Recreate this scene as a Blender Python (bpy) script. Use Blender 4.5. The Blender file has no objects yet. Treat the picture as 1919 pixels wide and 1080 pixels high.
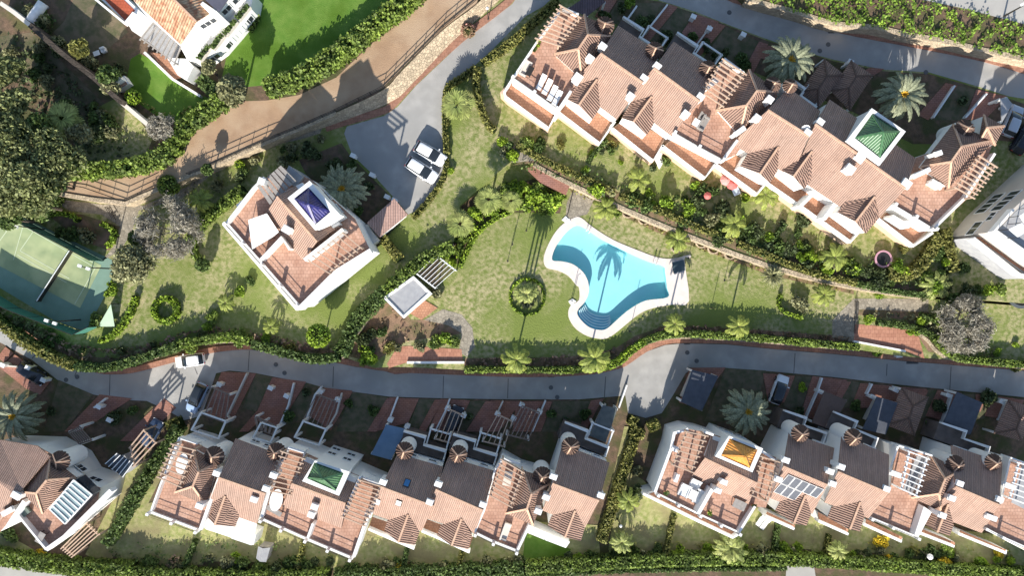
import bpy, math, random
import numpy as np
from mathutils import Vector
from mathutils.geometry import tessellate_polygon
S = bpy.context.scene
COL = S.collection
rnd = random.Random(5)
RG = np.random.default_rng(11)
# ---------------------------------------------------------------- camera, sky, sun, exposure
HC, FP = 96.0, 1344.0          # drone height in metres, focal length in photo pixels
cam = bpy.data.cameras.new('camera'); co = bpy.data.objects.new('camera', cam); COL.objects.link(co)
co.location = (0, 0, HC); cam.lens = FP / 1919 * 36; cam.clip_end = 3000; S.camera = co
SUN_EL, SH_AZ = 28.0, 13.0     # elevation; shadows fall this many degrees clockwise of +Y
w = bpy.data.worlds.new('World'); S.world = w; w.use_nodes = True
nt = w.node_tree; bg = nt.nodes['Background']; sk = nt.nodes.new('ShaderNodeTexSky')
sk.sky_type = 'NISHITA'; sk.sun_disc = False; sk.sun_elevation = math.radians(SUN_EL)
sk.sun_rotation = math.radians(180 + SH_AZ); sk.air_density = 1.0; sk.dust_density = 0.6
nt.links.new(sk.outputs[0], bg.inputs[0]); bg.inputs[1].default_value = 0.118
sl = bpy.data.lights.new('sun', 'SUN'); sl.energy = 5.0; sl.angle = math.radians(0.5); sl.color = (1, .95, .87)
so = bpy.data.objects.new('sun', sl); COL.objects.link(so)
a = math.radians(SH_AZ); e = math.radians(SUN_EL)
SD = Vector((math.sin(a) * math.cos(e), math.cos(a) * math.cos(e), -math.sin(e)))
so.rotation_euler = SD.to_track_quat('-Z', 'Y').to_euler(); so.location = (-20, -80, 60)
S.view_settings.view_transform = 'Standard'; S.view_settings.look = 'None'; S.view_settings.gamma = 1
S.view_settings.exposure = 0.80
S.render.resolution_x = 1024; S.render.resolution_y = 577
# ---------------------------------------------------------------- coordinates
ZR, ZM, ZU, ZT, ZN = 0.0, 1.5, 3.0, 5.0, 5.0   # lower road, pool terrace, upper terrace, estate terrace, north bank
REG = {c: ((i % 4) * 480 if True else 0, (i // 4) * 270) for i, c in enumerate('abcdefghijklmnop')}
def pts(s):
    """'m 10,20 30,40 @ 5,6' -> list of survey positions; letters pick a survey sheet, @ is the full sheet."""
    out = []; r = '@'
    for t in s.split():
        if ',' in t:
            x, y = (float(v) for v in t.split(','))
            out.append((x, y) if r == '@' else (REG[r][0] + x / 4, REG[r][1] + y / 4))
        else: r = t
    return out
def P(p, z):
    k = (HC - z) / FP
    return Vector(((p[0] - 959.5) * k, -(p[1] - 540) * k, z))
def hit(pl, p):
    """where the sight line of survey position p meets the plane through three points"""
    n = (pl[1] - pl[0]).cross(pl[2] - pl[0]); o = Vector((0, 0, HC)); d = P(p, 0) - o
    return o + d * ((pl[0] - o).dot(n) / d.dot(n))
def inside(p, poly):
    x, y = p; c = False; n = len(poly)
    for i in range(n):
        x1, y1 = poly[i]; x2, y2 = poly[i - 1]
        if (y1 > y) != (y2 > y) and x < (x2 - x1) * (y - y1) / (y2 - y1) + x1: c = not c
    return c
# ---------------------------------------------------------------- materials
MATS = {}
def mat(name, c1, c2=None, sc=1.0, rough=.85, bump=0, bsc=None, c3=None, sc3=.12, kind=None, metal=0, per=(.3, .4), island=0, spec=.3, trans=0, lo=.35, hi=.65):
    if name in MATS: return MATS[name]
    m = bpy.data.materials.new(name); m.use_nodes = True; N = m.node_tree.nodes; L = m.node_tree.links
    b = N['Principled BSDF']; b.inputs['Roughness'].default_value = rough; b.inputs['Metallic'].default_value = metal
    b.inputs['Specular IOR Level'].default_value = spec
    def rgb(c): return (*c, 1)
    def mth(op, a_, b_=None):
        n = N.new('ShaderNodeMath'); n.operation = op
        for i, v in enumerate((a_, b_)):
            if v is None: continue
            if isinstance(v, (int, float)): n.inputs[i].default_value = v
            else: L.new(v, n.inputs[i])
        return n.outputs[0]
    geo = N.new('ShaderNodeNewGeometry'); pos = geo.outputs['Position']
    def noise(s_, det=4, vec=None):
        n = N.new('ShaderNodeTexNoise'); n.inputs['Scale'].default_value = s_; n.inputs['Detail'].default_value = det
        L.new(vec or pos, n.inputs['Vector']); return n.outputs['Fac']
    def ramp(f, l_, h_):
        n = N.new('ShaderNodeMapRange'); n.inputs['From Min'].default_value = l_; n.inputs['From Max'].default_value = h_
        L.new(f, n.inputs['Value']); return n.outputs[0]
    def mix(f, A, B, mode='MIX'):
        n = N.new('ShaderNodeMix'); n.data_type = 'RGBA'; n.blend_type = mode
        if isinstance(f, (int, float)): n.inputs[0].default_value = f
        else: L.new(f, n.inputs[0])
        for i, v in ((6, A), (7, B)):
            if isinstance(v, tuple): n.inputs[i].default_value = rgb(v)
            else: L.new(v, n.inputs[i])
        return n.outputs[2]
    col = mix(ramp(noise(sc, 8), lo, hi), c1, c2 or tuple(v * .85 for v in c1))
    if c3: col = mix(ramp(noise(sc3, 3), .42, .62), col, c3)
    hgt = None
    if island:
        r = ramp(geo.outputs['Random Per Island'], 0, 1)
        n = N.new('ShaderNodeMix'); n.data_type = 'RGBA'; n.blend_type = 'MULTIPLY'; n.inputs[0].default_value = 1
        cr = N.new('ShaderNodeMapRange'); cr.inputs['To Min'].default_value = 1 - island; cr.inputs['To Max'].default_value = 1 + island; L.new(r, cr.inputs[0])
        cc = N.new('ShaderNodeCombineColor'); [L.new(cr.outputs[0], cc.inputs[i]) for i in range(3)]
        L.new(col, n.inputs[6]); L.new(cc.outputs[0], n.inputs[7]); col = n.outputs[2]
    if kind == 'tile':
        uv = N.new('ShaderNodeUVMap'); sp = N.new('ShaderNodeSeparateXYZ'); L.new(uv.outputs[0], sp.inputs[0])
        u, v = sp.outputs[0], sp.outputs[1]
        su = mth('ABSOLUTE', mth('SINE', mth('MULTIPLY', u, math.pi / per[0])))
        fr = mth('FRACT', mth('MULTIPLY', v, 1 / per[1]))
        hgt = mth('ADD', su, mth('MULTIPLY', fr, .25))
        wn = N.new('ShaderNodeTexWhiteNoise'); wn.noise_dimensions = '2D'; cb = N.new('ShaderNodeCombineXYZ')
        L.new(mth('FLOOR', mth('MULTIPLY', u, 1 / per[0])), cb.inputs[0]); L.new(mth('FLOOR', mth('MULTIPLY', v, .28)), cb.inputs[1]); L.new(cb.outputs[0], wn.inputs['Vector'])
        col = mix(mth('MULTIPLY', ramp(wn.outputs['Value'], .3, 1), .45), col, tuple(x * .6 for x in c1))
        col = mix(mth('MULTIPLY', ramp(su, .38, .0), .75), col, tuple(x * .22 for x in c1))  # groove dirt and groove shade painted into the tile colour
    if kind == 'rib':
        uv = N.new('ShaderNodeUVMap'); sp = N.new('ShaderNodeSeparateXYZ'); L.new(uv.outputs[0], sp.inputs[0])
        hgt = mth('ABSOLUTE', mth('SINE', mth('MULTIPLY', sp.outputs[0], math.pi / per[0])))
    if kind in ('paver', 'stone'):
        if kind == 'paver':
            br = N.new('ShaderNodeTexBrick'); L.new(pos, br.inputs['Vector']); br.inputs['Scale'].default_value = 1
            br.inputs['Brick Width'].default_value = per[0]; br.inputs['Row Height'].default_value = per[1]; br.inputs['Mortar Size'].default_value = .018
            br.inputs['Color1'].default_value = (1, 1, 1, 1); br.inputs['Color2'].default_value = (.84, .8, .78, 1); br.inputs['Mortar'].default_value = (.5, .46, .42, 1)
            col = mix(1.0, col, br.outputs['Color'], 'MULTIPLY')
        else:
            vo = N.new('ShaderNodeTexVoronoi'); vo.feature = 'DISTANCE_TO_EDGE'; vo.inputs['Scale'].default_value = per[0]; L.new(pos, vo.inputs['Vector'])
            vc = N.new('ShaderNodeTexVoronoi'); vc.inputs['Scale'].default_value = per[0]; L.new(pos, vc.inputs['Vector'])
            hs = N.new('ShaderNodeSeparateColor'); L.new(vc.outputs['Color'], hs.inputs[0])
            col = mix(mth('MULTIPLY', hs.outputs[0], .75), col, tuple(x * .5 for x in c1))
            ed = ramp(vo.outputs['Distance'], -.05, .07); col = mix(ed, tuple(x * .3 for x in c1), col); hgt = ed
    if kind in ('tile', 'paver'): col = mix(mth('MULTIPLY', ramp(noise(4.5, 5), .56, .72), .5), col, tuple(x * .42 for x in c1))
    if bump or hgt is not None:
        bp = N.new('ShaderNodeBump'); bp.inputs['Distance'].default_value = bump or .06; bp.inputs['Strength'].default_value = 1
        L.new(hgt if hgt is not None else noise(bsc or sc * 3, 6), bp.inputs['Height']); L.new(bp.outputs[0], b.inputs['Normal'])
    L.new(col, b.inputs['Base Color'])
    if trans:
        t = N.new('ShaderNodeBsdfTranslucent'); L.new(col, t.inputs[0]); x = N.new('ShaderNodeMixShader'); x.inputs[0].default_value = trans
        L.new(b.outputs[0], x.inputs[1]); L.new(t.outputs[0], x.inputs[2]); L.new(x.outputs[0], N['Material Output'].inputs[0])
    MATS[name] = m; return m
def leafm(name, c, d, isl=.55, tr=.25):
    c, d = ((x[0] * 1.55, x[1] * 1.4, x[2] * 1.5 + .008) for x in (c, d)); return mat(name, c, d, .5, .6, island=isl, spec=.3, trans=tr)
WHITE = mat('white_render', (.80, .79, .76), (.74, .73, .70), .6, .9)
CREAM = mat('cream_render', (.66, .60, .52), (.60, .55, .48), .6, .9)
GREYW = mat('grey_slab', (.36, .36, .36), (.30, .30, .31), 1.5, .95, .01, 20)
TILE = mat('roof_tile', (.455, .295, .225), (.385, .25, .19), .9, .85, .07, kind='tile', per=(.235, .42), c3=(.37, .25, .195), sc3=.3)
TILED = mat('roof_tile_shade_dark', (.335, .21, .16), (.27, .175, .135), .8, .85, .12, kind='tile', per=(.275, .42))  # darker tile copy, shade of sun raking the grooves put into its colour
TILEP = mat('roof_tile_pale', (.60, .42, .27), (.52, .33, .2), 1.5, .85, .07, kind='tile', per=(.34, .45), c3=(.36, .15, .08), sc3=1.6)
RIDGE = mat('ridge_tile', (.62, .42, .29), (.5, .3, .2), 4, .85)
DECK = mat('terracotta_paving', (.58, .36, .265), (.51, .305, .215), 1.2, .8, kind='paver', per=(.42, .42), c3=(.47, .27, .19), sc3=.5)
DECKO = mat('orange_paving', (.48, .25, .155), (.42, .215, .13), 1.2, .8, kind='paver', per=(.35, .35))
PEACH = mat('ochre_render', (.62, .43, .31), (.56, .38, .27), .8, .9)
BRICK = mat('brick_paving', (.40, .20, .15), (.32, .165, .13), 1.0, .85, kind='paver', per=(.5, .25), c3=(.36, .17, .115), sc3=.4)
KERB = mat('kerb_paving', (.40, .21, .14), (.32, .17, .12), 1.0, .85, kind='paver', per=(.5, .5))
ROAD = mat('concrete_road', (.40, .385, .36), (.325, .315, .295), .7, .9, .012, 14, c3=(.315, .305, .285), sc3=.22)
ROADP = mat('pale_road', (.42, .40, .36), (.37, .35, .32), .5, .9)
LAWN = mat('lawn_grass', (.165, .20, .055), (.41, .36, .20), 2.2, .95, .08, 7, c3=(.175, .215, .055), sc3=.11, spec=.1, lo=.36, hi=.66)
LAWNY = mat('dry_lawn_grass', (.39, .36, .175), (.23, .26, .08), 1.8, .95, .05, 9, c3=(.25, .22, .11), sc3=.35, spec=.1)
LAWNG = mat('lush_lawn_grass', (.10, .195, .03), (.145, .235, .045), .8, .95, .05, 9, c3=(.085, .16, .02), sc3=.25, spec=.1)
LAWND = mat('shade_dark_grass', (.09, .095, .05), (.17, .135, .09), 1.1, .95, .05, 8, spec=.1)  # darker brown-green lawn copy, shade of yards and trees put into its colour
SOIL = mat('garden_soil', (.19, .125, .085), (.11, .08, .055), 1.6, .95, .06, 6, c3=(.09, .09, .04), sc3=.5, spec=.1)
DIRT = mat('dirt_track', (.40, .265, .165), (.33, .215, .135), .5, .95, .03, 7, c3=(.43, .305, .20), sc3=.3, spec=.1)
STONE = mat('pale_rubble_stone', (.60, .48, .33), (.50, .40, .28), 1.2, .9, .08, kind='stone', per=(2.6,))
PATH = mat('stone_paving', (.40, .35, .27), (.33, .29, .225), 1.5, .9, .03, kind='stone', per=(2.4,))
GLASS = mat('window_glass', (.025, .03, .04), (.04, .05, .06), 1, .08, spec=.6)
METAL = mat('dark_metal', (.05, .045, .04), None, 2, .5, metal=.4)
WOOD = mat('pale_timber', (.50, .36, .26), (.42, .30, .22), 3, .8)
WOODG = mat('grey_timber', (.34, .31, .28), (.26, .24, .22), 3, .85)
BROWN = mat('brown_timber', (.13, .085, .06), (.1, .07, .05), 3, .85)
PLAST = mat('white_plastic', (.82, .82, .80), None, 2, .45)
BARK = mat('bark', (.14, .11, .085), (.09, .07, .05), 4, .95, .03)
HEDGE = leafm('hedge_leaf', (.085, .135, .028), (.055, .095, .02))
HEDGEB = leafm('bright_hedge_leaf', (.15, .225, .03), (.085, .13, .025))
HEDGEO = leafm('olive_hedge_leaf', (.17, .18, .04), (.12, .135, .03))
LIME = leafm('lime_leaf', (.20, .30, .02), (.13, .22, .02))
YELL = leafm('yellow_leaf', (.48, .38, .02), (.36, .32, .02))
TREEL = leafm('broad_tree_leaf', (.16, .19, .065), (.11, .14, .045))
REDSOIL = mat('red_garden_soil', (.30, .19, .125), (.20, .135, .09), 1.8, .95, .06, 6, c3=(.14, .12, .06), sc3=.6, spec=.1)
DARKL = leafm('dark_tree_leaf', (.075, .105, .032), (.045, .068, .022))
OLIVE = leafm('olive_leaf', (.20, .22, .10), (.14, .155, .065))
GREYL = leafm('grey_twig', (.27, .275, .20), (.20, .205, .15), .35, .4)
DRY = leafm('dry_leaf', (.20, .13, .085), (.13, .11, .055), .5, .1)
PALM = leafm('date_palm_leaf', (.185, .215, .12), (.13, .16, .09), .35, .2)
PALMY = leafm('young_palm_leaf', (.21, .26, .045), (.15, .20, .035), .35, .3)
PALMF = leafm('fan_palm_leaf', (.23, .27, .075), (.15, .20, .045), .5, .25)
FRUIT = mat('palm_fruit_stalk', (.6, .36, .03), (.5, .28, .02), 4, .7)
TRUNKP = mat('palm_trunk', (.17, .12, .08), (.12, .085, .06), 5, .95, .05)
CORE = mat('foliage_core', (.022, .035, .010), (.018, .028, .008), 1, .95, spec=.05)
# ---------------------------------------------------------------- object helpers
def link(o, parent=None, **pr):
    COL.objects.link(o)
    if parent is not None: o.parent = parent
    for k, v in pr.items():
        if v: o[k] = v
    return o
def origin(o):
    v = Vector((0, 0, 0))
    while o is not None: v += o.location; o = o.parent
    return v
def tag(o, label=None, cat=None, group=None, kind=None):
    for k, v in (('label', label), ('category', cat), ('group', group), ('kind', kind)):
        if v: o[k] = v
    return o
def empty(name, loc, label, cat, group=None):
    o = bpy.data.objects.new(name, None); o.location = loc; o.empty_display_size = .3
    return tag(link(o), label, cat, group)
def ob(name, verts, faces, m, parent=None, smooth=False, uv=False, base=None, **pr):
    """one mesh object from world-space vertices; uv=True lays metres along and down each face"""
    O = origin(parent) if parent is not None else Vector((0, 0, 0))
    if parent is None and base is None and verts:
        n = len(verts); base = Vector((sum(v[0] for v in verts) / n, sum(v[1] for v in verts) / n, min(v[2] for v in verts)))
    if parent is None: O = base if base is not None else O
    me = bpy.data.meshes.new(name); me.from_pydata([tuple(Vector(v) - O) for v in verts], [], faces)
    me.materials.append(m); o = bpy.data.objects.new(name, me)
    if parent is None: o.location = O
    if smooth: me.polygons.foreach_set('use_smooth', [True] * len(me.polygons))
    if uv:
        ul = me.uv_layers.new(name='UVMap').data
        for pf in me.polygons:
            n = pf.normal; t = n.cross(Vector((0, 0, 1)))
            t = t.normalized() if t.length > .05 else Vector((1, 0, 0)); dn = n.cross(t).normalized()
            for li, vi in zip(pf.loop_indices, pf.vertices):
                c = me.vertices[vi].co; ul[li].uv = (c.dot(t), c.dot(dn))
    me.update(); return link(o, parent, **pr)
class MB:
    """gathers boxes, prisms, tubes of ONE part"""
    def __init__(s): s.v = []; s.f = []
    def add(s, v, f): k = len(s.v); s.v += [Vector(x) for x in v]; s.f += [tuple(i + k for i in q) for q in f]; return s
    def prism(s, top, z0, zt=None):
        n = len(top); t = [Vector(p) for p in top]
        if zt is not None: t = [Vector((p.x, p.y, zt)) for p in t]
        if sum(t[i - 1].x * t[i].y - t[i].x * t[i - 1].y for i in range(n)) < 0: t.reverse()
        b_ = [Vector((p.x, p.y, z0)) for p in t]
        return s.add(t + b_, [tuple(range(n)), tuple(range(2 * n - 1, n - 1, -1))] + [(i, n + i, n + (i + 1) % n, (i + 1) % n) for i in range(n)])
    def slab(s, top, th=.15):
        t = [Vector(p) for p in top]; n = len(t)
        if sum(t[i - 1].x * t[i].y - t[i].x * t[i - 1].y for i in range(n)) < 0: t.reverse()
        b_ = [p - Vector((0, 0, th)) for p in t]
        return s.add(t + b_, [tuple(range(n)), tuple(range(2 * n - 1, n - 1, -1))] + [(i, n + i, n + (i + 1) % n, (i + 1) % n) for i in range(n)])
    def box(s, c, sx, sy, z0, z1, ang=0):
        ca, sa = math.cos(ang), math.sin(ang)
        return s.prism([Vector((c[0] + x * ca - y * sa, c[1] + x * sa + y * ca, z1)) for x, y in ((-sx / 2, -sy / 2), (sx / 2, -sy / 2), (sx / 2, sy / 2), (-sx / 2, sy / 2))], z0)
    def bar(s, a_, b_, w_, h_=None):
        a_, b_ = Vector(a_), Vector(b_); d = (b_ - a_); h_ = h_ or w_
        if d.length < 1e-4: return s
        d.normalize(); up = Vector((0, 0, 1)) if abs(d.z) < .95 else Vector((1, 0, 0)); r = d.cross(up).normalized(); u = r.cross(d)
        q = [(-1, -1), (1, -1), (1, 1), (-1, 1)]; v = [p + r * x * w_ / 2 + u * y * h_ / 2 for p in (a_, b_) for x, y in q]
        return s.add(v, [(3, 2, 1, 0), (4, 5, 6, 7)] + [(i, (i + 1) % 4, 4 + (i + 1) % 4, 4 + i) for i in range(4)])
    def rev(s, c, prof, n=20, close=True):
        v = []; f = []
        for r, z in prof: v += [Vector((c[0] + r * math.cos(2 * math.pi * i / n), c[1] + r * math.sin(2 * math.pi * i / n), c[2] + z)) for i in range(n)]
        for j in range(len(prof) - 1): f += [(j * n + i, j * n + (i + 1) % n, (j + 1) * n + (i + 1) % n, (j + 1) * n + i) for i in range(n)]
        if close: f += [tuple(range(n - 1, -1, -1)), tuple((len(prof) - 1) * n + i for i in range(n))]
        return s.add(v, f)
    def tube(s, path, rad, n=7):
        k = len(path); v = []
        for i, p in enumerate(path):
            p = Vector(p); d = (Vector(path[min(i + 1, k - 1)]) - Vector(path[max(i - 1, 0)])).normalized()
            u = d.cross(Vector((.3, .9, .1))).normalized(); w_ = d.cross(u); r = rad[i] if hasattr(rad, '__len__') else rad
            v += [p + (u * math.cos(2 * math.pi * j / n) + w_ * math.sin(2 * math.pi * j / n)) * r for j in range(n)]
        f = [(i * n + j, i * n + (j + 1) % n, (i + 1) * n + (j + 1) % n, (i + 1) * n + j) for i in range(k - 1) for j in range(n)]
        return s.add(v, f + [tuple(range(n - 1, -1, -1)), tuple((k - 1) * n + i for i in range(n))])
    def out(s, name, m, parent=None, **k): return ob(name, s.v, s.f, m, parent, **k)
def quads(name, C, U, V, m, parent=None, base=None, data_only=False):
    """a mesh of many separate small leaf faces (numpy arrays n x 3)"""
    C, U, V = (np.asarray(x, np.float32) for x in (C, U, V)); n = len(C); O = np.array(base if base is not None else (0, 0, 0), np.float32)
    if parent is not None: O = np.array(origin(parent), np.float32)
    co_ = np.stack([C - U - V, C + U - V * .6, C + U * .6 + V, C - U * .8 + V * .8], 1).reshape(-1, 3) - O
    me = bpy.data.meshes.new(name); me.vertices.add(4 * n); me.vertices.foreach_set('co', co_.ravel().astype(np.float32))
    me.loops.add(4 * n); me.loops.foreach_set('vertex_index', np.arange(4 * n, dtype=np.int32))
    me.polygons.add(n); me.polygons.foreach_set('loop_start', np.arange(0, 4 * n, 4, dtype=np.int32)); me.polygons.foreach_set('loop_total', np.full(n, 4, np.int32))
    me.materials.append(m); me.update(calc_edges=True); me.validate()
    if data_only: return me
    o = bpy.data.objects.new(name, me)
    if parent is None: o.location = O.tolist()
    return link(o, parent)
def rand_uv(n, size, flat=.5):
    """random leaf axes; flat near 1 keeps leaves facing up"""
    nrm = RG.normal(size=(n, 3)) * (1 - flat) + np.array([0, 0, flat]); nrm /= np.linalg.norm(nrm, axis=1)[:, None]
    t = np.cross(nrm, RG.normal(size=(n, 3))); t /= np.linalg.norm(t, axis=1)[:, None] + 1e-9; b_ = np.cross(nrm, t)
    s_ = size * RG.uniform(.6, 1.3, (n, 1)); return t * s_, b_ * s_ * .7
def sheet(name, poly, z, m, kind='structure', holes=(), label=None, skirt=None, parent=None, **k):
    """a ground sheet from survey positions, optional skirt down to a lower level"""
    loops = [[P(p, z) for p in poly]] + [[P(p, z) for p in h] for h in holes]
    flat = [v for l in loops for v in l]; tr = [tuple(t) for t in tessellate_polygon(loops)]
    tr = [t if (flat[t[1]] - flat[t[0]]).cross(flat[t[2]] - flat[t[0]]).z > 0 else t[::-1] for t in tr]
    v = list(flat)
    if skirt is not None:
        n = len(loops[0]); k0 = len(v); v += [Vector((p.x, p.y, skirt)) for p in loops[0]]
        cw = sum(loops[0][i - 1].x * loops[0][i].y - loops[0][i].x * loops[0][i - 1].y for i in range(n)) < 0
        for i in range(n):
            j = (i + 1) % n; q = (i, k0 + i, k0 + j, j); tr.append(q[::-1] if cw else q)
    return tag(ob(name, v, tr, m, parent, **k), label, None, None, kind)
def smooth_line(p, closed=False, n=6):
    out = []; k = len(p); rng = range(k if closed else k - 1)
    for i in rng:
        p0, p1, p2, p3 = (p[(i - 1) % k] if closed or i > 0 else p[i]), p[i], p[(i + 1) % k], (p[(i + 2) % k] if closed or i + 2 < k else p[(i + 1) % k])
        for j in range(n):
            t = j / n; out.append(tuple(.5 * (2 * p1[c] + (p2[c] - p0[c]) * t + (2 * p0[c] - 5 * p1[c] + 4 * p2[c] - p3[c]) * t * t + (3 * p1[c] - p0[c] - 3 * p2[c] + p3[c]) * t ** 3) for c in (0, 1)))
    if not closed: out.append(tuple(p[-1]))
    return out
def strip(line, w_):
    """offset polygon round a survey line, w_ in survey units"""
    L_, R_ = [], []; n = len(line)
    for i, p in enumerate(line):
        a_ = line[max(i - 1, 0)]; b_ = line[min(i + 1, n - 1)]; dx, dy = b_[0] - a_[0], b_[1] - a_[1]; l = math.hypot(dx, dy) or 1
        L_.append((p[0] - dy / l * w_ / 2, p[1] + dx / l * w_ / 2)); R_.append((p[0] + dy / l * w_ / 2, p[1] - dx / l * w_ / 2))
    return L_ + R_[::-1], L_, R_
def ribbon(mb, line, z0, z1, th):
    """wall along world points"""
    n = len(line); L_, R_ = [], []
    for i, p in enumerate(line):
        a_, b_ = line[max(i - 1, 0)], line[min(i + 1, n - 1)]; d = Vector((b_.x - a_.x, b_.y - a_.y, 0)).normalized(); q = Vector((-d.y, d.x, 0)) * th / 2
        if 0 < i < n - 1:
            d1 = (p - line[i - 1]); d1.z = 0; c = abs(d1.normalized().dot(d)); q = q / max(c, .6)
        L_.append(p + q); R_.append(p - q)
    v = [Vector((p.x, p.y, z)) for z in (z0, z1) for p in L_ + R_]; m_ = 2 * n; f = []
    for i in range(n - 1):
        f += [(m_ + i, m_ + n + i, m_ + n + i + 1, m_ + i + 1), (i + 1, n + i + 1, n + i, i), (i, m_ + i, m_ + i + 1, i + 1), (n + i + 1, m_ + n + i + 1, m_ + n + i, n + i)]
    f += [(0, n, m_ + n, m_), (n - 1, m_ + n - 1, m_ + 2 * n - 1, 2 * n - 1)]
    mb.add(v, f); return mb
# ---------------------------------------------------------------- terrain
WATER = smooth_line(pts('g 490,610 560,640 680,720 860,810 1020,880 1130,915 1145,960 1160,1075 k 1165,70 1000,95 880,160 790,235 710,305 650,315 570,290 500,220 490,170 540,110 570,50 g 575,1075 560,1010 520,950 450,900 370,880 300,870 315,795 360,720 420,650'), True, 4)
ground = sheet('ground', [(-6000, -4000), (8000, -4000), (8000, 5000), (-6000, 5000)], -.06, SOIL, label='dark garden soil round the houses')
TMID = pts('@ 640,668 660,625 700,570 760,500 850,455 850,375 950,292 1000,300 1060,345 1230,420 1440,500 1600,540 1740,560 1925,575 1925,689 1860,683 1790,676 1690,668 1600,655 1440,641 1300,632 1235,636 1190,655 1165,680 1110,692 870,694 800,690 740,688 700,690')
TUP = pts('@ -20,585 50,622 100,658 150,683 210,688 280,670 350,648 400,641 480,641 560,662 640,668 660,630 700,572 760,502 850,452 862,385 960,300 1000,305 1065,340 1230,415 1440,495 1600,535 1740,555 1940,570 1940,-40 -20,-40')
TTOP = pts('@ -20,400 60,400 95,362 175,375 235,382 282,362 355,330 392,315 495,269 555,245 630,212 717,170 755,132 830,57 895,7 905,-40 -20,-40')
TNOR = pts('@ 1360,-40 1400,-2 1440,8 1500,22 1565,42 1640,48 1700,62 1760,72 1830,88 1940,112 1940,-40')
sheet('pool_terrace_ground', TMID, ZM, LAWN, holes=[WATER], skirt=-.05, label='yellow green lawn round the pool')
sheet('upper_terrace_ground', TUP, ZU, LAWN, skirt=-.05, label='lawns and beds of the upper terrace')
sheet('estate_ground', TTOP, ZT, SOIL, skirt=ZU - .05, label='dark ground of the walled estate')
sheet('north_bank', TNOR, ZN, SOIL, skirt=ZU - .05, label='planted bank above the upper road')
def st(name, s, z, m, label, n=0, closed=True):
    p = pts(s); p = smooth_line(p, closed, n) if n else p; return sheet(name, p, z, m, label=label)
st('dirt_track', '@ 775,-30 905,-30 893,5 828,55 752,130 714,167 628,210 553,243 493,267 390,313 353,328 280,360 235,380 175,373 100,361 108,335 130,328 250,328 300,312 330,285 350,262 400,215 440,190 500,188 560,178 630,145 690,88 740,40', ZT + .01, DIRT, 'bare brown dirt track above the stone wall')
st('estate_lawn', '@ 490,-30 470,40 430,80 415,150 440,165 510,158 590,125 660,75 715,25 740,-30', ZT + .01, LAWNG, 'bright green lawn beside the white villa')
st('estate_back_lawn', '@ 150,-30 120,40 100,60 140,95 190,100 240,60 215,20 190,-30', ZT + .01, LAWND, 'shaded lawn west of the white villa')  # shade painted in through the darker grass
st('estate_garden_lawn', '@ 245,110 262,100 300,120 345,165 395,185 380,200 335,232 300,222 262,195 235,160', ZT + .012, LAWNG, 'green garden lawn below the white villa')
st('estate_orchard_lawn', '@ -20,70 60,60 190,190 230,215 262,240 250,300 150,300 100,180 40,150 -20,160', ZT + .009, LAWND, 'shaded lawn under the trees')  # tree shade painted in through the darker grass
st('estate_sunny_lawn', '@ 175,205 215,185 262,225 285,262 270,300 160,305 140,285 170,245', ZT + .014, LAWN, 'sunny patch of lawn by the garden wall')  # sunlit patch painted in as lighter grass over the dark sheet
RAMP = mat('brick_ramp', (.52, .26, .17), (.44, .21, .14), 1.0, .85, kind='paver', per=(.5, .5))  # lighter copy of the brick, sunlit look put into the colour
# lower road with bays
st('lower_road', '@ -20,590 0,602 40,624 80,645 115,667 150,684 185,698 217,700 250,697 297,685 345,672 390,661 435,656 480,656 540,664 605,675 665,688 730,697 830,702 960,707 1050,706 1110,702 1150,694 1172,685 1210,660 1247,647 1280,644 1360,646 1440,654 1560,664 1690,677 1800,686 1940,697 1940,747 1800,733 1690,722 1560,707 1440,696 1360,690 1300,690 1285,700 1262,740 1240,775 1210,784 1177,775 1172,742 1085,749 960,749 830,747 730,744 605,727 540,712 480,700 430,695 405,700 378,780 345,788 318,772 275,752 225,750 175,740 140,727 107,712 60,675 0,642 -20,632', ZR + .0, ROAD, 'pale concrete lower road')
kb = pts('@ -20,588 0,600 40,622 80,643 115,665 150,682 185,695 217,697 250,694 297,682 345,669 390,658 435,652 480,651 540,659 605,670 665,682 730,692 830,697 960,702 1050,701 1110,697 1150,689 1172,681 1210,655 1247,641 1280,638 1360,640 1440,648 1560,658 1690,671 1800,680 1940,691')
def walk(name, line, w_, z, m, label):
    mb = MB(); ribbon(mb, [P(p, z) for p in smooth_line(line, False, 3)], z - .2, z, w_); return tag(mb.out(name, m), label, None, None, 'structure')
jt = MB()
for l in ('i 320,430 240,530', 'i 825,645 820,805', 'i 595,575 560,660', 'i 1870,470 1860,620', 'j 580,590 575,745', 'j 1405,660 1400,825', 'j 1890,680 1885,830', 'k 700,665 690,830', 'l 890,570 885,660', 'l 200,490 190,650', 'l 1370,590 1360,760', 'i 1460,600 1480,650'): jt.bar(P(pts(l)[0], .012), P(pts(l)[1], .012), .09, .01)
tag(jt.out('road_joints', mat('joint_tar', (.12, .115, .11), None, 3, .9)), 'dark expansion joints of the concrete road', None, None, 'structure')
walk('lower_pavement', kb, .75, ZR + .13, KERB, 'red paved footway along the lower road')
st('parking_court', '@ 1060,-30 1020,10 985,30 920,95 870,140 832,172 828,215 830,280 835,310 820,350 795,388 765,402 745,378 700,328 660,290 645,250 650,237 720,217 745,200 780,160 870,75 960,7 985,-30', ZU + .01, ROAD, 'pale concrete parking court of the upper road')
st('upper_road', '@ 1200,-30 1235,0 1252,5 1305,22 1370,48 1435,72 1500,95 1565,112 1655,130 1740,135 1827,160 1890,180 1940,188 1940,143 1840,112 1690,82 1565,57 1440,20 1370,3 1330,-30', ZU + .012, ROAD, 'pale concrete upper road')
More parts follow.
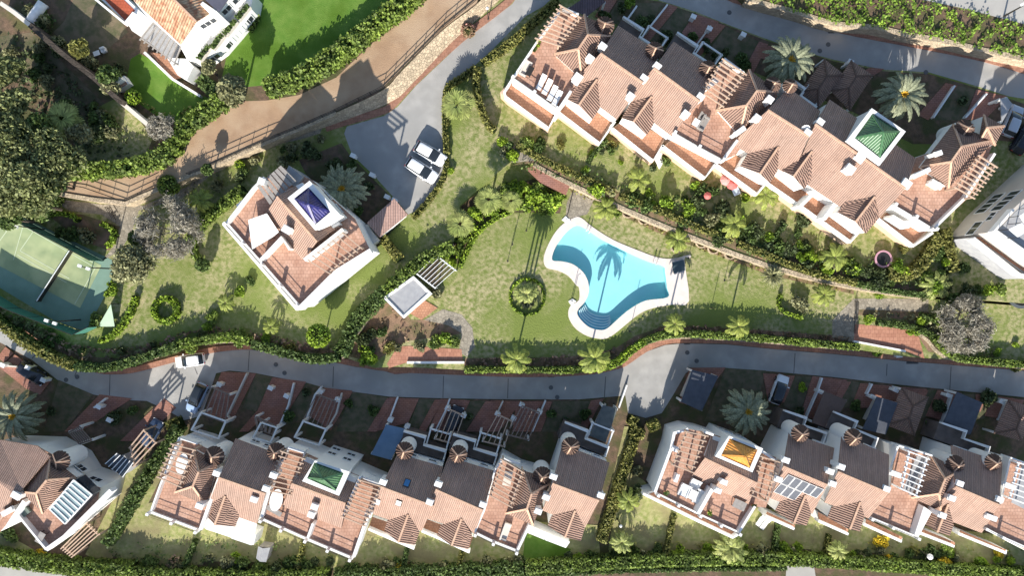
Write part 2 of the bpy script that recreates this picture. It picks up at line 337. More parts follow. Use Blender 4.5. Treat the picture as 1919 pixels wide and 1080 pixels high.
walk('upper_pavement', pts('@ 975,-30 950,5 864,72 776,153 740,192 716,208 648,228 610,240'), .9, ZU + .14, KERB, 'red paved footway under the stone wall')
walk('north_pavement', pts('@ 1350,-20 1375,-2 1440,15 1565,53 1690,78 1840,108 1940,138'), .8, ZU + .14, KERB, 'red paved footway of the upper road')
st('bottom_lane', '@ -20,1056 60,1066 180,1092 1150,1092 1500,1090 1940,1094 1940,1200 -20,1200', ZR - .03, ROADP, 'pale lane below the hedge')
st('bottom_lane_end', '@ 1474,1060 1525,1060 1530,1090 1472,1090', ZR - .02, ROADP, 'pale stub of the lane')
st('north_lane', '@ 1640,-30 1720,-3 1800,14 1940,50 1940,-60 1640,-60', ZN + .01, ROADP, 'pale lane at the top right')
# lawns of the lower gardens
for i, s in enumerate(['@ 160,1040 235,890 325,830 300,900 250,1000 200,1060', '@ 250,960 400,1010 380,1060 215,1062 225,1010', '@ 505,990 570,1015 555,1066 495,1064', '@ 580,1018 670,1045 665,1066 560,1066',
    '@ 680,1000 775,1030 760,1066 675,1066', '@ 780,1030 880,1050 865,1066 770,1066', '@ 885,1010 985,1045 965,1064 870,1064', '@ 985,1000 1070,1030 1060,1056 978,1062', '@ 1170,880 1150,960 1140,1045 1240,1040 1262,960 1205,900',
    '@ 1262,950 1370,1000 1340,1040 1250,1040', '@ 1420,960 1520,1000 1500,1030 1400,1030', '@ 1530,985 1640,1010 1620,1040 1520,1035', '@ 1650,990 1740,1020 1730,1050 1640,1045', '@ 1780,1000 1940,1040 1940,1068 1760,1060', '@ 1170,800 1200,800 1160,930 1140,930', '@ -20,985 80,1040 40,1050 -20,1030']):
    sheet('garden_lawn', pts(s), ZR + .01 + .001 * i, LAWNG if i == 7 else LAWNY, label='small dry lawn of a lower garden')
sheet('garden_lawn', pts('@ 240,950 300,940 1120,985 1125,1040 980,1048 700,1056 250,1052 225,1010'), ZR - .01, LAWNY, label='dry lawns of the lower middle gardens')
sheet('garden_lawn', pts('@ 1150,960 1220,930 1940,1010 1940,1052 1700,1040 1420,1026 1140,1032'), ZR - .01, LAWNY, label='dry lawns of the lower right gardens')
# paths and beds of upper terraces
st('stone_path', '@ 95,372 130,395 190,402 225,425 215,460 190,490 225,470 245,440 260,395 340,372 380,340 430,300 480,278 560,262 600,250 605,235 540,255 470,268 400,310 350,350 270,385 190,383', ZU + .02, PATH, 'crazy paved stone path behind the villa')
st('stone_path', '@ 1075,355 1115,372 1100,402 1060,412 1062,380', ZM + .02, PATH, 'crazy paved landing above the pool')
st('stone_path', '@ 1560,600 1600,560 1740,560 1740,585 1610,580 1600,640 1560,640', ZM + .02, PATH, 'crazy paved path by the steps at the right')
st('stone_path', '@ 795,600 830,580 865,590 885,615 890,650 875,670 860,660 865,625 840,610', ZM + .02, PATH, 'crazy paved path by the pool house')
st('planting_bed', '@ 1070,360 1230,435 1440,515 1600,552 1600,540 1440,503 1230,422 1065,346', ZM + .018, REDSOIL, 'planting bed under the retaining wall', 0)
st('planting_bed', '@ 640,665 700,680 760,640 870,625 870,600 770,600 740,560 720,560 690,600', ZM + .016, REDSOIL, 'bare bed below the pool house')
st('planting_bed', '@ 870,694 960,694 1110,690 1165,678 1190,652 1235,632 1300,628 1440,638 1600,650 1600,632 1440,620 1300,612 1235,615 1190,630 1150,655 1060,670 870,672', ZM + .017, REDSOIL, 'planting bed along the lower road')
st('planting_bed', '@ -20,580 50,612 110,645 150,668 220,672 290,655 400,630 470,630 560,650 630,655 620,664 560,660 480,640 400,641 350,648 280,668 210,685 150,680 100,656 50,620 -20,584', ZU + .014, REDSOIL, 'planting bed above the lower road')
st('planting_bed', '@ 1600,560 1740,585 1790,650 1800,670 1740,660 1700,600 1605,590', ZM + .012, REDSOIL, 'bed round the grey tree')
st('planting_bed', '@ 840,410 880,370 950,350 1000,335 1055,360 1050,400 1000,398 950,400 905,425 880,460 865,500 830,480', ZM + .019, SOIL, 'bed of the central shrubs')
st('planting_bed', '@ 960,310 1000,305 1080,345 1230,412 1440,492 1600,532 1740,552 1740,535 1600,515 1440,470 1230,392 1080,325 1000,290', ZU + .014, REDSOIL, 'planting bed over the retaining wall')
st('planting_bed', '@ 945,275 1000,262 1010,300 960,305', ZU + .02, PATH, 'small stone paving by the wall')
st('planting_bed', '@ 85,400 155,402 225,425 205,470 150,450', ZU + .022, REDSOIL, 'bed beside the tennis court')
st('villa_yard', '@ 560,300 640,268 655,290 765,402 700,470 620,420', ZU + .02, SOIL, 'dark front yard of the blue towered villa')
st('brick_steps_path', 'j 1060,440 1150,435 1540,460 1550,560 1130,560 1000,600 980,570', ZM + .03, RAMP, 'brick ramp by the pool gate')
st('brick_steps_path', 'l 650,270 1020,300 1130,370 1170,530 1040,480 640,400', ZM + .03, RAMP, 'brick ramp at the right')
st('brick_steps_path', '@ 985,316 1000,312 1068,348 1060,366 1012,342', ZU + .03, BRICK, 'brick steps behind the pool')
st('brick_apron', '@ 700,690 735,670 770,672 765,700 740,702', ZR + .06, BRICK, 'brick apron at the pool gate')
# pool
dk = smooth_line(pts('g 470,550 520,555 600,620 760,720 950,800 1090,850 1200,860 1330,830 1330,860 1290,870 k 1325,100 1200,125 1060,150 960,190 870,260 760,350 700,380 640,380 560,360 480,310 430,240 420,180 440,130 500,90 500,0 g 480,1060 420,990 340,950 260,930 235,880 250,800 310,680 380,600'), True, 3)
sheet('pool_deck', dk, ZM + .06, mat('pool_coping', (.72, .64, .57), (.66, .58, .52), 1.5, .8), holes=[WATER], skirt=ZM - .05, label='pale pink paved deck round the pool')
BAS = mat('pool_lining', (.36, .66, .67), (.335, .63, .65), .5, .5); DEP = 1.15
# basin: floor seen through water, walls
wl = [P(p, ZM) for p in WATER]; n = len(wl)
mb = MB(); mb.add([Vector((p.x, p.y, z)) for z in (ZM + .06, ZM - DEP) for p in wl], [(i, (i + 1) % n, n + (i + 1) % n, n + i) for i in range(n)])
v = [Vector((p.x, p.y, ZM - DEP)) for p in wl]; k0 = len(mb.v); mb.v += v
for t in tessellate_polygon([v]): mb.f.append(tuple(k0 + i for i in (t if (v[t[1]] - v[t[0]]).cross(v[t[2]] - v[t[0]]).z > 0 else t[::-1])))
pool = empty('swimming_pool', P((1140, 520), ZM), 'turquoise free-form swimming pool with curved entry steps in the lawn', 'swimming pool')
mb.out('basin', BAS, pool)
wm = bpy.data.materials.new('pool_water'); wm.use_nodes = True; N = wm.node_tree.nodes; L = wm.node_tree.links; N.remove(N['Principled BSDF'])
tb = N.new('ShaderNodeBsdfTransparent'); tb.inputs[0].default_value = (.88, .99, 1, 1); gl = N.new('ShaderNodeBsdfGlossy'); gl.inputs['Roughness'].default_value = .03
fr = N.new('ShaderNodeFresnel'); fr.inputs[0].default_value = 1.33; mx = N.new('ShaderNodeMixShader'); nz = N.new('ShaderNodeTexNoise'); nz.inputs['Scale'].default_value = 1.6
bp = N.new('ShaderNodeBump'); bp.inputs['Distance'].default_value = .03; L.new(nz.outputs[0], bp.inputs['Height']); L.new(bp.outputs[0], gl.inputs['Normal']); L.new(bp.outputs[0], fr.inputs['Normal'])
ge = N.new('ShaderNodeNewGeometry'); m1 = N.new('ShaderNodeMath'); m1.operation = 'SUBTRACT'; m1.inputs[0].default_value = 1; L.new(ge.outputs['Backfacing'], m1.inputs[1]); m2_ = N.new('ShaderNodeMath'); m2_.operation = 'MULTIPLY'; L.new(fr.outputs[0], m2_.inputs[0]); L.new(m1.outputs[0], m2_.inputs[1]); L.new(m2_.outputs[0], mx.inputs[0]); L.new(tb.outputs[0], mx.inputs[1]); L.new(gl.outputs[0], mx.inputs[2]); L.new(mx.outputs[0], N['Material Output'].inputs[0])
v = [Vector((p.x, p.y, ZM - .08)) for p in wl]
ob('water', v, [t if (v[t[1]] - v[t[0]]).cross(v[t[2]] - v[t[0]]).z > 0 else t[::-1] for t in (tuple(t) for t in tessellate_polygon([v]))], wm, pool)
# entry steps: five curved treads against the lower end
edge = pts('k 490,175 500,220 570,290 650,315 710,305 735,270')
inn = pts('k 545,130 570,175 620,205 680,215 720,212 735,205')
STEP = mat('pool_step', (.20, .48, .60), (.18, .44, .56), 1, .5); STEPW = mat('pool_step_edge', (.75, .82, .82), None, 1, .5)
for i in range(5):
    t = i / 5; z = ZM - .28 - i * .17
    a_ = smooth_line([(edge[j][0] * (1 - t) + inn[j][0] * t, edge[j][1] * (1 - t) + inn[j][1] * t) for j in range(6)], False, 4)
    t2 = (i + 1) / 5; b_ = smooth_line([(edge[j][0] * (1 - t2) + inn[j][0] * t2, edge[j][1] * (1 - t2) + inn[j][1] * t2) for j in range(6)], False, 4)
    A = [P(p, ZM - .5) for p in a_]; B = [P(p, ZM - .5) for p in b_]; m2 = MB()
    for q in range(len(A) - 1): m2.prism([A[q], A[q + 1], B[q + 1], B[q]], ZM - DEP - .02, z)
    s_ = m2.out('step', STEP, pool); e_ = MB(); ribbon(e_, [Vector((p.x, p.y, z)) for p in B], z - .02, z + .012, .16); e_.out('step_edge', STEPW, s_)
for s in ('g 560,640 580,655', 'g 1060,880 1085,890'):
    a_, b_ = (P(p, ZM) for p in pts(s)); ld = MB()
    for q in (a_, b_):
        o_ = Vector((.16, .38, 0)); ld.tube([q + o_ + Vector((0, 0, .05)), q + o_ + Vector((0, 0, .75)), q + Vector((0, 0, .85)), q - o_ * .6 + Vector((0, 0, .5)), q - o_ * .6 + Vector((0, 0, -.7))], .035, 6)
    tag(ld.out('pool_ladder', PLAST), 'chrome pool ladder at the %s of the upper pool edge' % ('left end' if '560' in s else 'right end'), 'ladder', 'pool ladders')
ptc = [P(p, ZM) for p in pts('g 1195,880 1270,860 1285,960 1210,980')]
t_ = empty('solar_shower_box', ptc[0], 'grey glazed equipment box on the deck right of the pool', 'equipment box')
MB().prism(ptc, ZM + .06, ZM + .5).out('box', GREYW, t_); c_ = sum(ptc, Vector()) / 4
gp = MB(); u_ = (ptc[1] - ptc[0]).normalized(); v_ = (ptc[3] - ptc[0]).normalized()
gp.prism([c_ - u_ * .8 - v_ * .7, c_ + u_ * .8 - v_ * .7, c_ + u_ * .8 + v_ * .7, c_ - u_ * .8 + v_ * .7], ZM + .5, ZM + .54).out('lid', mat('dark_panel', (.06, .09, .10), None, 1, .25), t_)
for s, lb in (('g 400,540 440,580 410,600 370,570', 'small white shower tray at the upper left of the pool'), ('k 420,100 450,80 480,100 440,130', 'small white shower tray left of the pool steps')):
    q = [P(p, ZM) for p in pts(s)]; m3 = MB().prism(q, ZM, ZM + .12); c_ = sum(q, Vector()) / 4; m3.tube([c_, c_ + Vector((0, 0, 2.0)), c_ + Vector((.3, 0, 2.1))], .04, 6)
    tag(m3.out('shower', PLAST), lb, 'shower', 'pool showers')
# ---------------------------------------------------------------- retaining and garden walls
def wall(line, z0, z1, th, m, label, name='stone_wall', cat='wall', sm=0, group=None):
    p = pts(line); p = smooth_line(p, False, sm) if sm else p
    mb = MB(); ribbon(mb, [P(q, z1) for q in p], z0, z1, th); return tag(mb.out(name, m), label, cat, group)
wall('@ 95,361 175,374 235,381 282,361 355,329 392,314 495,268 555,244 630,211', ZU - .1, ZT + .15, .5, STONE, 'pale stone wall below the left half of the dirt track')
tl, bl = smooth_line(pts('@ 495,268 555,244 630,211 717,169 755,131 830,56 895,6 930,-40'), False, 4), smooth_line(pts('@ 505,277 560,255 640,228 735,190 775,155 852,74 925,10 975,-40'), False, 4)
A, B = [P(p, ZT + .1) for p in tl], [P(p, ZU + .1) for p in bl]; mb = MB(); k = len(A)
v = A + B + [Vector((p.x, p.y, ZU - .1)) for p in A]; mb.add(v, [(k + i, k + i + 1, i + 1, i) for i in range(k - 1)] + [(i, i + 1, 2 * k + i + 1, 2 * k + i) for i in range(k - 1)])
tag(mb.out('stone_wall', STONE), 'tall sloping face of pale rubble between dirt track and upper road', 'wall')
wall('@ 1000,308 1065,343 1230,418 1440,498 1600,538 1740,558', ZM - .1, ZU + .12, .55, STONE, 'rubble stone wall between pool lawn and upper gardens', sm=3)
wall('@ 150,684 210,689 280,671 350,649 400,642 480,642 560,663 640,669', ZR, ZU + .1, .4, STONE, 'stone wall above the left half of the lower road', sm=3)
wall('@ 870,695 1110,693 1165,681 1190,656 1235,637 1300,633 1440,642 1600,656', ZR, ZM + .1, .35, STONE, 'low stone wall between pool lawn and lower road', sm=2)
wall('@ 1700,610 1740,640 1770,670 1860,684 1940,691', ZR, ZM + .1, .4, STONE, 'low stone wall right of the brick ramp', sm=2)
wall('@ 1400,-4 1440,8 1500,24 1565,44 1640,50 1700,64 1760,74 1830,90 1940,114', ZU, ZN + .1, .6, STONE, 'rubble stone wall above the upper road', sm=2)
wall('@ 640,672 665,632 705,572 765,503 850,458', ZM - .1, ZU + .1, .3, STONE, 'stone wall beside the hedge left of the pool house', sm=2)
wall('@ 225,190 270,228 315,264', ZT, ZT + 1.6, .5, CREAM, 'sand coloured garden wall from the barbecue to the corner')
wall('@ 0,5 25,22 55,46', ZT, ZT + 1.6, .5, CREAM, 'sand coloured garden wall in the upper left corner')
wall('@ 55,46 110,95 175,145 225,190', ZT, ZT + 3.0, .6, mat('shade_dark_stone', (.09, .07, .055), (.06, .05, .04), 1, .95, .05, kind='stone', per=(1.5,)), 'tall dark old wall between the two estate lawns')  # shadow band put into the stone colour, wall heightened to cast shadow
wall('@ 315,264 360,228 405,185', ZT, ZT + 1.5, .5, CREAM, 'sand coloured garden wall below the green lawn')
wall('j 1130,560 1560,560', ZM, ZM + .35, .3, WHITE, 'white parapet of the brick ramp by the pool gate', 'parapet_wall')
wall('l 640,400 1030,475', ZM, ZM + .35, .25, WHITE, 'white parapet of the right brick ramp', 'parapet_wall')
def railing(line, z, label, post=22, h=1.0):
    p = [P(q, z) for q in pts(line)]; t = empty('iron_railing', p[0], label, 'railing'); mb = MB(); ps = MB()
    for a_, b_ in zip(p, p[1:]):
        for hh in (h, .55 * h, .15): mb.bar(a_ + Vector((0, 0, hh)), b_ + Vector((0, 0, hh)), .06)
        k = max(1, int((b_ - a_).length / 1.6))
        for i in range(k): q = a_.lerp(b_, i / k); MB().bar(q, q + Vector((0, 0, h + .1)), .07).out('upright', METAL, t)
    mb.out('rail', METAL, t); return t
railing('@ 112,345 160,352 235,378 290,352', ZT + .1, 'dark iron railing at the left end of the dirt track')
railing('@ 355,327 392,312 495,266 555,242 630,209 717,166 755,128 830,52 893,0', ZT + .15, 'long dark iron railing beside the dirt track')
railing('@ 1602,565 1600,625', ZM, 'short dark railing by the stone path at the right')
railing('@ 1075,352 1063,403', ZM, 'short dark railing beside the landing above the pool')
railing('@ 205,390 218,412', ZU, 'small gate railing on the path by the tennis court')
# ---------------------------------------------------------------- houses
class House:
    def __init__(s, ref, zg, label, cat='house', group=None, name='terraced_house'):
        s.zg = zg; s.e = empty(name, P(pts(ref)[0], zg), label, cat, group); s.sp = None
    def wall(s, q, zt, z0=None, m=None, name='wall'):
        return MB().prism([P(p, s.zg + zt) for p in pts(q)], s.zg - .2 if z0 is None else s.zg + z0).out(name, m or WHITE, s.e)
    def floor(s, q, z, m=None, name='terrace_floor'):
        return MB().prism([P(p, s.zg + z) for p in pts(q)], s.zg + z - .12).out(name, m or DECK, s.e)
    def para(s, q, z, h=.9, th=.22, m=None, name='parapet'):
        mb = MB(); ribbon(mb, [P(p, s.zg + z + h) for p in pts(q)], s.zg + z - .3, s.zg + z + h, th); return mb.out(name, m or WHITE, s.e)
    def rail(s, q, z, ts=(.5,), low=.3, h=1.0):
        """low white parapet with pillars and a thin handrail"""
        p = [P(a_, s.zg + z) for a_ in pts(q)]; mb = MB(); ribbon(mb, p, s.zg + z - .4, s.zg + z + low, .3)
        for t in ts:
            k = min(int(t * (len(p) - 1)), len(p) - 2); c = p[k].lerp(p[k + 1], t * (len(p) - 1) - k); mb.box(c, .34, .34, s.zg + z - .1, s.zg + z + 1.25, s.ang(p))
        o = mb.out('parapet', WHITE, s.e); r = MB()
        for a_, b_ in zip(p, p[1:]):
            r.bar(a_ + Vector((0, 0, h)), b_ + Vector((0, 0, h)), .055); r.bar(a_ + Vector((0, 0, h * .66)), b_ + Vector((0, 0, h * .66)), .025)
        r.out('handrail', METAL, o)
    def ang(s, p): return math.atan2(p[-1].y - p[0].y, p[-1].x - p[0].x)
    def face(s, mb, ps, th=.16): mb.slab(ps, th)
    def cap(s, roof, ls, m=None):
        mb = MB()
        for a_, b_ in ls: mb.bar(a_ + Vector((0, 0, .03)), b_ + Vector((0, 0, .03)), .24, .12)
        mb.out('ridge_cap', m or RIDGE, roof)
    def gable(s, r, n, so_, zr=9.1, zn=6.3, zs=6.2, m=None, body=True, bm=None):
        zg = s.zg; r = [P(p, zg + zr) for p in pts(r)]; n = [P(p, zg + zn) for p in pts(n)]; q = [P(p, zg + zs) for p in pts(so_)]
        a_ = MB(); a_.slab([r[0], r[1], n[1], n[0]]); b_ = MB(); b_.slab([r[0], r[1], q[1], q[0]])
        # one roof: both slopes share a mesh
        a_.add(b_.v, b_.f); roof = a_.out('roof', m or TILE, s.e, uv=True); s.cap(roof, [(r[0], r[1])]); s.sp = [r[0], r[1], (q[0] + q[1]) / 2]; s.np = [r[0], r[1], (n[0] + n[1]) / 2]
        if body:
            c = (r[0] + r[1]) / 2; ins = lambda p: Vector((p.x + (c.x - p.x) * .04, p.y + (c.y - p.y) * .04, 0))
            v = [ins(p) for p in (n[0], n[1], q[1], q[0])]; mb = MB(); k = [zn, zn, zs, zs]
            rr = [ins(r[0]), ins(r[1])]; top = [Vector((p.x, p.y, zg + z - .17)) for p, z in zip((v[0], rr[0], v[3], v[2], rr[1], v[1]), (zn, zr, zs, zs, zr, zn))]
            nv = len(top); mb.add(top + [Vector((p.x, p.y, zg - .2)) for p in top], [(0, 1, 4, 5), (1, 2, 3, 4)] + [(i, nv + i, nv + (i + 1) % nv, (i + 1) % nv) for i in range(nv)])
            mb.out('wall', bm or WHITE, s.e)
        return roof
    def dormer(s, q, drop=1.7, wall=True, m=None, back=None):
        """cross gable: A p0 p1 S p2 p3, A and valley ends lie on the main slope"""
        A_, a0, a1, S_, a2, a3 = pts(q); A = hit(s.sp, A_) + Vector((0, 0, .08)); ze = A.z - drop
        def oz(p, z): return P(p, z)
        p0, p3 = hit(s.sp, a0), hit(s.sp, a3); S1 = P(S_, A.z - .1); p1, p2 = P(a1, ze), P(a2, ze)
        p0 = P(a0, max(p0.z, ze) + .03); p3 = P(a3, max(p3.z, ze) + .03)
        mb = MB(); mb.slab([A, p0, p1, S1], .14); mb.slab([A, S1, p2, p3], .14)
        roof = mb.out('gable_roof', m or TILED, s.e, uv=True); s.cap(roof, [(A, S1)])
        if wall:
            c = (p1 + p2 + p0 + p3) / 4; f = lambda p, z: Vector((p.x + (c.x - p.x) * .06, p.y + (c.y - p.y) * .06, z))
            w_ = MB(); w_.prism([f(p0, ze - .1), f(p1, ze - .1), f(p2, ze - .1), f(p3, ze - .1)], s.zg - .2)
            g = [f(p1, ze - .12), f(S1, A.z - .3), f(p2, ze - .12)]; back_ = (A - S1) * .25; back_.z = 0
            w_.add(g + [p + back_ for p in g], [(0, 1, 2), (5, 4, 3), (0, 3, 4, 1), (1, 4, 5, 2)]); w_.out('gable_wall', WHITE, s.e)
    def hip(s, r, c, zr=9.3, ze=7.0, m=None, body=True, z0=None, bm=None):
        """r: ridge ends R1 R2, c: corners NW NE SE SW (R1 belongs to NW NE)"""
        R = [P(p, s.zg + zr) for p in pts(r)]; C = [P(p, s.zg + ze) for p in pts(c)]
        if len(R) == 1: R = R * 2
        fs = [[C[0], C[1], R[0]], [C[1], C[2], R[1], R[0]], [C[2], C[3], R[1]], [C[3], C[0], R[0], R[1]]]
        mb = MB()
        for f in fs:
            f = [p for i, p in enumerate(f) if (p - f[i - 1]).length > .01]; mb.slab(f, .14)
        roof = mb.out('hip_roof', m or TILED, s.e, uv=True)
        s.cap(roof, [(C[0], R[0]), (C[1], R[0]), (C[2], R[1]), (C[3], R[1])] + ([(R[0], R[1])] if (R[0] - R[1]).length > .1 else []))
        if body:
            ct = sum(C, Vector()) / 4; MB().prism([Vector((p.x + (ct.x - p.x) * .07, p.y + (ct.y - p.y) * .07, s.zg + ze - .12)) for p in C], s.zg - .2 if z0 is None else s.zg + z0).out('wall', bm or WHITE, s.e)
        return roof
    def turret(s, c, r=19, z=7.6, h=.95, wall=True, z0=3.6):
        c = P(pts(c)[0], s.zg + z); r = r * (HC - s.zg - z) / FP; n = 36; mb = MB(); v = [c + Vector((0, 0, h))]
        for i in range(n):
            a_ = 2 * math.pi * i / n; v.append(c + Vector((math.cos(a_) * r, math.sin(a_) * r, (.2 if i % 2 else -.1) + .02 * (i % 3))))
        v.append(c + Vector((0, 0, -.2))); f = [(0, 1 + i, 1 + (i + 1) % n) for i in range(n)] + [(n + 1, 1 + (i + 1) % n, 1 + i) for i in range(n)]
        o = ob('turret_roof', v, f, TILED, s.e); cb = MB()
        for i in range(0, n, 11): a_ = 2 * math.pi * i / n + .5; cb.bar(v[0], c + Vector((math.cos(a_) * r * .97, math.sin(a_) * r * .97, .1)), .16, .12)
        cb.out('ridge_cap', RIDGE, o)
        if wall: m2 = MB(); m2.rev(Vector((c.x, c.y, 0)), [(r * .9, s.zg + z0), (r * .9, s.zg + z - .05)], 24); m2.out('turret_wall', WHITE, s.e, smooth=False)
    def chim(s, q, z=9.0, sx=.75, sy=.55, ang=-20, d=2.4):
        for c in pts(q):
            c = P(c, s.zg + z); a_ = math.radians(ang); mb = MB(); mb.box(c, sx, sy, c.z - d, c.z - .35, a_); mb.box(c, sx + .18, sy + .18, c.z - .352, c.z - .25, a_)
            for k in (-1, 1): mb.box(c + Vector((math.cos(a_), math.sin(a_), 0)) * k * sx * .38, .12, sy, c.z - .252, c.z - .08, a_)
            mb.box(c, sx + .1, sy + .1, c.z - .082, c.z, a_); mb.out('chimney', WHITE, s.e)
    def perg(s, a_, b_, n, z=8.3, m=None, zf=6.0, over=.35, w_=.13):
        A = [P(p, s.zg + z) for p in pts(a_)]; B = [P(p, s.zg + z) for p in pts(b_)]; m = m or WOOD
        fr_ = MB(); fr_.bar(A[0] - Vector((0, 0, .12)), A[1] - Vector((0, 0, .12)), .16, .2); fr_.bar(B[0] - Vector((0, 0, .12)), B[1] - Vector((0, 0, .12)), .16, .2)
        for q in (*A, *B): fr_.box(q, .18, .18, s.zg + zf, q.z - .2)
        o = fr_.out('pergola', m, s.e)
        for i in range(n):
            t = i / (n - 1); p, q = A[0].lerp(A[1], t), B[0].lerp(B[1], t); d = (q - p).normalized() * over
            MB().bar(p - d, q + d, w_, .16).out('beam', m, o)
    def win(s, q, zt, items, m=None):
        """windows on the wall below the line q (survey, at zt): (t, z centre, w, h)"""
        a_, b_ = (P(p, s.zg + zt) for p in pts(q)); d = (b_ - a_); d.z = 0; L_ = d.length; d.normalize(); nrm = Vector((d.y, -d.x, 0))
        c0 = origin(s.e); mid = (a_ + b_) / 2
        cc = (c0.x, c0.y)
        if (Vector((0, 0, 0)) - mid).dot(nrm) < 0: nrm = -nrm
        for t, zc, ww, hh in items:
            ww *= 1.25; hh *= 1.2
            c = a_ + d * L_ * t; c.z = s.zg + zc; f = MB(); 
            for (x0, x1, y0, y1) in ((-ww / 2 - .1, ww / 2 + .1, hh / 2, hh / 2 + .1), (-ww / 2 - .1, ww / 2 + .1, -hh / 2 - .1, -hh / 2), (-ww / 2 - .1, -ww / 2, -hh / 2, hh / 2), (ww / 2, ww / 2 + .1, -hh / 2, hh / 2), (-.03, .03, -hh / 2, hh / 2)):
                p = [c + d * x + Vector((0, 0, y)) for x in (x0, x1) for y in (y0, y1)]
                v = [r_ + nrm * k for k in (-.02, .07) for r_ in (p[0], p[2], p[3], p[1])]
                f.add(v, [(4, 5, 6, 7), (3, 2, 1, 0), (0, 1, 5, 4), (1, 2, 6, 5), (2, 3, 7, 6), (3, 0, 4, 7)])
            o = f.out('window', PLAST, s.e)
            v = [c + d * x + Vector((0, 0, y)) + nrm * .025 for x, y in ((-ww / 2, -hh / 2), (ww / 2, -hh / 2), (ww / 2, hh / 2), (-ww / 2, hh / 2))]
            ob('pane', v, [(0, 1, 2, 3)], m or GLASS, o)
    def tower(s, ring, rim, apex, m, zt=9.0, h=1.5):
        R = [P(p, s.zg + zt) for p in pts(ring)]; I = [P(p, s.zg + zt - .25) for p in pts(rim)]; ap = P(pts(apex)[0], s.zg + zt + h)
        c = sum(R, Vector()) / 4; MB().prism([Vector((p.x + (c.x - p.x) * .04, p.y + (c.y - p.y) * .04, s.zg + zt - .55)) for p in R], s.zg - .2).out('tower_wall', WHITE, s.e)
        mb = MB()
        for i in range(4):
            j = (i + 1) % 4; v = [R[i], R[j], Vector((I[j].x, I[j].y, R[0].z)), Vector((I[i].x, I[i].y, R[0].z))]; mb.prism(v, s.zg + zt - .5)
        mb.out('tower_cornice', WHITE, s.e); r = MB()
        MB().prism(I, s.zg + zt - .6, s.zg + zt - .45).out('tower_gutter', GREYW, s.e)
        for i in range(4): r.slab([I[i], I[(i + 1) % 4], ap], .1)
        o = r.out('pyramid_roof', m, s.e, uv=True); s.cap(o, [(p, ap) for p in I], m)
def glaze(name, c1, c2, per=.3): return mat(name, c1, c2, 2, .38, .06, kind='rib', per=(per, .4), spec=.6)
GREEN = glaze('green_glazed_tile', (.07, .17, .07), (.045, .115, .05)); BLUE = glaze('blue_glazed_tile', (.035, .035, .19), (.025, .02, .10)); ORNG = glaze('orange_glazed_tile', (.66, .30, .05), (.5, .21, .04))
def furn(name, q, z, zg, w_, d_, ang, m, label, cat, kind='sofa', group=None):
    c = P(pts(q)[0], zg + z); t = empty(name, c, label, cat, group); a_ = math.radians(ang); ux, uy = Vector((math.cos(a_), math.sin(a_), 0)), Vector((-math.sin(a_), math.cos(a_), 0))
    if kind == 'sofa':
        MB().box(c, w_, d_, c.z + .1, c.z + .38, a_).out('seat', m, t); MB().box(c + uy * (d_ / 2 - .1), w_, .2, c.z + .1, c.z + .8, a_).out('backrest', m, t)
        for k in (-1, 1): MB().box(c + ux * k * (w_ / 2 - .09) - uy * .1, .18, d_ - .2, c.z + .1, c.z + .6, a_).out('arm', m, t)
    elif kind == 'table':
        MB().box(c, w_, d_, c.z + .7, c.z + .76, a_).out('tabletop', m, t)
        for x in (-1, 1):
            for y in (-1, 1): MB().box(c + ux * x * (w_ / 2 - .1) + uy * y * (d_ / 2 - .1), .08, .08, c.z, c.z + .7, a_).out('leg', METAL, t)
    elif kind == 'oval':
        v = MB(); v.rev(Vector((0, 0, c.z)), [(.5, .70), (.5, .77)], 28)
        for p in v.v: x, y = p.x * w_, p.y * d_; p.x, p.y = c.x + x * ux.x + y * uy.x, c.y + x * ux.y + y * uy.y
        v.out('tabletop', m, t); g = MB(); g.rev(c, [(.35, .0), (.1, .08), (.08, .7)], 12); g.out('pedestal', METAL, t)
    elif kind == 'lounger':
        MB().box(c - uy * .35, w_, d_ - .7, c.z + .25, c.z + .4, a_).out('mattress', m, t)
        p = c + uy * (d_ / 2 - .7); b_ = MB(); v = [p + ux * x + Vector((0, 0, .28)) for x in (-w_ / 2, w_ / 2)] + [p + uy * .65 + ux * x + Vector((0, 0, .7)) for x in (w_ / 2, -w_ / 2)]; b_.slab(v, -.12); b_.out('backrest', m, t)
        for x in (-1, 1):
            for y in (-1, 1): MB().box(c + ux * x * (w_ / 2 - .06) + uy * y * (d_ / 2 - .2), .07, .07, c.z, c.z + .27, a_).out('leg', PLAST, t)
    return t
# ---- lower middle row
MG = 'houses of the lower middle row'
h = House('m 1400,350', 0, 'left end house of the lower middle row with beams over its left terrace', group=MG)
h.wall('m 1345,50 1480,90 1560,130 1640,200 1625,370 1500,735 1130,595', 5.88); h.floor('m 1345,50 1480,90 1560,130 1640,200 1625,370 1500,735 1130,595', 6.0)
h.para('m 1480,90 1345,50 1200,400 1130,595', 6, .9); h.rail('m 1130,595 1500,735', 6, (.02, .5, .98)); h.para('m 1500,735 1640,350', 6.3, .7, .4)
h.hip('m 1490,300 1445,410', 'm 1450,130 1630,235 1545,550 1310,455', z0=5); h.turret('m 1610,180', 19, 7.4); h.chim('m 1620,315 1490,560', 9.0)
h.perg('m 1300,95 1195,345', 'm 1450,135 1345,410', 8); h.win('m 1345,50 1480,90', 5.8, [(.3, 3.4, .7, .7), (.8, 3.4, .9, .7)])
furn('oval_table', 'm 1385,230', 6, 0, 1.5, 2.6, -12, PLAST, 'white oval table under the beams of the left end terrace in the lower middle row', 'table', 'oval')
h = House('m 1750,500', 0, 'second house of the lower middle row with white awnings', group=MG)
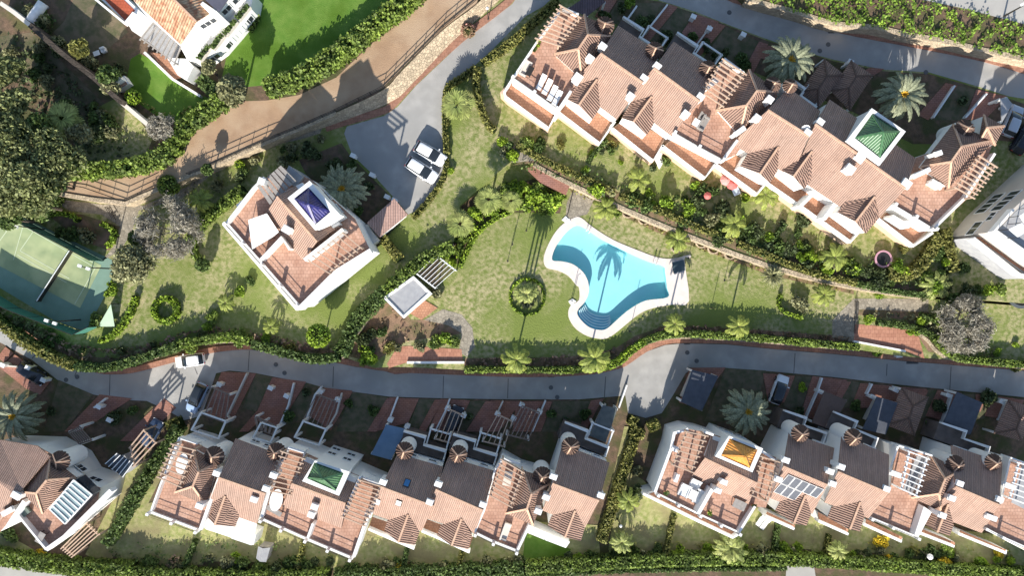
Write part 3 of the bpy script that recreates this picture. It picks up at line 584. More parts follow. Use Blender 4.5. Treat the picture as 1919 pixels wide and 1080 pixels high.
h.gable('m 1640,345 n 70,468', 'm 1765,50 n 190,178', 'm 1555,560 n 5,690'); h.dormer('m 1690,480 1595,530 1555,640 1610,700 1760,712 1795,630'); h.chim('n -20,510 70,430 125,330', 9.2)
h.turret('n 155,150', 18, 7.2); h.wall('m 1550,640 1919,770 1900,850 1540,730', 3.0); h.win('m 1780,60 n 180,178', 6.3, [(.3, 4.4, .8, .7), (.6, 4.4, .8, .7)])
for q in ('m 1790,640 1925,690 1910,765 1770,730', 'm 1742,742 1910,790 1885,852 1732,800', 'm 1555,655 1765,722 1735,785 1560,725'):
    a_ = MB(); z = 5.0 if '1790' in q or '1555' in q else 4.0; a_.slab([P(p, z) for p in pts(q)], .06); a_.out('awning', PLAST, h.e)
h = House('n 500,550', 0, 'wide green towered house of the lower middle row with two beamed terraces', group=MG)
h.wall('n 240,118 360,155 780,335 940,405 840,620 730,940 40,645 130,330', 5.88); h.floor('n 240,118 360,155 780,335 940,405 840,620 730,940 40,645 130,330', 6.0)
h.para('n 240,118 130,330 40,640', 6, .9, .35); h.para('n 730,940 840,620 940,405', 6, 1.0, .4); h.rail('n 40,645 385,800 730,945', 6, (.02, .24, .5, .74, .98)); h.para('n 385,800 425,690', 6, 1.6, .3)
h.para('n 650,645 700,510 780,335', 6, 2.2, .25); h.para('n 240,118 360,155 350,210', 6, .9)
h.gable('n 265,390 670,540', 'n 360,165 765,345', 'n 195,560 640,725', 8.9, 6.5, 6.15, body=False)
h.wall('n 275,380 370,190 760,350 665,520 ', 7.0, z0=5.9)
h.tower('n 440,215 700,300 620,480 345,370', 'n 440,225 660,305 600,440 385,345', 'n 497,355', GREEN)
h.win('n 440,215 700,300', 9, [(.2, 4.1, .8, .8), (.2, 1.7, .8, .8), (.68, 4.4, .8, .8), (.68, 2.0, .8, .8)])
h.perg('n 200,150 95,440', 'n 350,200 245,470', 9); h.perg('n 785,365 655,640', 'n 935,410 800,700', 11)
h.chim('n 435,565 410,625', 8.9, .7, .6); h.chim('n 900,525 840,620', 8.0)
h.para('n 240,118 360,155', 6, 1.6, .3); h.para('n 780,335 940,405', 6, 1.6, .3); h.win('n 780,335 940,405', 5.9, [(.4, 4, .8, .7)])  # north-end parapets raised to stop sun leaking onto the road
furn('oval_table', 'n 165,500', 6, 0, 1.6, 2.8, -12, PLAST, 'white oval table beside a dark bench on the double terrace of the green towered house', 'table', 'oval')
furn('bench', 'n 150,580', 6, 0, 2.0, .6, -30, WOODG, 'dark grey bench at the front of the terrace next to the oval table', 'bench', 'table')
bmt = mat('porch_slab', (.16, .13, .115), (.11, .09, .08), 1, .9)
def row_house(ref, zg, label, ridge, ne, se, dorm, tur, chs, group=None, front=None, ang=-20, dz=0, tr=17):
    h = House(ref, zg, label, group=group); h.gable(ridge, ne, se, 9.1 + dz, 6.3 + dz, 6.2 + dz)
    if dorm: h.dormer(dorm)
    if tur: h.turret(tur, tr, 7.2 + dz, z0=3.6)
    nn = [P(p, zg + 6.3 + dz) for p in pts(ne)]; rr = [P(p, zg + 9.1 + dz) for p in pts(ridge)]; d = nn[1] - nn[0]; d.z = 0; d.normalize(); o_ = Vector((-d.y, d.x, 0))
    if o_.dot((nn[0] + nn[1] - rr[0] - rr[1])) < 0: o_ = -o_
    L_ = (nn[1] - nn[0]).length; q_ = [nn[0] + d * -.3, nn[0] + d * L_ * .96, nn[0] + d * L_ * .96 + o_ * 1.3, nn[0] + d * L_ * .45 + o_ * 1.3, nn[0] + d * L_ * .45 + o_ * 2.3, nn[0] - d * .3 + o_ * 2.3]
    MB().prism(q_, zg - .2, zg + 3.0).out('porch', bmt, h.e); mb = MB(); q2 = [Vector((p.x, p.y, zg)) for p in q_[1:]]; ribbon(mb, q2, zg + 3.0, zg + 3.7, .22); mb.out('porch_parapet', WHITE, h.e)
    pv = MB(); pp = [nn[0] + d * L_ * .5 + o_ * 1.3, nn[0] + d * L_ * .95 + o_ * 1.3, nn[0] + d * L_ * .95 + o_ * 3.4, nn[0] + d * L_ * .5 + o_ * 3.4]
    for a_, b_ in ((0, 3), (1, 2), (3, 2)): pv.bar(Vector((pp[a_].x, pp[a_].y, zg + 2.8)), Vector((pp[b_].x, pp[b_].y, zg + 2.8)), .2)
    for p in pp[2:]: pv.box(p, .3, .3, zg, zg + 2.8)
    if group != 'houses of the lower right row': pv.out('porch_frame', WHITE, h.e)
    w0, w1 = nn[0] + d * L_ * .3, nn[0] + d * L_ * .75
    for w_ in (w0, w1):
        f = MB(); 
        for x0, x1, y0, y1 in ((-.6, .6, .45, .57), (-.6, .6, -.57, -.45), (-.6, -.48, -.45, .45), (.48, .6, -.45, .45)): f.prism([Vector((w_.x, w_.y, zg + 5 + y1)) + d * x + o_ * k for x, k in ((x0, -.3), (x1, -.3), (x1, .1), (x0, .1))], zg + 5 + y0)
        o = f.out('window', PLAST, h.e); g = MB(); g.prism([Vector((w_.x, w_.y, zg + 5.45)) + d * x + o_ * k for x, k in ((-.48, -.3), (.48, -.3), (.48, .03), (-.48, .03))], zg + 4.55); g.out('pane', GLASS, o)
    if chs: h.chim(chs, 9.2 + dz, ang=ang)
    if front:
        fl, line = front; h.wall(fl, 3.0); h.floor(fl, 3.1, DECKO); h.para(line, 3.1, .9, .3)
    return h
h = row_house('n 1100,500', 0, 'gabled lower middle row house with a small blue roof window', 'n 935,415 1330,560', 'n 1060,165 1400,262', 'n 865,615 1240,745', 'n 1140,620 985,665 960,740 1065,830 1190,848 1225,755', 'n 1115,140', 'n 950,380 1300,530', MG, ('n 840,730 1000,790 1180,870 1220,760 870,640', 'n 840,730 1000,800 1185,878'))
def skylight(h, q, pl, m=GLASS):
    c = hit(pl, pts(q)[0]); n_ = (pl[1] - pl[0]).cross(pl[2] - pl[0]).normalized(); n_ = n_ if n_.z > 0 else -n_; d = (pl[1] - pl[0]).normalized(); e_ = n_.cross(d)
    f = MB(); v = [c + d * x + e_ * y + n_ * k for k in (-.05, .14) for x, y in ((-.38, -.5), (.38, -.5), (.38, .5), (-.38, .5))]; f.add(v, [(4, 5, 6, 7), (0, 1, 5, 4), (1, 2, 6, 5), (2, 3, 7, 6), (3, 0, 4, 7)])
    o = f.out('roof_window', METAL, h.e); v = [c + d * x + e_ * y + n_ * .15 for x, y in ((-.3, -.42), (.3, -.42), (.3, .42), (-.3, .42))]; ob('pane', v, [(0, 1, 2, 3)], m, o)
skylight(h, 'n 1130,385', h.np, mat('blue_glass', (.06, .2, .42), None, 1, .15)); skylight(h, 'n 1070,530', h.sp, PLAST)
h = row_house('n 1500,550', 0, 'gabled lower middle row house between roof window house and furnished terrace', 'n 1345,435 1700,592', 'n 1440,190 1792,295', 'n 1245,640 1640,765', 'n 1540,650 1385,700 1355,775 1465,855 1590,882 1620,775', 'n 1515,165', 'n 1365,395 1700,550', MG, ('n 1240,740 1370,790 1590,900 1625,790 1260,650', 'n 1240,745 1370,800 1600,905'))
h = House('o -50,600', 0, 'house of the lower middle row with a hipped pavilion and a furnished terrace', group=MG)
q = 'n 1840,200 o 75,290 220,330 280,400 130,700 40,890 n 1640,752 1710,590 1790,290'
h.wall(q, 5.88); h.floor(q, 6.0); h.para('n 1640,752 1710,590 1790,290 1850,200 1980,240', 6, .9); h.rail('n 1640,752 1780,820 o 40,890', 6, (.02, .5, .98)); h.para('o 40,890 130,700', 6, 1.1, .3)
h.hip('o 145,465 110,580', 'o 80,285 285,385 155,700 n 1870,612', z0=5); h.turret('o 225,330', 18, 7.4); h.chim('o 255,495 195,600', 9.2); h.perg('n 1850,215 1760,480', 'o 75,300 n 1905,560', 9, m=WOOD)
furn('sofa', 'n 1870,740', 6, 0, 2.2, .9, 70, CREAM, 'cream sofa by the parapet of the furnished terrace', 'sofa'); furn('dining_table', 'n 1885,340', 6, 0, 1.0, 1.8, -12, CREAM, 'cream table under the beams of the furnished terrace', 'table', 'table')
h = row_house('o 450,400', 0, 'right end house of the lower middle row with bright white awnings', 'o 300,390 650,520', 'o 375,95 730,232', 'o 225,590 545,720', 'o 470,590 295,630 265,705 395,792 515,818 545,715', 'o 435,105', 'o 310,340 665,480', MG, None)
h.wall('o 130,700 430,830 400,860 115,750', 3.0)
for q in ('o 135,705 270,765 240,810 108,755', 'o 275,765 432,828 402,872 245,812'): a_ = MB(); a_.slab([P(p, 4.2) for p in pts(q)], .06); a_.out('awning', PLAST, h.e)
# ---- lower right row
RG_ = 'houses of the lower right row'
h = House('o 1500,350', 0, 'left end orange towered house of the lower right row with white sofas', group=RG_)
q = 'o 1215,10 1320,-20 1440,0 1880,140 1900,330 1820,560 1700,755 1395,615 1070,455 1190,130'
h.wall(q, 5.88); h.floor(q, 6.0); h.para('o 1320,-20 1215,10 1190,130 1070,455', 6, 1.0, .35); h.rail('o 1070,455 1395,615 1700,755', 6, (.02, .25, .5, .75, .98)); h.para('o 1700,755 1820,560', 6, .9, .3); h.para('o 1395,615 1500,430', 6, 1.8, .45)
h.wall('o 985,460 1075,440 1395,620 1700,765 1650,800 1340,650', 3.4); h.floor('o 1010,475 1070,450 1395,620 1690,760 1655,785 1340,635', 3.5, DECKO); h.para('o 980,465 1340,645 1655,795 1705,765', 3.5, .9, .3)
h.gable('o 1440,200 1835,388', 'o 1500,15 1885,150', 'o 1340,340 1770,545', 8.9, 6.5, 6.15, body=False); h.wall('o 1450,190 1510,30 1870,150 1825,370', 7.0, z0=5.9)
h.tower('o 1625,30 1880,125 1800,305 1520,185', 'o 1625,45 1835,130 1775,270 1560,175', 'o 1742,185', ORNG); h.win('o 1625,30 1880,125', 9, [(.3, 4.2, .8, .8), (.7, 4.2, .8, .8)])
h.perg('o 1310,0 1210,250', 'o 1450,30 1340,300', 8); h.perg('o 1880,190 1800,480', 'o 1990,225 1900,520', 9)
h.chim('o 1590,380 1545,445', 8.9, .7, .5); h.chim('o 1235,350', 7.4, .3, .9); h.chim('o 1220,130', 7.2)
for x, y, lb, k, w_ in ((1285, 432, 'white sofa left of the white table below the orange tower', 'sofa', 1.6), (1345, 462, 'low white table between the sofas below the orange tower', 'table', 1.2), (1395, 480, 'white sofa right of the white table below the orange tower', 'sofa', 1.9), (1362, 390, 'square white sofa above the white table below the orange tower', 'sofa', 1.4)):
    furn('sofa' if k == 'sofa' else 'low_table', f'o {x},{y}', 6, 0, 1.3 if k == 'sofa' else 1.0, w_, -25, PLAST, lb, k, k)
furn('garden_table', 'o 1690,535', 6, 0, 1.6, 1.1, -25, WOODG, 'grey table on the right part of the terrace below the orange tower', 'table', 'table')
h.para('o 1440,0 1510,25', 6, 1.6, .3); h.para('o 1870,145 1990,225', 6, 1.8, .3); h.wall('o 1820,560 1900,330 1870,150 2000,200 1960,420 1900,570', 5.85); h.floor('o 1820,560 1900,330 1870,150 2000,200 1960,420 1900,570', 5.98)  # tall north parapets added to block sun patches on the road
h = row_house('p 250,300', 0, 'gabled house of the lower right row with solar panels on its slope', 'p 110,260 440,400', 'p 155,5 495,122', 'p 15,500 330,615', 'p 275,475 95,515 50,595 190,688 285,705 320,620', 'p 235,10', 'p 135,215 468,300 485,392 80,360', RG_, ('p -10,600 200,700 190,735 -20,640', 'p -20,635 195,730'))
sc = [hit(h.sp, p) for p in pts('p 145,310 415,425')]; d = (sc[1] - sc[0]); d.z = 0; pn = MAT_P = mat('solar_cell', (.05, .055, .07), (.07, .075, .09), 3, .2, spec=.6)
ex = Vector((h.sp[1] - h.sp[0])).normalized(); n_ = (h.sp[1] - h.sp[0]).cross(h.sp[2] - h.sp[0]).normalized(); n_ = n_ if n_.z > 0 else -n_; ey = ex.cross(n_).normalized()
if ey.z > 0: ey = -ey
o0 = hit(h.sp, pts('p 148,312')[0]) + n_ * .12; pw = (sc[1] - sc[0]).length / 5
for r_ in range(2):
    for c_ in range(5 if r_ == 0 else 3):
        a_ = o0 + ex * (c_ * pw) + ey * (r_ * 1.75); f = MB(); v = [a_ + ex * x + ey * y + n_ * k for k in (0, .05) for x, y in ((.03, .03), (pw - .03, .03), (pw - .03, 1.7), (.03, 1.7))]; f.add(v, [(4, 5, 6, 7), (7, 6, 5, 4), (0, 1, 5, 4), (1, 2, 6, 5), (2, 3, 7, 6), (3, 0, 4, 7)][:1] + [(0, 1, 5, 4), (1, 2, 6, 5), (2, 3, 7, 6), (3, 0, 4, 7)])
        o = f.out('solar_panel', PLAST, h.e); v = [a_ + ex * x + ey * y + n_ * .055 for x, y in ((.07, .07), (pw - .07, .07), (pw - .07, 1.66), (.07, 1.66))]; ob('cell', v, [(0, 1, 2, 3), ], pn, o)
h = row_house('p 650,300', 0, 'tall gabled house of the lower right row right of the solar panels', 'p 520,302 900,462', 'p 550,22 905,172', 'p 420,530 750,650', 'p 685,525 475,565 445,640 610,732 685,750 720,640', 'p 630,40', 'p 550,265 890,430', RG_, ('p 370,600 600,730 590,775 385,680', 'p 375,670 600,770'), dz=.6)
h = House('p 1100,450', 0, 'lower right row house with white beams over a grey floor', group=RG_)
q = 'p 960,110 1230,180 1450,290 1290,590 1150,570 1095,780 730,630 910,460'
h.wall(q, 5.88); h.floor(q, 6.0); h.para('p 1230,180 975,105', 6, 1.5); h.para('p 975,105 905,300', 6, .9); h.rail('p 730,630 900,700 1100,785', 6, (.05, .5, .98)); h.wall('p 1165,560 1225,600 1125,790 1095,775', 7.2)  # first parapet, at the north end, raised to block sun leaks
h.wall('p 725,660 1005,800 995,825 720,700', 3.0); h.floor('p 735,655 1005,790 995,815 730,690', 3.1, DECKO); h.para('p 715,695 1000,825', 3.1, .9, .3)
h.floor('p 1110,180 1215,210 1110,480 1005,440', 6.03, GREYW, 'grey_floor')
h.hip('p 1325,350 1280,465', 'p 1220,180 1455,285 1290,590 1070,495', z0=5); h.turret('p 1395,245', 18, 7.6); h.chim('p 960,320', 8.2, 1.3, .5); h.chim('p 1380,500 1310,630', 9.2); h.perg('p 1060,150 1000,430', 'p 1190,200 1110,480', 8, m=PLAST)
h = row_house('p 1550,500', 0, 'gabled lower right row house right of the grey floored terrace', 'p 1400,412 1730,552', 'p 1370,100 1755,232', 'p 1180,600 1600,760', 'p 1345,540 1215,600 1175,695 1265,755 1360,782 1390,700', 'p 1680,225', 'p 1440,390 1740,510', RG_, ('p 1130,720 1400,830 1395,865 1120,760', 'p 1120,755 1395,862'), tr=16)
h = House('p 1800,600', 0, 'house cut by the right edge in the lower right row with white beams', group=RG_)
q = 'p 1800,200 2000,260 2100,600 2000,930 1580,700 1700,580 1745,540'
h.wall(q, 5.88); h.floor(q, 6.0); h.para('p 2000,260 1815,195', 6, 1.5); h.para('p 1815,195 1740,540', 6, .9); h.rail('p 1575,700 1750,790 2000,900', 6, (.05, .4, .98)); h.chim('p 1815,410 1675,645', 8.4, 1.3, .5); h.perg('p 1880,235 1815,500', 'p 2000,270 1950,550', 8, m=PLAST)  # north-end parapet raised to keep sun patches off the road
h.wall('p 1430,740 1790,890 1780,915 1425,770', 3.0); h.floor('p 1440,740 1780,885 1775,905 1435,765', 3.1, DECKO); h.para('p 1425,765 1785,912', 3.1, .9, .3)
h.floor('p 1900,250 2000,280 1920,580 1820,530', 6.03, GREYW, 'grey_floor')
# ---- upper row
UG = 'houses of the upper row'
h = House('c 350,450', ZU, 'left end house of the upper row with white sun loungers on a wide terrace', group=UG)
q = 'c 375,55 520,115 700,180 740,280 520,600 340,830 0,590 20,560 200,290'
h.wall(q, 5.88); h.floor(q, 6.0); h.para('c 375,55 200,290 20,560 0,590', 6, .9); h.rail('c 0,590 165,705 340,830', 6, (.02, .5, .98)); h.para('c 340,830 440,680', 6, 1.2, .3); h.para('c 370,50 500,105', 6, .9)
h.wall('b 1830,690 c 0,595 335,835 275,960 b 1880,740', 2.9, m=PEACH); h.floor('b 1860,700 c 0,605 330,840 275,935 b 1885,730', 3.0, DECKO); h.para('c 0,590 b 1860,690 1870,725 c 270,960 340,835', 3.0, .65, .28)
h.hip('c 568,260 495,368', 'c 540,105 745,270 520,590 315,405', z0=5); h.turret('c 690,195', 18.5, 7.4); h.chim('c 680,340 585,430', 9.2, ang=-36); h.chim('c 490,580', 8.0, .9, .9, ang=-36, d=3)
h.perg('c 370,45 190,290', 'c 500,125 345,340', 9, m=WOOD)
for i, (x, y) in enumerate(((218, 622), (262, 658), (300, 705), (335, 742))): furn('sun_lounger', f'c {x},{y}', 6, ZU, .65, 1.9, -27, PLAST, ('first', 'second', 'third', 'fourth')[i] + ' from the left of the white sun loungers on the upper terrace', 'sun lounger', 'lounger', 'white sun loungers')
furn('outdoor_sofa', 'c 100,520', 6, ZU, 1.9, .9, 62, CREAM, 'cream outdoor sofa left of the sun loungers', 'sofa'); furn('outdoor_table', 'c 130,545', 6, ZU, 1.2, .7, 62, METAL, 'black table beside the cream outdoor sofa', 'table', 'table')
h = row_house('c 750,600', ZU, 'gabled upper row house next to the terrace of sun loungers', 'c 660,400 980,622', 'c 795,190 1110,395', 'c 430,630 785,895', 'c 635,595 480,640 410,742 500,787 600,892 658,810', 'c 1065,380', 'c 990,580 890,715', UG, None, -36, tr=17)
h.wall('c 345,840 430,730 760,900 655,1075', 2.9, m=PEACH); h.floor('c 355,835 440,740 745,900 655,1050', 3.0, DECKO); h.para('c 340,835 655,1075 770,910', 3.0, .65, .28)
h = row_house('c 1200,700', ZU, 'gabled house of the upper row left of the sofa terrace', 'c 1060,510 1405,762', 'c 1210,310 1530,525', 'c 830,740 1195,1020', 'c 1045,725 890,767 820,882 910,912 1010,1012 1062,930', 'c 1465,520', 'c 1090,490 1415,720 1305,850', UG, None, -36, tr=17)
h.wall('c 750,960 860,880 1150,1030 g 1060,130', 2.9, m=PEACH); h.floor('c 760,960 870,890 1140,1030 g 1055,105', 3.0, DECKO); h.para('c 750,960 g 1055,125 1130,10', 3.0, .65, .28)
h = House('c 1600,850', ZU, 'house of the upper row with beams, a hipped pavilion and a sofa terrace', group=UG)
q = 'c 1590,440 1740,545 1919,620 1990,720 1760,1040 1680,1160 1580,1200 1200,1000 1400,760 1480,640'
h.wall(q, 5.88); h.floor(q, 6.0); h.rail('c 1200,1000 1390,1110 1575,1210', 6, (.02, .5, .98)); h.para('c 1590,440 1440,680', 6, .8); h.para('c 1575,1210 1690,1050', 6, .9, .3); h.para('c 1590,435 1740,545', 6, .9)
h.wall('g 1050,110 1130,10 1570,210 1445,265', 2.9, m=PEACH) if False else None
h.wall('g 1130,20 1210,-50 1520,140 1445,255', 2.9, m=PEACH); h.floor('g 1140,20 1215,-45 1505,145 1445,235', 3.0, DECKO); h.para('g 1125,10 1445,255 1525,150', 3.0, .65, .28)
h.hip('c 1835,680 1755,792', 'c 1775,520 1995,690 1700,1010 1540,828', z0=5); h.turret('d 30,635', 15.5, 7.4); h.chim('c 1840,880', 9.2, ang=-36); h.chim('c 1710,980', 8.2, 1.3, .45, ang=36, d=2.5); h.chim('c 1500,620', 8, 1.4, .5, ang=36)
h.perg('c 1590,450 1425,690', 'c 1740,550 1570,790', 9); furn('sofa', 'c 1425,930', 6, ZU, 1.8, .9, 60, WOODG, 'brown sofa on the terrace in the middle of the upper row', 'sofa'); furn('low_table', 'c 1370,930', 6, ZU, .9, .9, -30, PLAST, 'white low table beside the brown sofa of the upper row', 'table', 'table')
furn('armchair', 'c 1415,880', 6, ZU, .9, .8, 60, WOODG, 'brown armchair above the white low table of the upper row', 'armchair')
h = row_house('d 100,850', ZU, 'gabled house of the upper row with a white satellite dish', 'c 1915,825 d 305,1022', 'd 150,655 390,832', 'g 1640,0 h 175,240', 'h 75,20 g 1770,62 1710,165 1858,222 h 12,292 70,200', 'd 160,645', 'd 15,740 300,990', UG, None, -36, tr=14)
h.wall('g 1520,150 1640,60 h 40,240 g 1840,375', 2.9, m=PEACH); h.floor('g 1535,150 1645,70 h 10,250 g 1835,350', 3.0, DECKO); h.para('g 1520,145 1835,378 h 20,250', 3.0, .65, .28)
dsh = empty('satellite_dish', P(pts('d 275,965')[0], ZU + 8.8), 'white satellite dish on the ridge near a chimney of the upper row', 'satellite dish'); c_ = origin(dsh); m_ = MB(); m_.rev(Vector((0, 0, 0)), [(.02, 0), (.3, .04), (.55, .16)], 20, False)
for p in m_.v: y, z = p.y, p.z; p.y = y * .8 - z * .5; p.z = z * .8 + y * .5; p += c_
m_.out('dish', PLAST, dsh); MB().bar(c_ - Vector((0, 0, 1)), c_, .06).bar(c_, c_ + Vector((0, -.45, .4)), .03).out('mount', METAL, dsh)
h = House('d 700,1000', ZU, 'wide double house of the upper row with a green pyramid tower', group=UG)
h.gable('d 350,930 h 1030,332', 'd 460,745 h 1110,110', 'h 190,235 770,625', 9.1, 6.3, 6.2)
h.dormer('h 325,55 200,90 92,192 190,242 270,335 328,262'); h.dormer('h 795,395 570,437 520,512 655,582 732,672 832,552')
h.tower('d 775,810 1030,985 h 835,160 d 585,1055', 'd 775,850 985,985 h 830,108 d 640,1038', 'd 862,992', GREEN, 9.4)
h.chim('d 395,910', 9.2, ang=-36); h.chim('h 690,100 618,185 1040,295', 9.2, 1.0, .8, ang=-36)
h.wall('h -10,290 90,190 740,600 620,745', 2.9, m=PEACH); h.floor('h 10,290 95,200 720,600 615,710', 3.0, DECKO); h.para('h -10,290 300,505 618,735 680,660', 3.0, .65, .28); h.para('h 420,560 510,440', 3.0, 2.6, .5); h.para('h 240,470 330,380', 3.0, 2.6, .4)
h = House('h 1200,400', ZU, 'right end house of the upper row with white edged beams and a bare terrace', group=UG)
q = 'h 1110,100 1400,0 1690,-20 1560,330 1480,420 1230,645 915,455 1030,335'
h.wall(q, 5.88); h.floor(q, 6.0); h.rail('h 915,455 1075,550 1230,645', 6, (.02, .5, .98)); h.para('h 1230,645 1480,400 1700,70', 6, .8, .3)
h.wall('h 830,560 930,470 1200,650 1090,765', 2.9, m=PEACH); h.floor('h 840,560 930,480 1180,650 1090,740', 3.0, DECKO); h.para('h 820,555 1090,765 1235,665', 3.0, .65, .28); h.para('h 930,540 1060,620', 3.0, 2.2, .4)
h.hip('h 1448,20 1368,135', 'd 1385,930 h 1700,-30 1350,330 1140,170', z0=5); h.turret('d 1465,970', 19, 7.4); h.hip('d 1640,958', 'd 1615,860 1770,945 1700,1090 1575,1075', 8.6, 7.0)
h.chim('h 1280,68', 9.0, .7, .45, ang=20); h.chim('h 1155,215', 8.0, 2.0, .4, ang=25, d=3); h.chim('h 1265,300', 7.2, 1.4, .5, ang=-30, d=2); h.perg('h 1590,95 1410,330', 'h 1700,165 1530,400', 9)
# ---- blue towered villa
h = House('f 350,600', ZU + 1.0, 'detached villa with a dark blue pyramid tower and wide terraces', name='villa')
q = 'e 1700,560 f 20,330 185,165 350,200 750,560 840,790 330,1190 310,1210'
h.wall('f -220,590 -20,330 180,165 420,270 740,560 860,800 330,1230', 5.88); h.floor('f -220,590 -20,330 180,165 420,270 740,560 850,790 335,1215', 6.0)
h.rail('f -220,590 60,910 335,1225', 6, (.02, .25, .5, .75, .98)); h.para('f 335,1225 600,960 860,800', 6, .8, .6); h.para('f -220,590 -20,330 60,250', 6, .9, .3)
h.wall('f -240,610 -215,585 335,1225 310,1250', 3.2); h.para('f -250,600 305,1245', 3.2, .6, .25)
h.gable('f 155,395 455,735', 'f 350,280 640,605', 'f 50,550 350,870', 8.9, 6.5, 6.2, body=False); h.wall('f 160,380 345,290 630,600 455,710', 7.2, z0=5.9)
h.tower('f 400,275 630,530 440,645 235,405', 'f 395,325 562,510 450,605 288,410', 'f 388,455', BLUE, 10.2)
h.win('f 410,275 630,530', 10.2, [(.3, 6, .9, .9), (.7, 6, .9, .9), (.5, 3.2, .9, 1)])
h.perg('f 640,660 380,865', 'f 780,775 540,965', 8, m=WOOD); h.para('f 650,640 360,870', 6, 2.4, .4)
sl_ = MB(); 
for i in range(7):
    t = i / 7; A = [P(p, ZU + 8.4) for p in pts('f 185,160 300,275')]; B = [P(p, ZU + 8.4) for p in pts('f 0,320 95,460')]
    sl_.slab([A[0].lerp(B[0], t), A[1].lerp(B[1], t), A[1].lerp(B[1], t + .11), A[0].lerp(B[0], t + .11)], .08 + .03 * (i % 2))
sl_.out('slatted_roof', WOODG, h.e); h.chim('f 35,275', 8.9, .6, .6); h.chim('f 225,640', 9.2, .9, .7, ang=-30)
h.wall('f 245,160 350,245 300,330 200,260', 6.6, m=GREYW)
h.para('f 30,870 190,700 250,790', 6, 1.5, .3); furn('lounge_sofa', 'f 100,770', 6, ZU, 2.2, .8, 40, CREAM, 'cream sofa behind the low wall on the villa terrace', 'sofa')
cn = MB(); A = [P(p, ZU + z) for p, z in zip(pts('f -60,570 80,520 170,660 120,700 -30,790'), (8.3, 8.6, 8.2, 8.0, 8.1))]; cn.slab(A, .05); t_ = empty('shade_sail', A[0] - Vector((0, 0, 2)), 'white shade sail stretched over the villa terrace', 'shade sail'); cn.out('cloth', PLAST, t_)
ps_ = MB()
for p in A: ps_.bar(Vector((p.x, p.y, ZU + 6)), p, .07)
ps_.out('post', METAL, t_)
for x, y, lb in ((-75, 480, 'white table at the far left of the villa terrace'), (-40, 560, 'white bench beside the white table of the villa')): furn('terrace_table', f'f {x},{y}', 6, ZU, 1.1, 1.6, 40, PLAST, lb, 'table', 'table')
# garage wing
h.wall('f 850,600 1030,430 1110,530 920,690', 2.0, m=WHITE); h.wall('f 745,650 830,600 920,720 850,770', 1.6, m=CREAM)
r_ = MB(); A = [P(p, ZU + 3.3) for p in pts('f 830,590 1035,408 1135,530 925,700')]; r_.slab(A, .12); r_.out('wing_roof', mat('pink_tile', (.50, .32, .26), (.44, .28, .23), 1, .85, .06, kind='tile', per=(.3, .4)), h.e, uv=True)
# ---- lower left house
h = House('m 250,500', 0, 'house at the lower left corner with a glass conservatory and a long white parapet', name='corner_house')
q = 'm 0,100 280,110 480,220 560,350 750,420 720,560 345,885 120,610 0,750 -100,700 -100,100'
h.wall(q, 5.88); h.floor(q, 6.0)
h.gable('m -150,300 95,455', 'm 0,60 375,190', 'm -250,560 20,720', 8.6, 7.2, 6.2, body=False) if False else None
r_ = MB(); z = 8.6; A = {k: P(pts('m ' + k)[0], zz) for k, zz in (('0,370', 8.4), ('90,455', 8.4), ('160,440', 8.3), ('375,185', 7.2), ('280,105', 7.2), ('0,60', 7.2), ('-150,280', 8.4), ('-150,20', 7.2), ('70,600', 6.4), ('-60,720', 6.2), ('-200,500', 6.2))}
r_.slab([A[k] for k in ('-150,280', '0,370', '90,455', '160,440', '375,185', '280,105', '0,60', '-150,20')]); o = r_.out('roof', TILE, h.e, uv=True)
r_ = MB(); r_.slab([A[k] for k in ('-150,280', '0,370', '90,455', '70,600', '-60,720', '-200,500')]); r_.out('roof', TILE, h.e, uv=True)
h.hip('m 352,362 272,462', 'm 380,195 572,345 320,612 155,450', 9.3, 7.0, z0=5); h.turret('m 455,215', 19, 7.4); h.chim('m 115,480', 8.6, 1.0, .7, ang=-30); h.chim('m 50,600', 7.8, 1.4, .5, ang=30)
h.para('m 120,610 345,885', 6, .8, .25); h.para('m 345,885 480,790 830,440', 6, 1.0, .5); h.para('m 60,700 180,520', 6, 1.4, .45)
h.win('m 380,195 572,345', 7.0, [(.15, 4.8, .9, .9), (.3, 2.2, .9, .9), (.75, 4.6, .9, .9)]); h.win('m 280,110 380,190', 6.0, [(.5, 4.2, .8, .8)])
h.win('m 560,350 750,420', 6.0, [(.5, 4.2, 1.1, .9)]); h.wall('m 880,190 930,170 990,260 910,330 830,280', 2.6, m=GREYW)
cg = MB(); C = [P(p, z) for p, z in zip(pts('m 555,360 690,470 490,690 375,580'), (8.4, 7.9, 7.9, 8.4))]; GL2 = mat('roof_glass', (.30, .38, .38), (.2, .27, .28), .8, .15, spec=.6)
cg.slab(C, .05); o = cg.out('conservatory_roof', GL2, h.e); MB().prism([Vector((p.x, p.y, 7.7)) for p in C], 6.0).out('conservatory_wall', GLASS, h.e)
for i in range(9): t = i / 8; MB().bar(C[0].lerp(C[3], t) + Vector((0, 0, .06)), C[1].lerp(C[2], t) + Vector((0, 0, .06)), .12).out('rafter', PLAST, o)
MB().bar(C[0], C[3], .16).bar(C[1], C[2], .16).out('rafter', PLAST, o)
h.perg('m 975,115 1005,255', 'm 1075,-10 1165,85', 5, z=4.2, zf=0, w_=.14, over=.2); h.perg('m 470,865 550,930', 'm 645,690 735,775', 6, z=3.2, zf=0)
gq = [P(p, 4.4) for p in pts('m 790,240 880,160 1000,230 920,340')]; cg = MB(); cg.slab(gq, .05); o = cg.out('lower_glass_roof', GLASS, h.e)
for i in range(6): t = i / 5; MB().bar(gq[0].lerp(gq[1], t * 0) .lerp(gq[3], t) + Vector((0, 0, .05)), gq[1].lerp(gq[2], t) + Vector((0, 0, .05)), .09).out('rafter', PLAST, o)
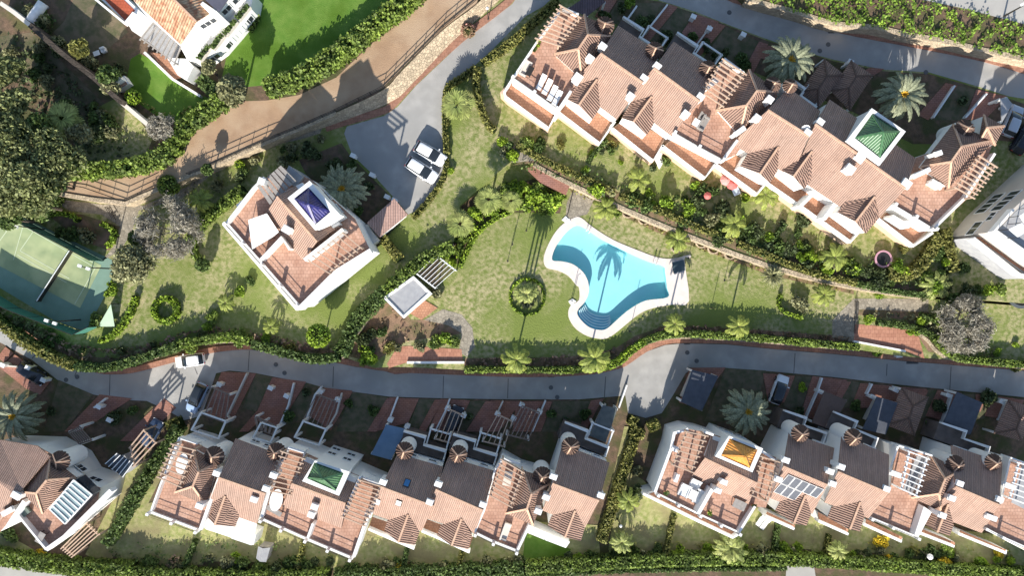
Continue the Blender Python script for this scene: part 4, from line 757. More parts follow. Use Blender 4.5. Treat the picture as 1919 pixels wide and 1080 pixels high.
furn('patio_table', 'm 330,780', 6, 0, 1.4, .8, 60, WOODG, 'grey table at the front tip of the corner terrace', 'table', 'table'); furn('grill', 'm 190,590', 6, 0, 1.5, 1.2, 40, mat('green_cover', (.16, .2, .17), None, 2, .8), 'grey green covered seat on the corner terrace', 'seat')
# ---- right edge building
h = House('h 1800,600', ZU, 'pale grey building at the right edge with a roof terrace of white sails', name='apartment_building')
GREYB = mat('sand_render', (.55, .50, .44), (.5, .45, .4), .6, .9)
h.wall('h 1690,660 1830,490 2300,60 2500,500 2050,920', 8.6, m=GREYB); h.floor('h 1730,640 1840,520 2280,120 2400,500 2040,860', 8.65, GREYW, 'roof_deck'); h.para('h 1840,490 1700,650 1960,830', 8.6, .7, .3); h.para('h 1690,660 2100,950', 8.6, .5, .3, WHITE)
h.wall('h 1540,700 1690,665 2080,950 1960,1010 ', 5.2, m=GREYW); h.floor('h 1560,700 1690,680 2060,945 1960,985', 5.3, DECKO); h.para('h 1540,705 1880,975 2000,1010', 5.3, .9, .3)
h.win('h 1690,660 1830,490', 8.6, [(.3, 4, 1.6, 1.2), (.8, 5.5, 1.0, .8)]); h.win('h 1830,490 2300,60', 8.6, [(.12, 5.2, 1.4, 1.6), (.3, 5.2, 1.4, 1.6), (.12, 2.2, 1.4, 1.6), (.3, 2.2, 1.4, 1.6)])
for i, s_ in enumerate(('h 1880,540 1990,470 2060,560 1950,640', 'h 1800,640 1900,590 1950,650 1870,700')):
    A = [P(p, ZU + 11) for p in pts(s_)]; t_ = empty('roof_sail', A[0] - Vector((0, 0, 2.3)), ('large' if i == 0 else 'small') + ' white sail on the roof deck of the right edge building', 'shade sail'); cn = MB(); cn.slab(A, .05); cn.out('cloth', PLAST, t_); ps_ = MB(); [ps_.bar(p - Vector((0, 0, 2.3)), p, .07) for p in A]; ps_.out('post', METAL, t_)
# ---- white villa top left
h = House('a 1400,200', ZT, 'white villa of the walled estate with pale tiled roof and planted white front', name='white_villa')
h.wall('a 990,-80 1900,-150 1930,60 1620,480 1410,600 1290,520 1050,290 1090,110 1000,10', 3.1) if False else None
h.wall('a 1000,0 1300,-100 1500,-200 1790,-90 1610,90 1460,175 1345,338 1090,110', 6.3)
h.wall('a 1345,338 1460,175 1610,90 1790,-90 1900,-50 1880,60 1760,210 1640,350 1500,450 1400,440', 3.2); h.win('a 1460,175 1610,90', 6.3, [(.3, 4.9, 1, .9), (.8, 4.9, 1, .9)]); h.win('a 1610,90 1790,-90', 6.3, [(.3, 4.9, 1, .9), (.75, 4.9, 1, .9)]); h.win('a 1500,450 1640,350', 3.2, [(.5, 1.6, 1, 1)]); h.win('a 1640,350 1880,60', 3.2, [(.2, 1.6, 1, 1), (.5, 1.6, 1, 1), (.8, 1.6, 1, 1)])
h.wall('a 1250,430 1400,440 1450,500 1400,600 1330,560', 2.4)
h.gable('a 1290,-20 1470,160', 'a 1550,-180 1600,80', 'a 1000,0 1350,330', 8.6, 7.0, 6.5, m=TILEP, body=False)
h.wall('a 700,-60 960,180 990,230 1085,115 900,-60', 3.0); h.floor('a 770,-20 935,150 1010,75 870,-60', 3.05, mat('red_paving', (.50, .12, .06), (.42, .1, .05), 1, .8, kind='paver', per=(.4, .4))); h.para('a 700,-20 930,170 1000,90', 3.0, .6, .25)
h.floor('a 1120,390 1300,600 1420,560 1400,500 1200,400', .5, DECKO); h.para('a 1080,390 1290,590 1500,720', .3, .5, .3); h.perg('a 1150,170 1360,340', 'a 1060,285 1310,470', 9, z=3.2, m=WOODG, zf=0)
h.floor('a 1160,170 1370,350 1300,460 1070,280', 1.0, GREYW); h.wall('a 1520,10 1620,80 1580,110 1500,30', 8.0); h.floor('a 1560,-80 1720,-20 1640,90 1540,0', 7.9, mat('slate_sheet', (.1, .1, .13), None, 2, .6), 'flat_roof')
for i, (x, y) in enumerate(((1830, 100), (1735, 215), (1640, 320), (1540, 405))):
    pl = MB(); c = P(pts(f'a {x},{y}')[0], ZT + 3.2); pl.box(c, 2.2, .7, c.z - .02, c.z + .45, .9); o = pl.out('planter', CREAM, h.e); n_ = 160; a2 = .9; X, Y = RG.uniform(-1.05, 1.05, n_), RG.uniform(-.3, .3, n_); U, V = rand_uv(n_, .14, .5); quads('plants', np.stack([c.x + X * math.cos(a2) - Y * math.sin(a2), c.y + X * math.sin(a2) + Y * math.cos(a2), np.full(n_, c.z + .5) + RG.uniform(0, .25, n_)], 1), U, V, HEDGE, o)
# ---- pool house
h = House('f 1150,1150', ZM, 'small pool house with a flat grey roof and white rim', 'pool house', name='pool_house')
q = 'j 965,75 1180,-80 1300,40 1105,215'
h.wall(q, 3.0); h.floor('j 985,75 1180,-65 1280,40 1105,195', 3.02, GREYW, 'flat_roof'); h.para('j 965,75 1180,-80 1305,40 1105,218 965,75', 3.0, .22, .3)
h.perg('f 1350,835 1490,945', 'f 1205,975 1340,1080', 7, z=3.0, m=PLAST, zf=0, over=.1, w_=.06)
A = [P(p, ZM + 2.85) for p in pts('f 1335,850 1480,950 1335,1070 1210,980')]; mb = MB()
for i in range(16): t = i / 16; mb.slab([A[0].lerp(A[3], t), A[1].lerp(A[2], t), A[1].lerp(A[2], t + .04), A[0].lerp(A[3], t + .04)], .05)
mb.out('slatted_canopy', BROWN, h.e); h.floor('j 1150,190 1240,240 1360,150 1260,90', .1, DECKO, 'patio')
# ---------------------------------------------------------------- vegetation
def hedge(line, w_, h_, z, m, label, sm=3, dens=44, size=.125, cat='hedge', name='hedge', group=None, rough=.14):
    p = pts(line); p = smooth_line(p, False, sm) if sm else p; W = [P(q, z) for q in p]; wm_ = w_ * (HC - z) / FP
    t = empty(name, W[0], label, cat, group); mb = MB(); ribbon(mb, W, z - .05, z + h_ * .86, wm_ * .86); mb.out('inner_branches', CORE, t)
    C = []
    for a_, b_ in zip(W, W[1:]):
        d = b_ - a_; L_ = d.length
        if L_ < .01: continue
        d.normalize(); nx, ny = -d.y, d.x; area = L_ * (wm_ + 1.6 * h_); k = int(area * dens) + 1
        s_ = RG.uniform(0, L_, k); c = RG.uniform(-wm_ / 2 - h_ * .7, wm_ / 2 + h_ * .7, k); top = np.abs(c) < wm_ / 2
        cc = np.where(top, c, np.sign(c) * wm_ / 2); zz = np.where(top, h_, h_ - (np.abs(c) - wm_ / 2) / .7 * 1.0)
        bumpz = .5 * rough * (np.sin(s_ * 2.1 + a_.x) + np.sin(cc * 3.3 + s_ * 1.3 + a_.y)) + RG.normal(0, rough * .6, k)
        out_ = bumpz * .6; zz = np.clip(zz + np.where(top, bumpz, 0), .05, None); cc = cc + np.sign(cc) * np.where(top, 0, out_)
        C.append(np.stack([a_.x + d.x * s_ + nx * cc, a_.y + d.y * s_ + ny * cc, z + zz], 1))
    C = np.concatenate(C); U, V = rand_uv(len(C), size, .45); quads('foliage', C, U, V, m, t); return t
def blob(n, r, h_, flat=.6):
    """points on the skin of an uneven crown made of several lobes"""
    k = max(5, int(4 + r * 2.2)); lob = [(RG.uniform(0, .62) * r, RG.uniform(0, 6.28), RG.uniform(.32, .55) * r, RG.uniform(.35, .8)) for _ in range(k)]
    lob.append((0, 0, .6 * r, .6)); out = []
    per = n // len(lob) + 1
    for d, a_, lr, zf in lob:
        v = RG.normal(size=(per, 3)); v /= np.linalg.norm(v, axis=1)[:, None]; v[:, 2] = np.abs(v[:, 2]) * 1.0 - .15 * (RG.random(per) < .3)
        rr = lr * RG.uniform(.7, 1.08, per)[:, None]; q = v * rr; q[:, 2] *= .8
        q += np.array([d * math.cos(a_), d * math.sin(a_), h_ * zf]); out.append(q)
    return np.concatenate(out)[:n], lob
BUSHES = {}
def bush_mesh(key, r, h_, m, n, size):
    if key not in BUSHES:
        C, lob = blob(n, r, h_ - r * .4 if h_ > r * .4 else h_ * .5); C[:, 2] = np.clip(C[:, 2], .05, None); U, V = rand_uv(len(C), size, .35); f = quads('foliage', C, U, V, m, data_only=True)
        c = MB()
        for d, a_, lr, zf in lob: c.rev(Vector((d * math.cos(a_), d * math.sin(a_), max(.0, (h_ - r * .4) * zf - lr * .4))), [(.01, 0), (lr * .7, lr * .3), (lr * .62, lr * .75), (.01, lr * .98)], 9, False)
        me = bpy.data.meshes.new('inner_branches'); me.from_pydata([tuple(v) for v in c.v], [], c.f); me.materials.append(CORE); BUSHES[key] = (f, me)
    return BUSHES[key]
def shrub(q, r, z, m, label, h_=None, name='shrub', cat='shrub', group=None, n=None, size=.16, var=0):
    """round shrub; r in metres; meshes are shared between shrubs of a kind"""
    c = P(q if isinstance(q, tuple) else pts(q)[0], z); rr = .8 if r < 1.05 else (1.4 if r < 2 else 2.4); hh = rr * 1.1
    f, i_ = bush_mesh((rr, m.name, var), rr, hh, m, n or int(240 * rr * rr) + 120, size)
    t = empty(name, c, label, cat, group); s_ = r / rr; t.scale = (s_, s_, (h_ / hh if h_ else s_)); t.rotation_euler.z = rnd.uniform(0, 6.28)
    for nm, me in (('foliage', f), ('inner_branches', i_)): o = bpy.data.objects.new(nm, me); link(o, t)
    return t
def tree(q, r, h_, z, m, label, n=None, size=.24, name='tree', core=True, cz=.62, lean=0):
    c = P(pts(q)[0], z + h_ * .75); c.z = z; t = empty(name, c, label, 'tree'); cr = h_ - r * .7 if h_ > r * 1.3 else h_ * .4
    C, lob = blob(n or int(420 * r * r) + 200, r, r * 1.0); C[:, 2] += cr * .75; lob = [(d, a_, lr, zf * r / max(cr, .1)) for d, a_, lr, zf in lob]
    C += np.array(c); U, V = rand_uv(len(C), size, .3); quads('crown', C, U, V, m, t)
    tk = MB(); top = c + Vector((0, 0, cr)); tk.tube([c - Vector((0, 0, .1)), c + Vector((.05, 0, cr * .5)), top], [.10 + r * .04, .08 + r * .03, .06 + r * .02])
    for d, a_, lr, zf in lob[:7]: e_ = c + Vector((d * math.cos(a_), d * math.sin(a_), cr * .75 + r * .55)); tk.tube([c + Vector((0, 0, cr * .6)), (c + Vector((0, 0, cr * .9))).lerp(e_, .5), e_], [.05 + r * .02, .04 + r * .012, .03])
    tk.out('trunk', BARK, t)
    if core:
        k = MB()
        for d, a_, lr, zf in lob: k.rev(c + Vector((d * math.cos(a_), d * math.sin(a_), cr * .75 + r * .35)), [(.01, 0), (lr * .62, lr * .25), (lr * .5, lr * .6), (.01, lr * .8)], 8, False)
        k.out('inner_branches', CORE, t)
    return t
def twig_tree(q, r, h_, z, label, m=GREYL, n=2600):
    """almost leafless tree: forking limbs and a haze of fine twigs"""
    c = P(pts(q)[0], z + h_ * .7); c.z = z; t = empty('bare_tree', c, label, 'tree'); tk = MB(); C, U, V = [], [], []
    tk.tube([c, c + Vector((0, 0, h_ * .3))], [.22, .17])
    tips = []
    def grow(p, d, L_, rad, k):
        e_ = p + d * L_; tk.tube([p, (p + e_) / 2 + Vector((rnd.uniform(-.1, .1), rnd.uniform(-.1, .1), .05)), e_], [rad, rad * .8, rad * .6], 5); tips.append((p, e_))
        if k:
            for _ in range(3): nd = (d + Vector((rnd.gauss(0, .55), rnd.gauss(0, .55), rnd.gauss(.05, .25)))).normalized(); grow(e_, nd, L_ * .68, rad * .55, k - 1)
    for i in range(7): a_ = i * .9 + rnd.uniform(-.2, .2); grow(c + Vector((0, 0, h_ * .3)), Vector((math.cos(a_) * .8, math.sin(a_) * .8, .75)).normalized(), r * .42, .11, 3)
    k = len(tips); idx = RG.integers(0, k, n); T = np.array([[*b_] for a_, b_ in tips]); Cc = T[idx] + RG.normal(0, r * .07, (n, 3)); D = RG.normal(size=(n, 3)); D /= np.linalg.norm(D, axis=1)[:, None]
    X = np.cross(D, RG.normal(size=(n, 3))); X /= np.linalg.norm(X, axis=1)[:, None]
    quads('crown', Cc, D * .26, X * .05, m, t); tk.out('trunk', BARK if m is not GREYL else mat('grey_bark', (.40, .37, .32), (.30, .27, .23), 3, .9), t); return t
def frond_data(L_, droop, wid, el, nl, lw, vee=.35):
    """leaflets of one frond along +X, rising at el then drooping"""
    C, U, V = [], [], []; x = z = 0; a_ = el; ds = L_ / nl
    for i in range(nl):
        x += math.cos(a_) * ds; z += math.sin(a_) * ds; a_ -= droop / nl * (1 + i / nl); t = (i + 1) / nl
        l = wid * (math.sin(math.pi * min(.98, .12 + t * .84)) ** .6) * rnd.uniform(.85, 1.1)
        for sd in (-1, 1):
            d = Vector((math.cos(a_) * .75, sd * 1.0, math.sin(a_) * .75 - vee + .1 * rnd.uniform(-1, 1))).normalized(); C.append((x + d.x * l / 2, d.y * l / 2, z + d.z * l / 2)); U.append(tuple(d * l / 2)); s_ = Vector((math.cos(a_), -sd * .4, math.sin(a_))).normalized(); V.append(tuple(s_ * lw / 2))
    return np.array(C), np.array(U), np.array(V)
PALMS = {}
def palm_meshes(key):
    if key in PALMS: return PALMS[key]
    kinds = {'date': (50, 4.0, 1.25, .44, 30, .13, PALM, (.0, 1.35)), 'young': (11, 2.6, 1.3, .55, 15, .20, PALMY, (.35, .95)), 'fan': (30, 2.0, .9, .0, 0, 0, PALMF, (.1, 1.3)), 'banana': (9, 2.2, 1.3, .5, 8, .34, PALMY, (.5, 1.0)), 'spiky': (60, 1.5, .3, .16, 6, .28, OLIVE, (.1, 1.4)), 'feather': (24, 2.8, 1.2, .5, 18, .14, PALMF, (.15, 1.2))}
    nf, L_, dr, wd, nl, lw, m, (e0, e1) = kinds[key]; Cs, Us, Vs = [], [], []; rach = MB()
    for i in range(nf):
        az = i * 2.39996 + rnd.uniform(-.15, .15); el = e0 + (e1 - e0) * ((i / nf) ** 1.1) + rnd.uniform(-.06, .06); ln = L_ * rnd.uniform(.88, 1.08) * (1 - .25 * (i / nf) ** 3)
        if key == 'fan':
            ca, sa = math.cos(az), math.sin(az); st = ln * .55; c0 = np.array([ca * math.cos(el) * st, sa * math.cos(el) * st, math.sin(el) * st]); rach.bar((0, 0, 0), tuple(c0), .05)
            for k in range(13):
                f_ = (k - 6) / 6 * 1.9; a2 = az + f_; ll = ln * .5 * (1 - .12 * abs(f_)); d = np.array([math.cos(a2), math.sin(a2), math.sin(el) * .5 * math.cos(f_) - .3]); d /= np.linalg.norm(d)
                Cs.append((c0 + d * ll / 2)[None]); Us.append((d * ll / 2)[None]); Vs.append((np.array([-math.sin(a2), math.cos(a2), .1]) * .085)[None])
            continue
        C, U, V = frond_data(ln, dr + (1 - el) * .3, wd, el, nl, lw); ca, sa = math.cos(az), math.sin(az); R = np.array([[ca, -sa, 0], [sa, ca, 0], [0, 0, 1]])
        Cs.append(C @ R.T); Us.append(U @ R.T); Vs.append(V @ R.T)
    C, U, V = np.concatenate(Cs), np.concatenate(Us), np.concatenate(Vs); f = quads('fronds', C, U, V, m, data_only=True)
    PALMS[key] = f; return f
def palm(kind, q, h_, z, label, s_=1.0, group=None, cat='palm tree', trunk=.2, crownz=None):
    c = P(q if isinstance(q, tuple) else pts(q)[0], z + h_); t = empty({'date': 'date_palm', 'young': 'young_palm', 'fan': 'fan_palm', 'banana': 'banana_plant', 'spiky': 'yucca', 'feather': 'feather_palm'}[kind], Vector((c.x, c.y, z)), label, cat, group)
    o = bpy.data.objects.new('crown', palm_meshes(kind)); o.location = (0, 0, h_); o.scale = (s_,) * 3; o.rotation_euler.z = rnd.uniform(0, 6.28); link(o, t)
    tk = MB(); b_ = Vector((c.x, c.y, z)); prof = [(trunk * 1.25, 0), (trunk, .4), (trunk * .9, h_ * .7), (trunk * 1.3, h_ - .25), (trunk * .6, h_ + .1)]; tk.rev(b_, prof, 12); tk.out('trunk', TRUNKP, t)
    if kind == 'date':
        fb = MB(); 
        for i in range(9): a_ = i * .7; fb.tube([b_ + Vector((0, 0, h_ + .1)), b_ + Vector((math.cos(a_) * .35, math.sin(a_) * .35, h_ + .75)), b_ + Vector((math.cos(a_) * .8, math.sin(a_) * .8, h_ + .7))], [.09, .08, .03], 5)
        fb.out('fruit_stalk', FRUIT, t)
    return t
# hedges
hedge('@ 790,-15 745,25 700,58 640,108 565,152 505,172', 30, 2.2, ZT, HEDGEB, 'tall wild hedge between the bright lawn and the dirt track', size=.18, rough=.35)
hedge('@ 445,172 405,205 352,245 325,288 270,313 200,322 130,325', 25, 1.9, ZT, HEDGEB, 'wild hedge between the garden wall and the dirt track', size=.17, rough=.3)
hedge('@ 1045,5 1000,45 965,78 905,122', 13, 1.2, ZU, HEDGEO, 'hedge right of the upper road entrance'); hedge('@ 897,130 893,160 900,200 915,235 928,248', 11, 1.5, ZU, HEDGEO, 'curved clipped hedge left of the first upper house')
hedge('@ 893,128 862,150 838,168 834,210 838,290', 9, .8, ZU, HEDGEO, 'low olive hedge along the right side of the parking court'); hedge('@ 838,300 832,335 805,375 775,410', 9, .8, ZU, HEDGEO, 'low yellowish hedge at the bottom corner of the parking court')
hedge('@ 462,356 430,380 395,408 372,435 362,455', 17, 1.6, ZU, HEDGEB, 'bright hedge behind the blue towered villa'); hedge('@ 364,455 368,478 378,488', 12, .8, ZU, HEDGEB, 'low bright hedge by the tall cypress')
hedge('@ 719,448 752,487', 16, 1.6, ZU, HEDGEO, 'straight clipped hedge right of the blue towered villa', 0)
hedge('@ 850,462 810,480 768,510 725,545', 20, 1.8, ZU, HEDGEB, 'bright bank hedge above the pool house', size=.15, rough=.25); hedge('@ 725,545 700,572 672,600 652,640 640,662', 24, 1.6, ZU, HEDGE, 'dark bank hedge left of the pool house', size=.15, rough=.25)
hedge('@ 957,398 935,408 905,428 886,450 872,480 862,502', 6, .7, ZM, LIME, 'curved lime hedge round the central shrubs')
def ring(q, rx, ry, w_, h_, z, m, label, name='hedge'):
    c = pts(q)[0]; hedge('@ ' + ' '.join(f'{c[0] + rx * math.cos(a_ * .3307):.1f},{c[1] + ry * math.sin(a_ * .3307):.1f}' for a_ in range(20)), w_, h_, z, m, label, 0, name=name, size=.14)
ring('@ 314,581', 22, 22, 9, .9, ZU, LIME, 'round ring of lime hedge on the left lawn'); ring('@ 988,557', 32, 34, 3, .35, ZM, LIME, 'thin ring of low hedge round the bed left of the pool')
hedge('@ 92,404 115,401 140,405 152,415', 7, .9, ZU, LIME, 'lime hedge behind the tennis court'); hedge('@ 196,420 212,428 219,442 205,463', 8, .9, ZU, LIME, 'lime hedge at the right of the court bed')
hedge('@ 258,555 252,578 238,605 215,628 190,640', 9, .9, ZU, LIME, 'long curved lime hedge at the end of the tennis court')
hedge('@ -15,580 25,612 62,640 105,665 150,683', 14, 2.0, ZU, HEDGEO, 'hedge below the tennis court along the lower road', size=.15, rough=.25); hedge('@ 155,684 210,687 280,668 345,648', 13, 1.7, ZU, HEDGE, 'hedge over the stone wall at the left bend of the road', size=.15, rough=.2)
hedge('@ 345,645 400,636 440,632 475,640', 13, 1.8, ZU, HEDGEB, 'hedge above the parked white car', size=.15, rough=.2); hedge('@ 478,645 520,655 560,666 600,672 640,668', 13, 1.7, ZU, HEDGE, 'hedge right of the white car towards the bank', size=.15, rough=.2)
hedge('@ 872,691 960,691 1040,692 1105,690', 9, 1.8, ZM, HEDGEB, 'long low hedge below the pool along the road', size=.125); hedge('@ 1105,689 1150,680 1180,656 1205,640', 11, 1.8, ZM, LIME, 'lime hedge at the bend below the pool', size=.125)
hedge('@ 1205,640 1240,628 1285,625 1340,628 1400,632 1460,637', 10, 1.9, ZM, HEDGEB, 'hedge along the road right of the bend', size=.125); hedge('@ 1460,638 1520,643 1600,650', 10, 1.9, ZM, HEDGEB, 'hedge up to the right brick ramp', size=.125)
hedge('@ 1745,632 1775,662 1800,672 1860,678 1935,684', 11, 1.2, ZM, HEDGEB, 'hedge below the big grey tree at the right', size=.14); hedge('@ 1640,605 1700,612 1745,630', 9, .9, ZM, HEDGE, 'hedge above the right brick ramp')
hedge('@ -15,1033 60,1045 150,1056 260,1062', 24, 2.0, ZR, HEDGEB, 'long bright hedge at the lower left edge', size=.16); hedge('@ 262,1068 350,1072 480,1076 620,1074', 22, 1.8, ZR, HEDGEB, 'bright hedge below the left of the middle gardens', size=.15, rough=.25)
hedge('@ 630,1076 740,1070 860,1066 980,1058', 22, 1.8, ZR, HEDGE, 'green hedge below the middle gardens', size=.15, rough=.25); hedge('@ 985,1058 1100,1050 1250,1043 1420,1040', 20, 1.9, ZR, HEDGEB, 'bright clipped hedge below the gap between the rows', size=.14)
hedge('@ 1425,1040 1560,1046 1700,1056 1830,1066 1935,1072', 20, 1.9, ZR, HEDGEB, 'bright clipped hedge at the lower right edge', size=.14); hedge('@ 640,1086 800,1082 980,1076 1200,1066 1470,1062', 6, 1.0, ZR, HEDGE, 'narrow lower hedge beside the bottom lane')
hedge('@ 345,795 318,835 285,885 262,925 245,955 225,990 208,1015', 17, 1.7, ZR, HEDGE, 'tall dark hedge between corner house and middle row', size=.15, rough=.25); hedge('@ 1188,812 1170,870 1150,930 1125,1010', 17, 1.6, ZR, HEDGEO, 'long straight clipped hedge right of the middle row', 0)
hedge('@ 268,970 285,1000', 6, .8, ZR, HEDGE, 'short dark hedge in the left garden') if False else None
for q, lb in (('@ 1176,783 1192,790', 'left of the two small clipped hedges at the road bay'), ('@ 1212,800 1232,790', 'right of the two small clipped hedges at the road bay'), ('@ 1178,804 1205,812', 'clipped hedge block below the road bay')): hedge(q, 17, 1.4, ZR, HEDGEO, lb, 0)
hedge('@ 320,800 345,790', 22, 1.2, ZR, HEDGEO, 'square clipped hedge at the end of the left driveway', 0)
hedge('@ 968,272 1010,298 1080,330 1150,362', 10, 1.0, ZU, HEDGEO, 'low hedge over the retaining wall behind the pool, left part', size=.125); hedge('@ 1160,368 1230,395 1300,425 1370,452', 9, 1.0, ZU, HEDGEO, 'low hedge over the retaining wall, middle part'); hedge('@ 1380,458 1440,482 1520,512 1600,530', 10, 1.0, ZU, HEDGEO, 'low hedge over the retaining wall, right part')
hedge('@ 1600,532 1660,545 1735,555', 8, .9, ZU, HEDGE, 'low hedge by the right stone path'); hedge('@ 1462,552 1457,570 1468,585 1500,596', 5, .8, ZM, LIME, 'curved lime hedge of the bed at the right end of the lawn')
hedge('@ 1655,512 1685,518 1715,500 1742,462 1752,440', 20, 1.3, ZU, HEDGEO, 'large sweeping olive hedge below the right end house'); hedge('@ 1765,430 1772,470 1780,510', 14, 1.2, ZU, HEDGEO, 'hedge between the end house and the grey building', size=.16)
hedge('@ 1775,370 1810,330 1845,290', 12, 1.3, ZU, HEDGEO, 'hedge beside the beams of the right end house', size=.16)
hedge('@ 1135,262 1100,305', 7, .9, ZU, HEDGE, 'garden divider hedge in front of the second upper house', 0); hedge('@ 1320,345 1290,385', 7, .9, ZU, HEDGE, 'garden divider hedge in front of the fourth upper house', 0); hedge('@ 1470,420 1440,455', 7, .9, ZU, HEDGE, 'garden divider hedge in front of the dish house', 0)
hedge('@ 486,30 470,60', 8, .8, ZT, HEDGEB, 'short hedge beside the white villa', 0); hedge('@ 380,148 412,180', 22, 1.2, ZT, HEDGE, 'dark hedge corner below the white villa', 0, size=.16)
for i, s in enumerate(['@ 572,1012 560,1062', '@ 765,1024 755,1066', '@ 868,1032 858,1064', '@ 370,1010 350,1058', '@ 1262,962 1245,1035', '@ 1455,980 1448,1030', '@ 1550,1000 1545,1035', '@ 1742,1020 1735,1050']):
    hedge(s, 7, 1.1, ZR, HEDGE if i % 2 else HEDGEO, 'short hedge dividing the lower gardens, ' + ('second', 'third', 'fourth', 'first', 'fifth', 'sixth', 'seventh', 'eighth')[i] + ' from the left', 0, group='hedges dividing the lower gardens')
def cover(name, poly, z, m, label, dens=9, size=.16, hh=.35, patch=.5):
    """ground cover nobody could count"""
    p = pts(poly); W = [P(q, z) for q in p]; x0, x1 = min(v.x for v in W), max(v.x for v in W); y0, y1 = min(v.y for v in W), max(v.y for v in W); n = int((x1 - x0) * (y1 - y0) * dens)
    X = RG.uniform(x0, x1, n); Y = RG.uniform(y0, y1, n); k = FP / (HC - z); nz_ = np.sin(X * 1.1 + 2 * np.sin(Y * .7)) * np.sin(Y * 1.3 + 1.5 * np.sin(X * .9)) + .7 * np.sin(X * 2.9) * np.sin(Y * 2.3)
    keep = np.array([inside((x * k + 959.5, 540 - y * k), p) for x, y in zip(X, Y)]) & (nz_ > -patch + RG.uniform(-.3, .3, n)); X, Y, nz_ = X[keep], Y[keep], nz_[keep]
    Z = z + .03 + hh * np.clip(nz_ + .5, 0, 1.3) * RG.uniform(.2, 1, len(X)); U, V = rand_uv(len(X), size, .5); o = quads(name, np.stack([X, Y, Z], 1), U, V, m, base=(W[0].x, W[0].y, z)); return tag(o, label, None, None, 'stuff')
cover('ground_cover', '@ 1370,-30 1440,12 1500,26 1565,46 1640,52 1700,66 1760,76 1830,92 1935,116 1935,52 1800,16 1720,0 1640,-30', ZN, leafm('ivy_leaf', (.155, .26, .025), (.10, .17, .02)), 'bright green creeper on the north bank', 26, .15, .9, .45)
cover('ground_cover', '@ -10,585 50,618 110,652 150,672 220,676 290,660 400,634 470,634 560,655 625,660 640,640 560,640 480,622 400,612 330,625 250,650 200,655 140,645 60,600 -10,560', ZU, DRY, 'dry reddish undergrowth behind the left roadside hedge', 13, .2, .5, .5)
cover('ground_cover', '@ 875,688 1105,686 1160,675 1190,650 1235,628 1300,624 1440,634 1600,646 1590,632 1440,618 1300,610 1235,613 1180,638 1130,660 1040,668 875,672', ZM, DRY, 'dry brown undergrowth behind the hedge below the pool', 14, .18, .4, .4)
cover('ground_cover', '@ 1072,362 1230,437 1440,515 1600,552 1600,543 1440,503 1230,422 1066,347', ZM, HEDGEO, 'low green plants under the retaining wall', 14, .16, .3, .5)
cover('ground_cover', '@ 960,312 1080,346 1230,412 1440,492 1600,532 1740,552 1745,500 1600,480 1440,440 1330,395 1230,370 1080,310 1000,285', ZU, HEDGE, 'low shrubby undergrowth behind the retaining wall', 12, .15, .9, .35)
cover('ground_cover', '@ 645,662 700,678 750,650 860,625 800,600 720,560 690,600', ZM, DRY, 'dry undergrowth on the bed below the pool house', 7, .16, .3, .2)
cover('ground_cover', '@ 1600,590 1700,600 1745,625 1790,672 1860,678 1870,650 1800,640 1740,590 1620,585', ZM, OLIVE, 'olive undergrowth round the big grey tree', 12, .18, .4, .5)
cover('ground_cover', '@ 200,1020 360,1012 560,1018 700,1050 960,1046 1090,1030 1130,1035 1130,1052 960,1064 620,1066 200,1058', ZR, HEDGE, 'dark undergrowth along the foot of the lower gardens', 8, .15, .5, -.35)
cover('ground_cover', '@ 1140,1035 1300,1025 1560,1030 1700,1042 1930,1062 1930,1030 1800,1020 1600,1015 1400,1012 1160,1015', ZR, HEDGEO, 'undergrowth along the lower right gardens', 8, .15, .5, -.35)
cover('ground_cover', '@ -20,60 60,70 190,200 240,250 250,300 140,310 100,330 90,400 -20,400', ZT, DARKL, 'dark undergrowth below the estate trees', 7, .24, .6, .3)
cover('ground_cover', '@ 60,-20 110,40 90,70 150,110 200,110 240,130 230,160 160,110 100,60 30,0', ZT, HEDGE, 'undergrowth along the garden wall of the estate', 9, .2, .5, .4)
cover('ground_cover', '@ 260,190 300,225 340,240 395,200 380,185 330,215', ZT, HEDGEO, 'plants in the corner of the walled garden', 9, .18, .5, .3)
cover('ground_cover', '@ 280,385 345,345 400,305 460,285 540,258 520,275 440,312 400,350 350,380 310,400', ZU, OLIVE, 'grey green plants beside the upper stone path', 7, .16, .3, .1)
cover('ground_cover', '@ 845,470 870,445 890,405 935,372 985,345 1040,352 1055,372 1045,395 1000,395 950,395 905,418 880,450 862,490', ZM, LIME, 'bright low planting of the central bed', 26, .15, .9, 1.2)
# trees
for i, (x, y, r, h_, m, lb) in enumerate([(40, 345, 4.2, 8, TREEL, 'big dark tree at the left edge behind the tennis court'), (100, 300, 3.6, 7, TREEL, 'dark tree left of the shaded hollow'), (20, 265, 3.4, 8, TREEL, 'dark tree at the left edge level with the fan palm'), (70, 385, 2.6, 6, HEDGE, 'green tree touching the tennis court corner'),
    (30, 195, 2.8, 7, TREEL, 'dark tree at the left edge under the sun patch'), (95, 345, 2.6, 6, HEDGE, 'green tree where the dirt track ends'), (75, 235, 2.4, 6, HEDGE, 'green tree beside the fan palm of the estate'), (15, 410, 2.2, 6, HEDGE, 'small green tree at the left edge by the court'), (155, 250, 1.8, 4, OLIVE, 'small olive green tree below the fan palm'), (20, 130, 2.4, 6, TREEL, 'dark tree in the upper left corner')]):
    tree(f'@ {x},{y}', r, h_, ZT, m, lb, size=.18, name='broadleaf_tree')
tree('@ 430,172', 2.2, 6, ZT, OLIVE, 'olive green tree at the corner of the bright lawn', name='olive_tree'); tree('@ 390,128', 1.1, 3.5, ZT, OLIVE, 'small round tree against the white villa', name='olive_tree')
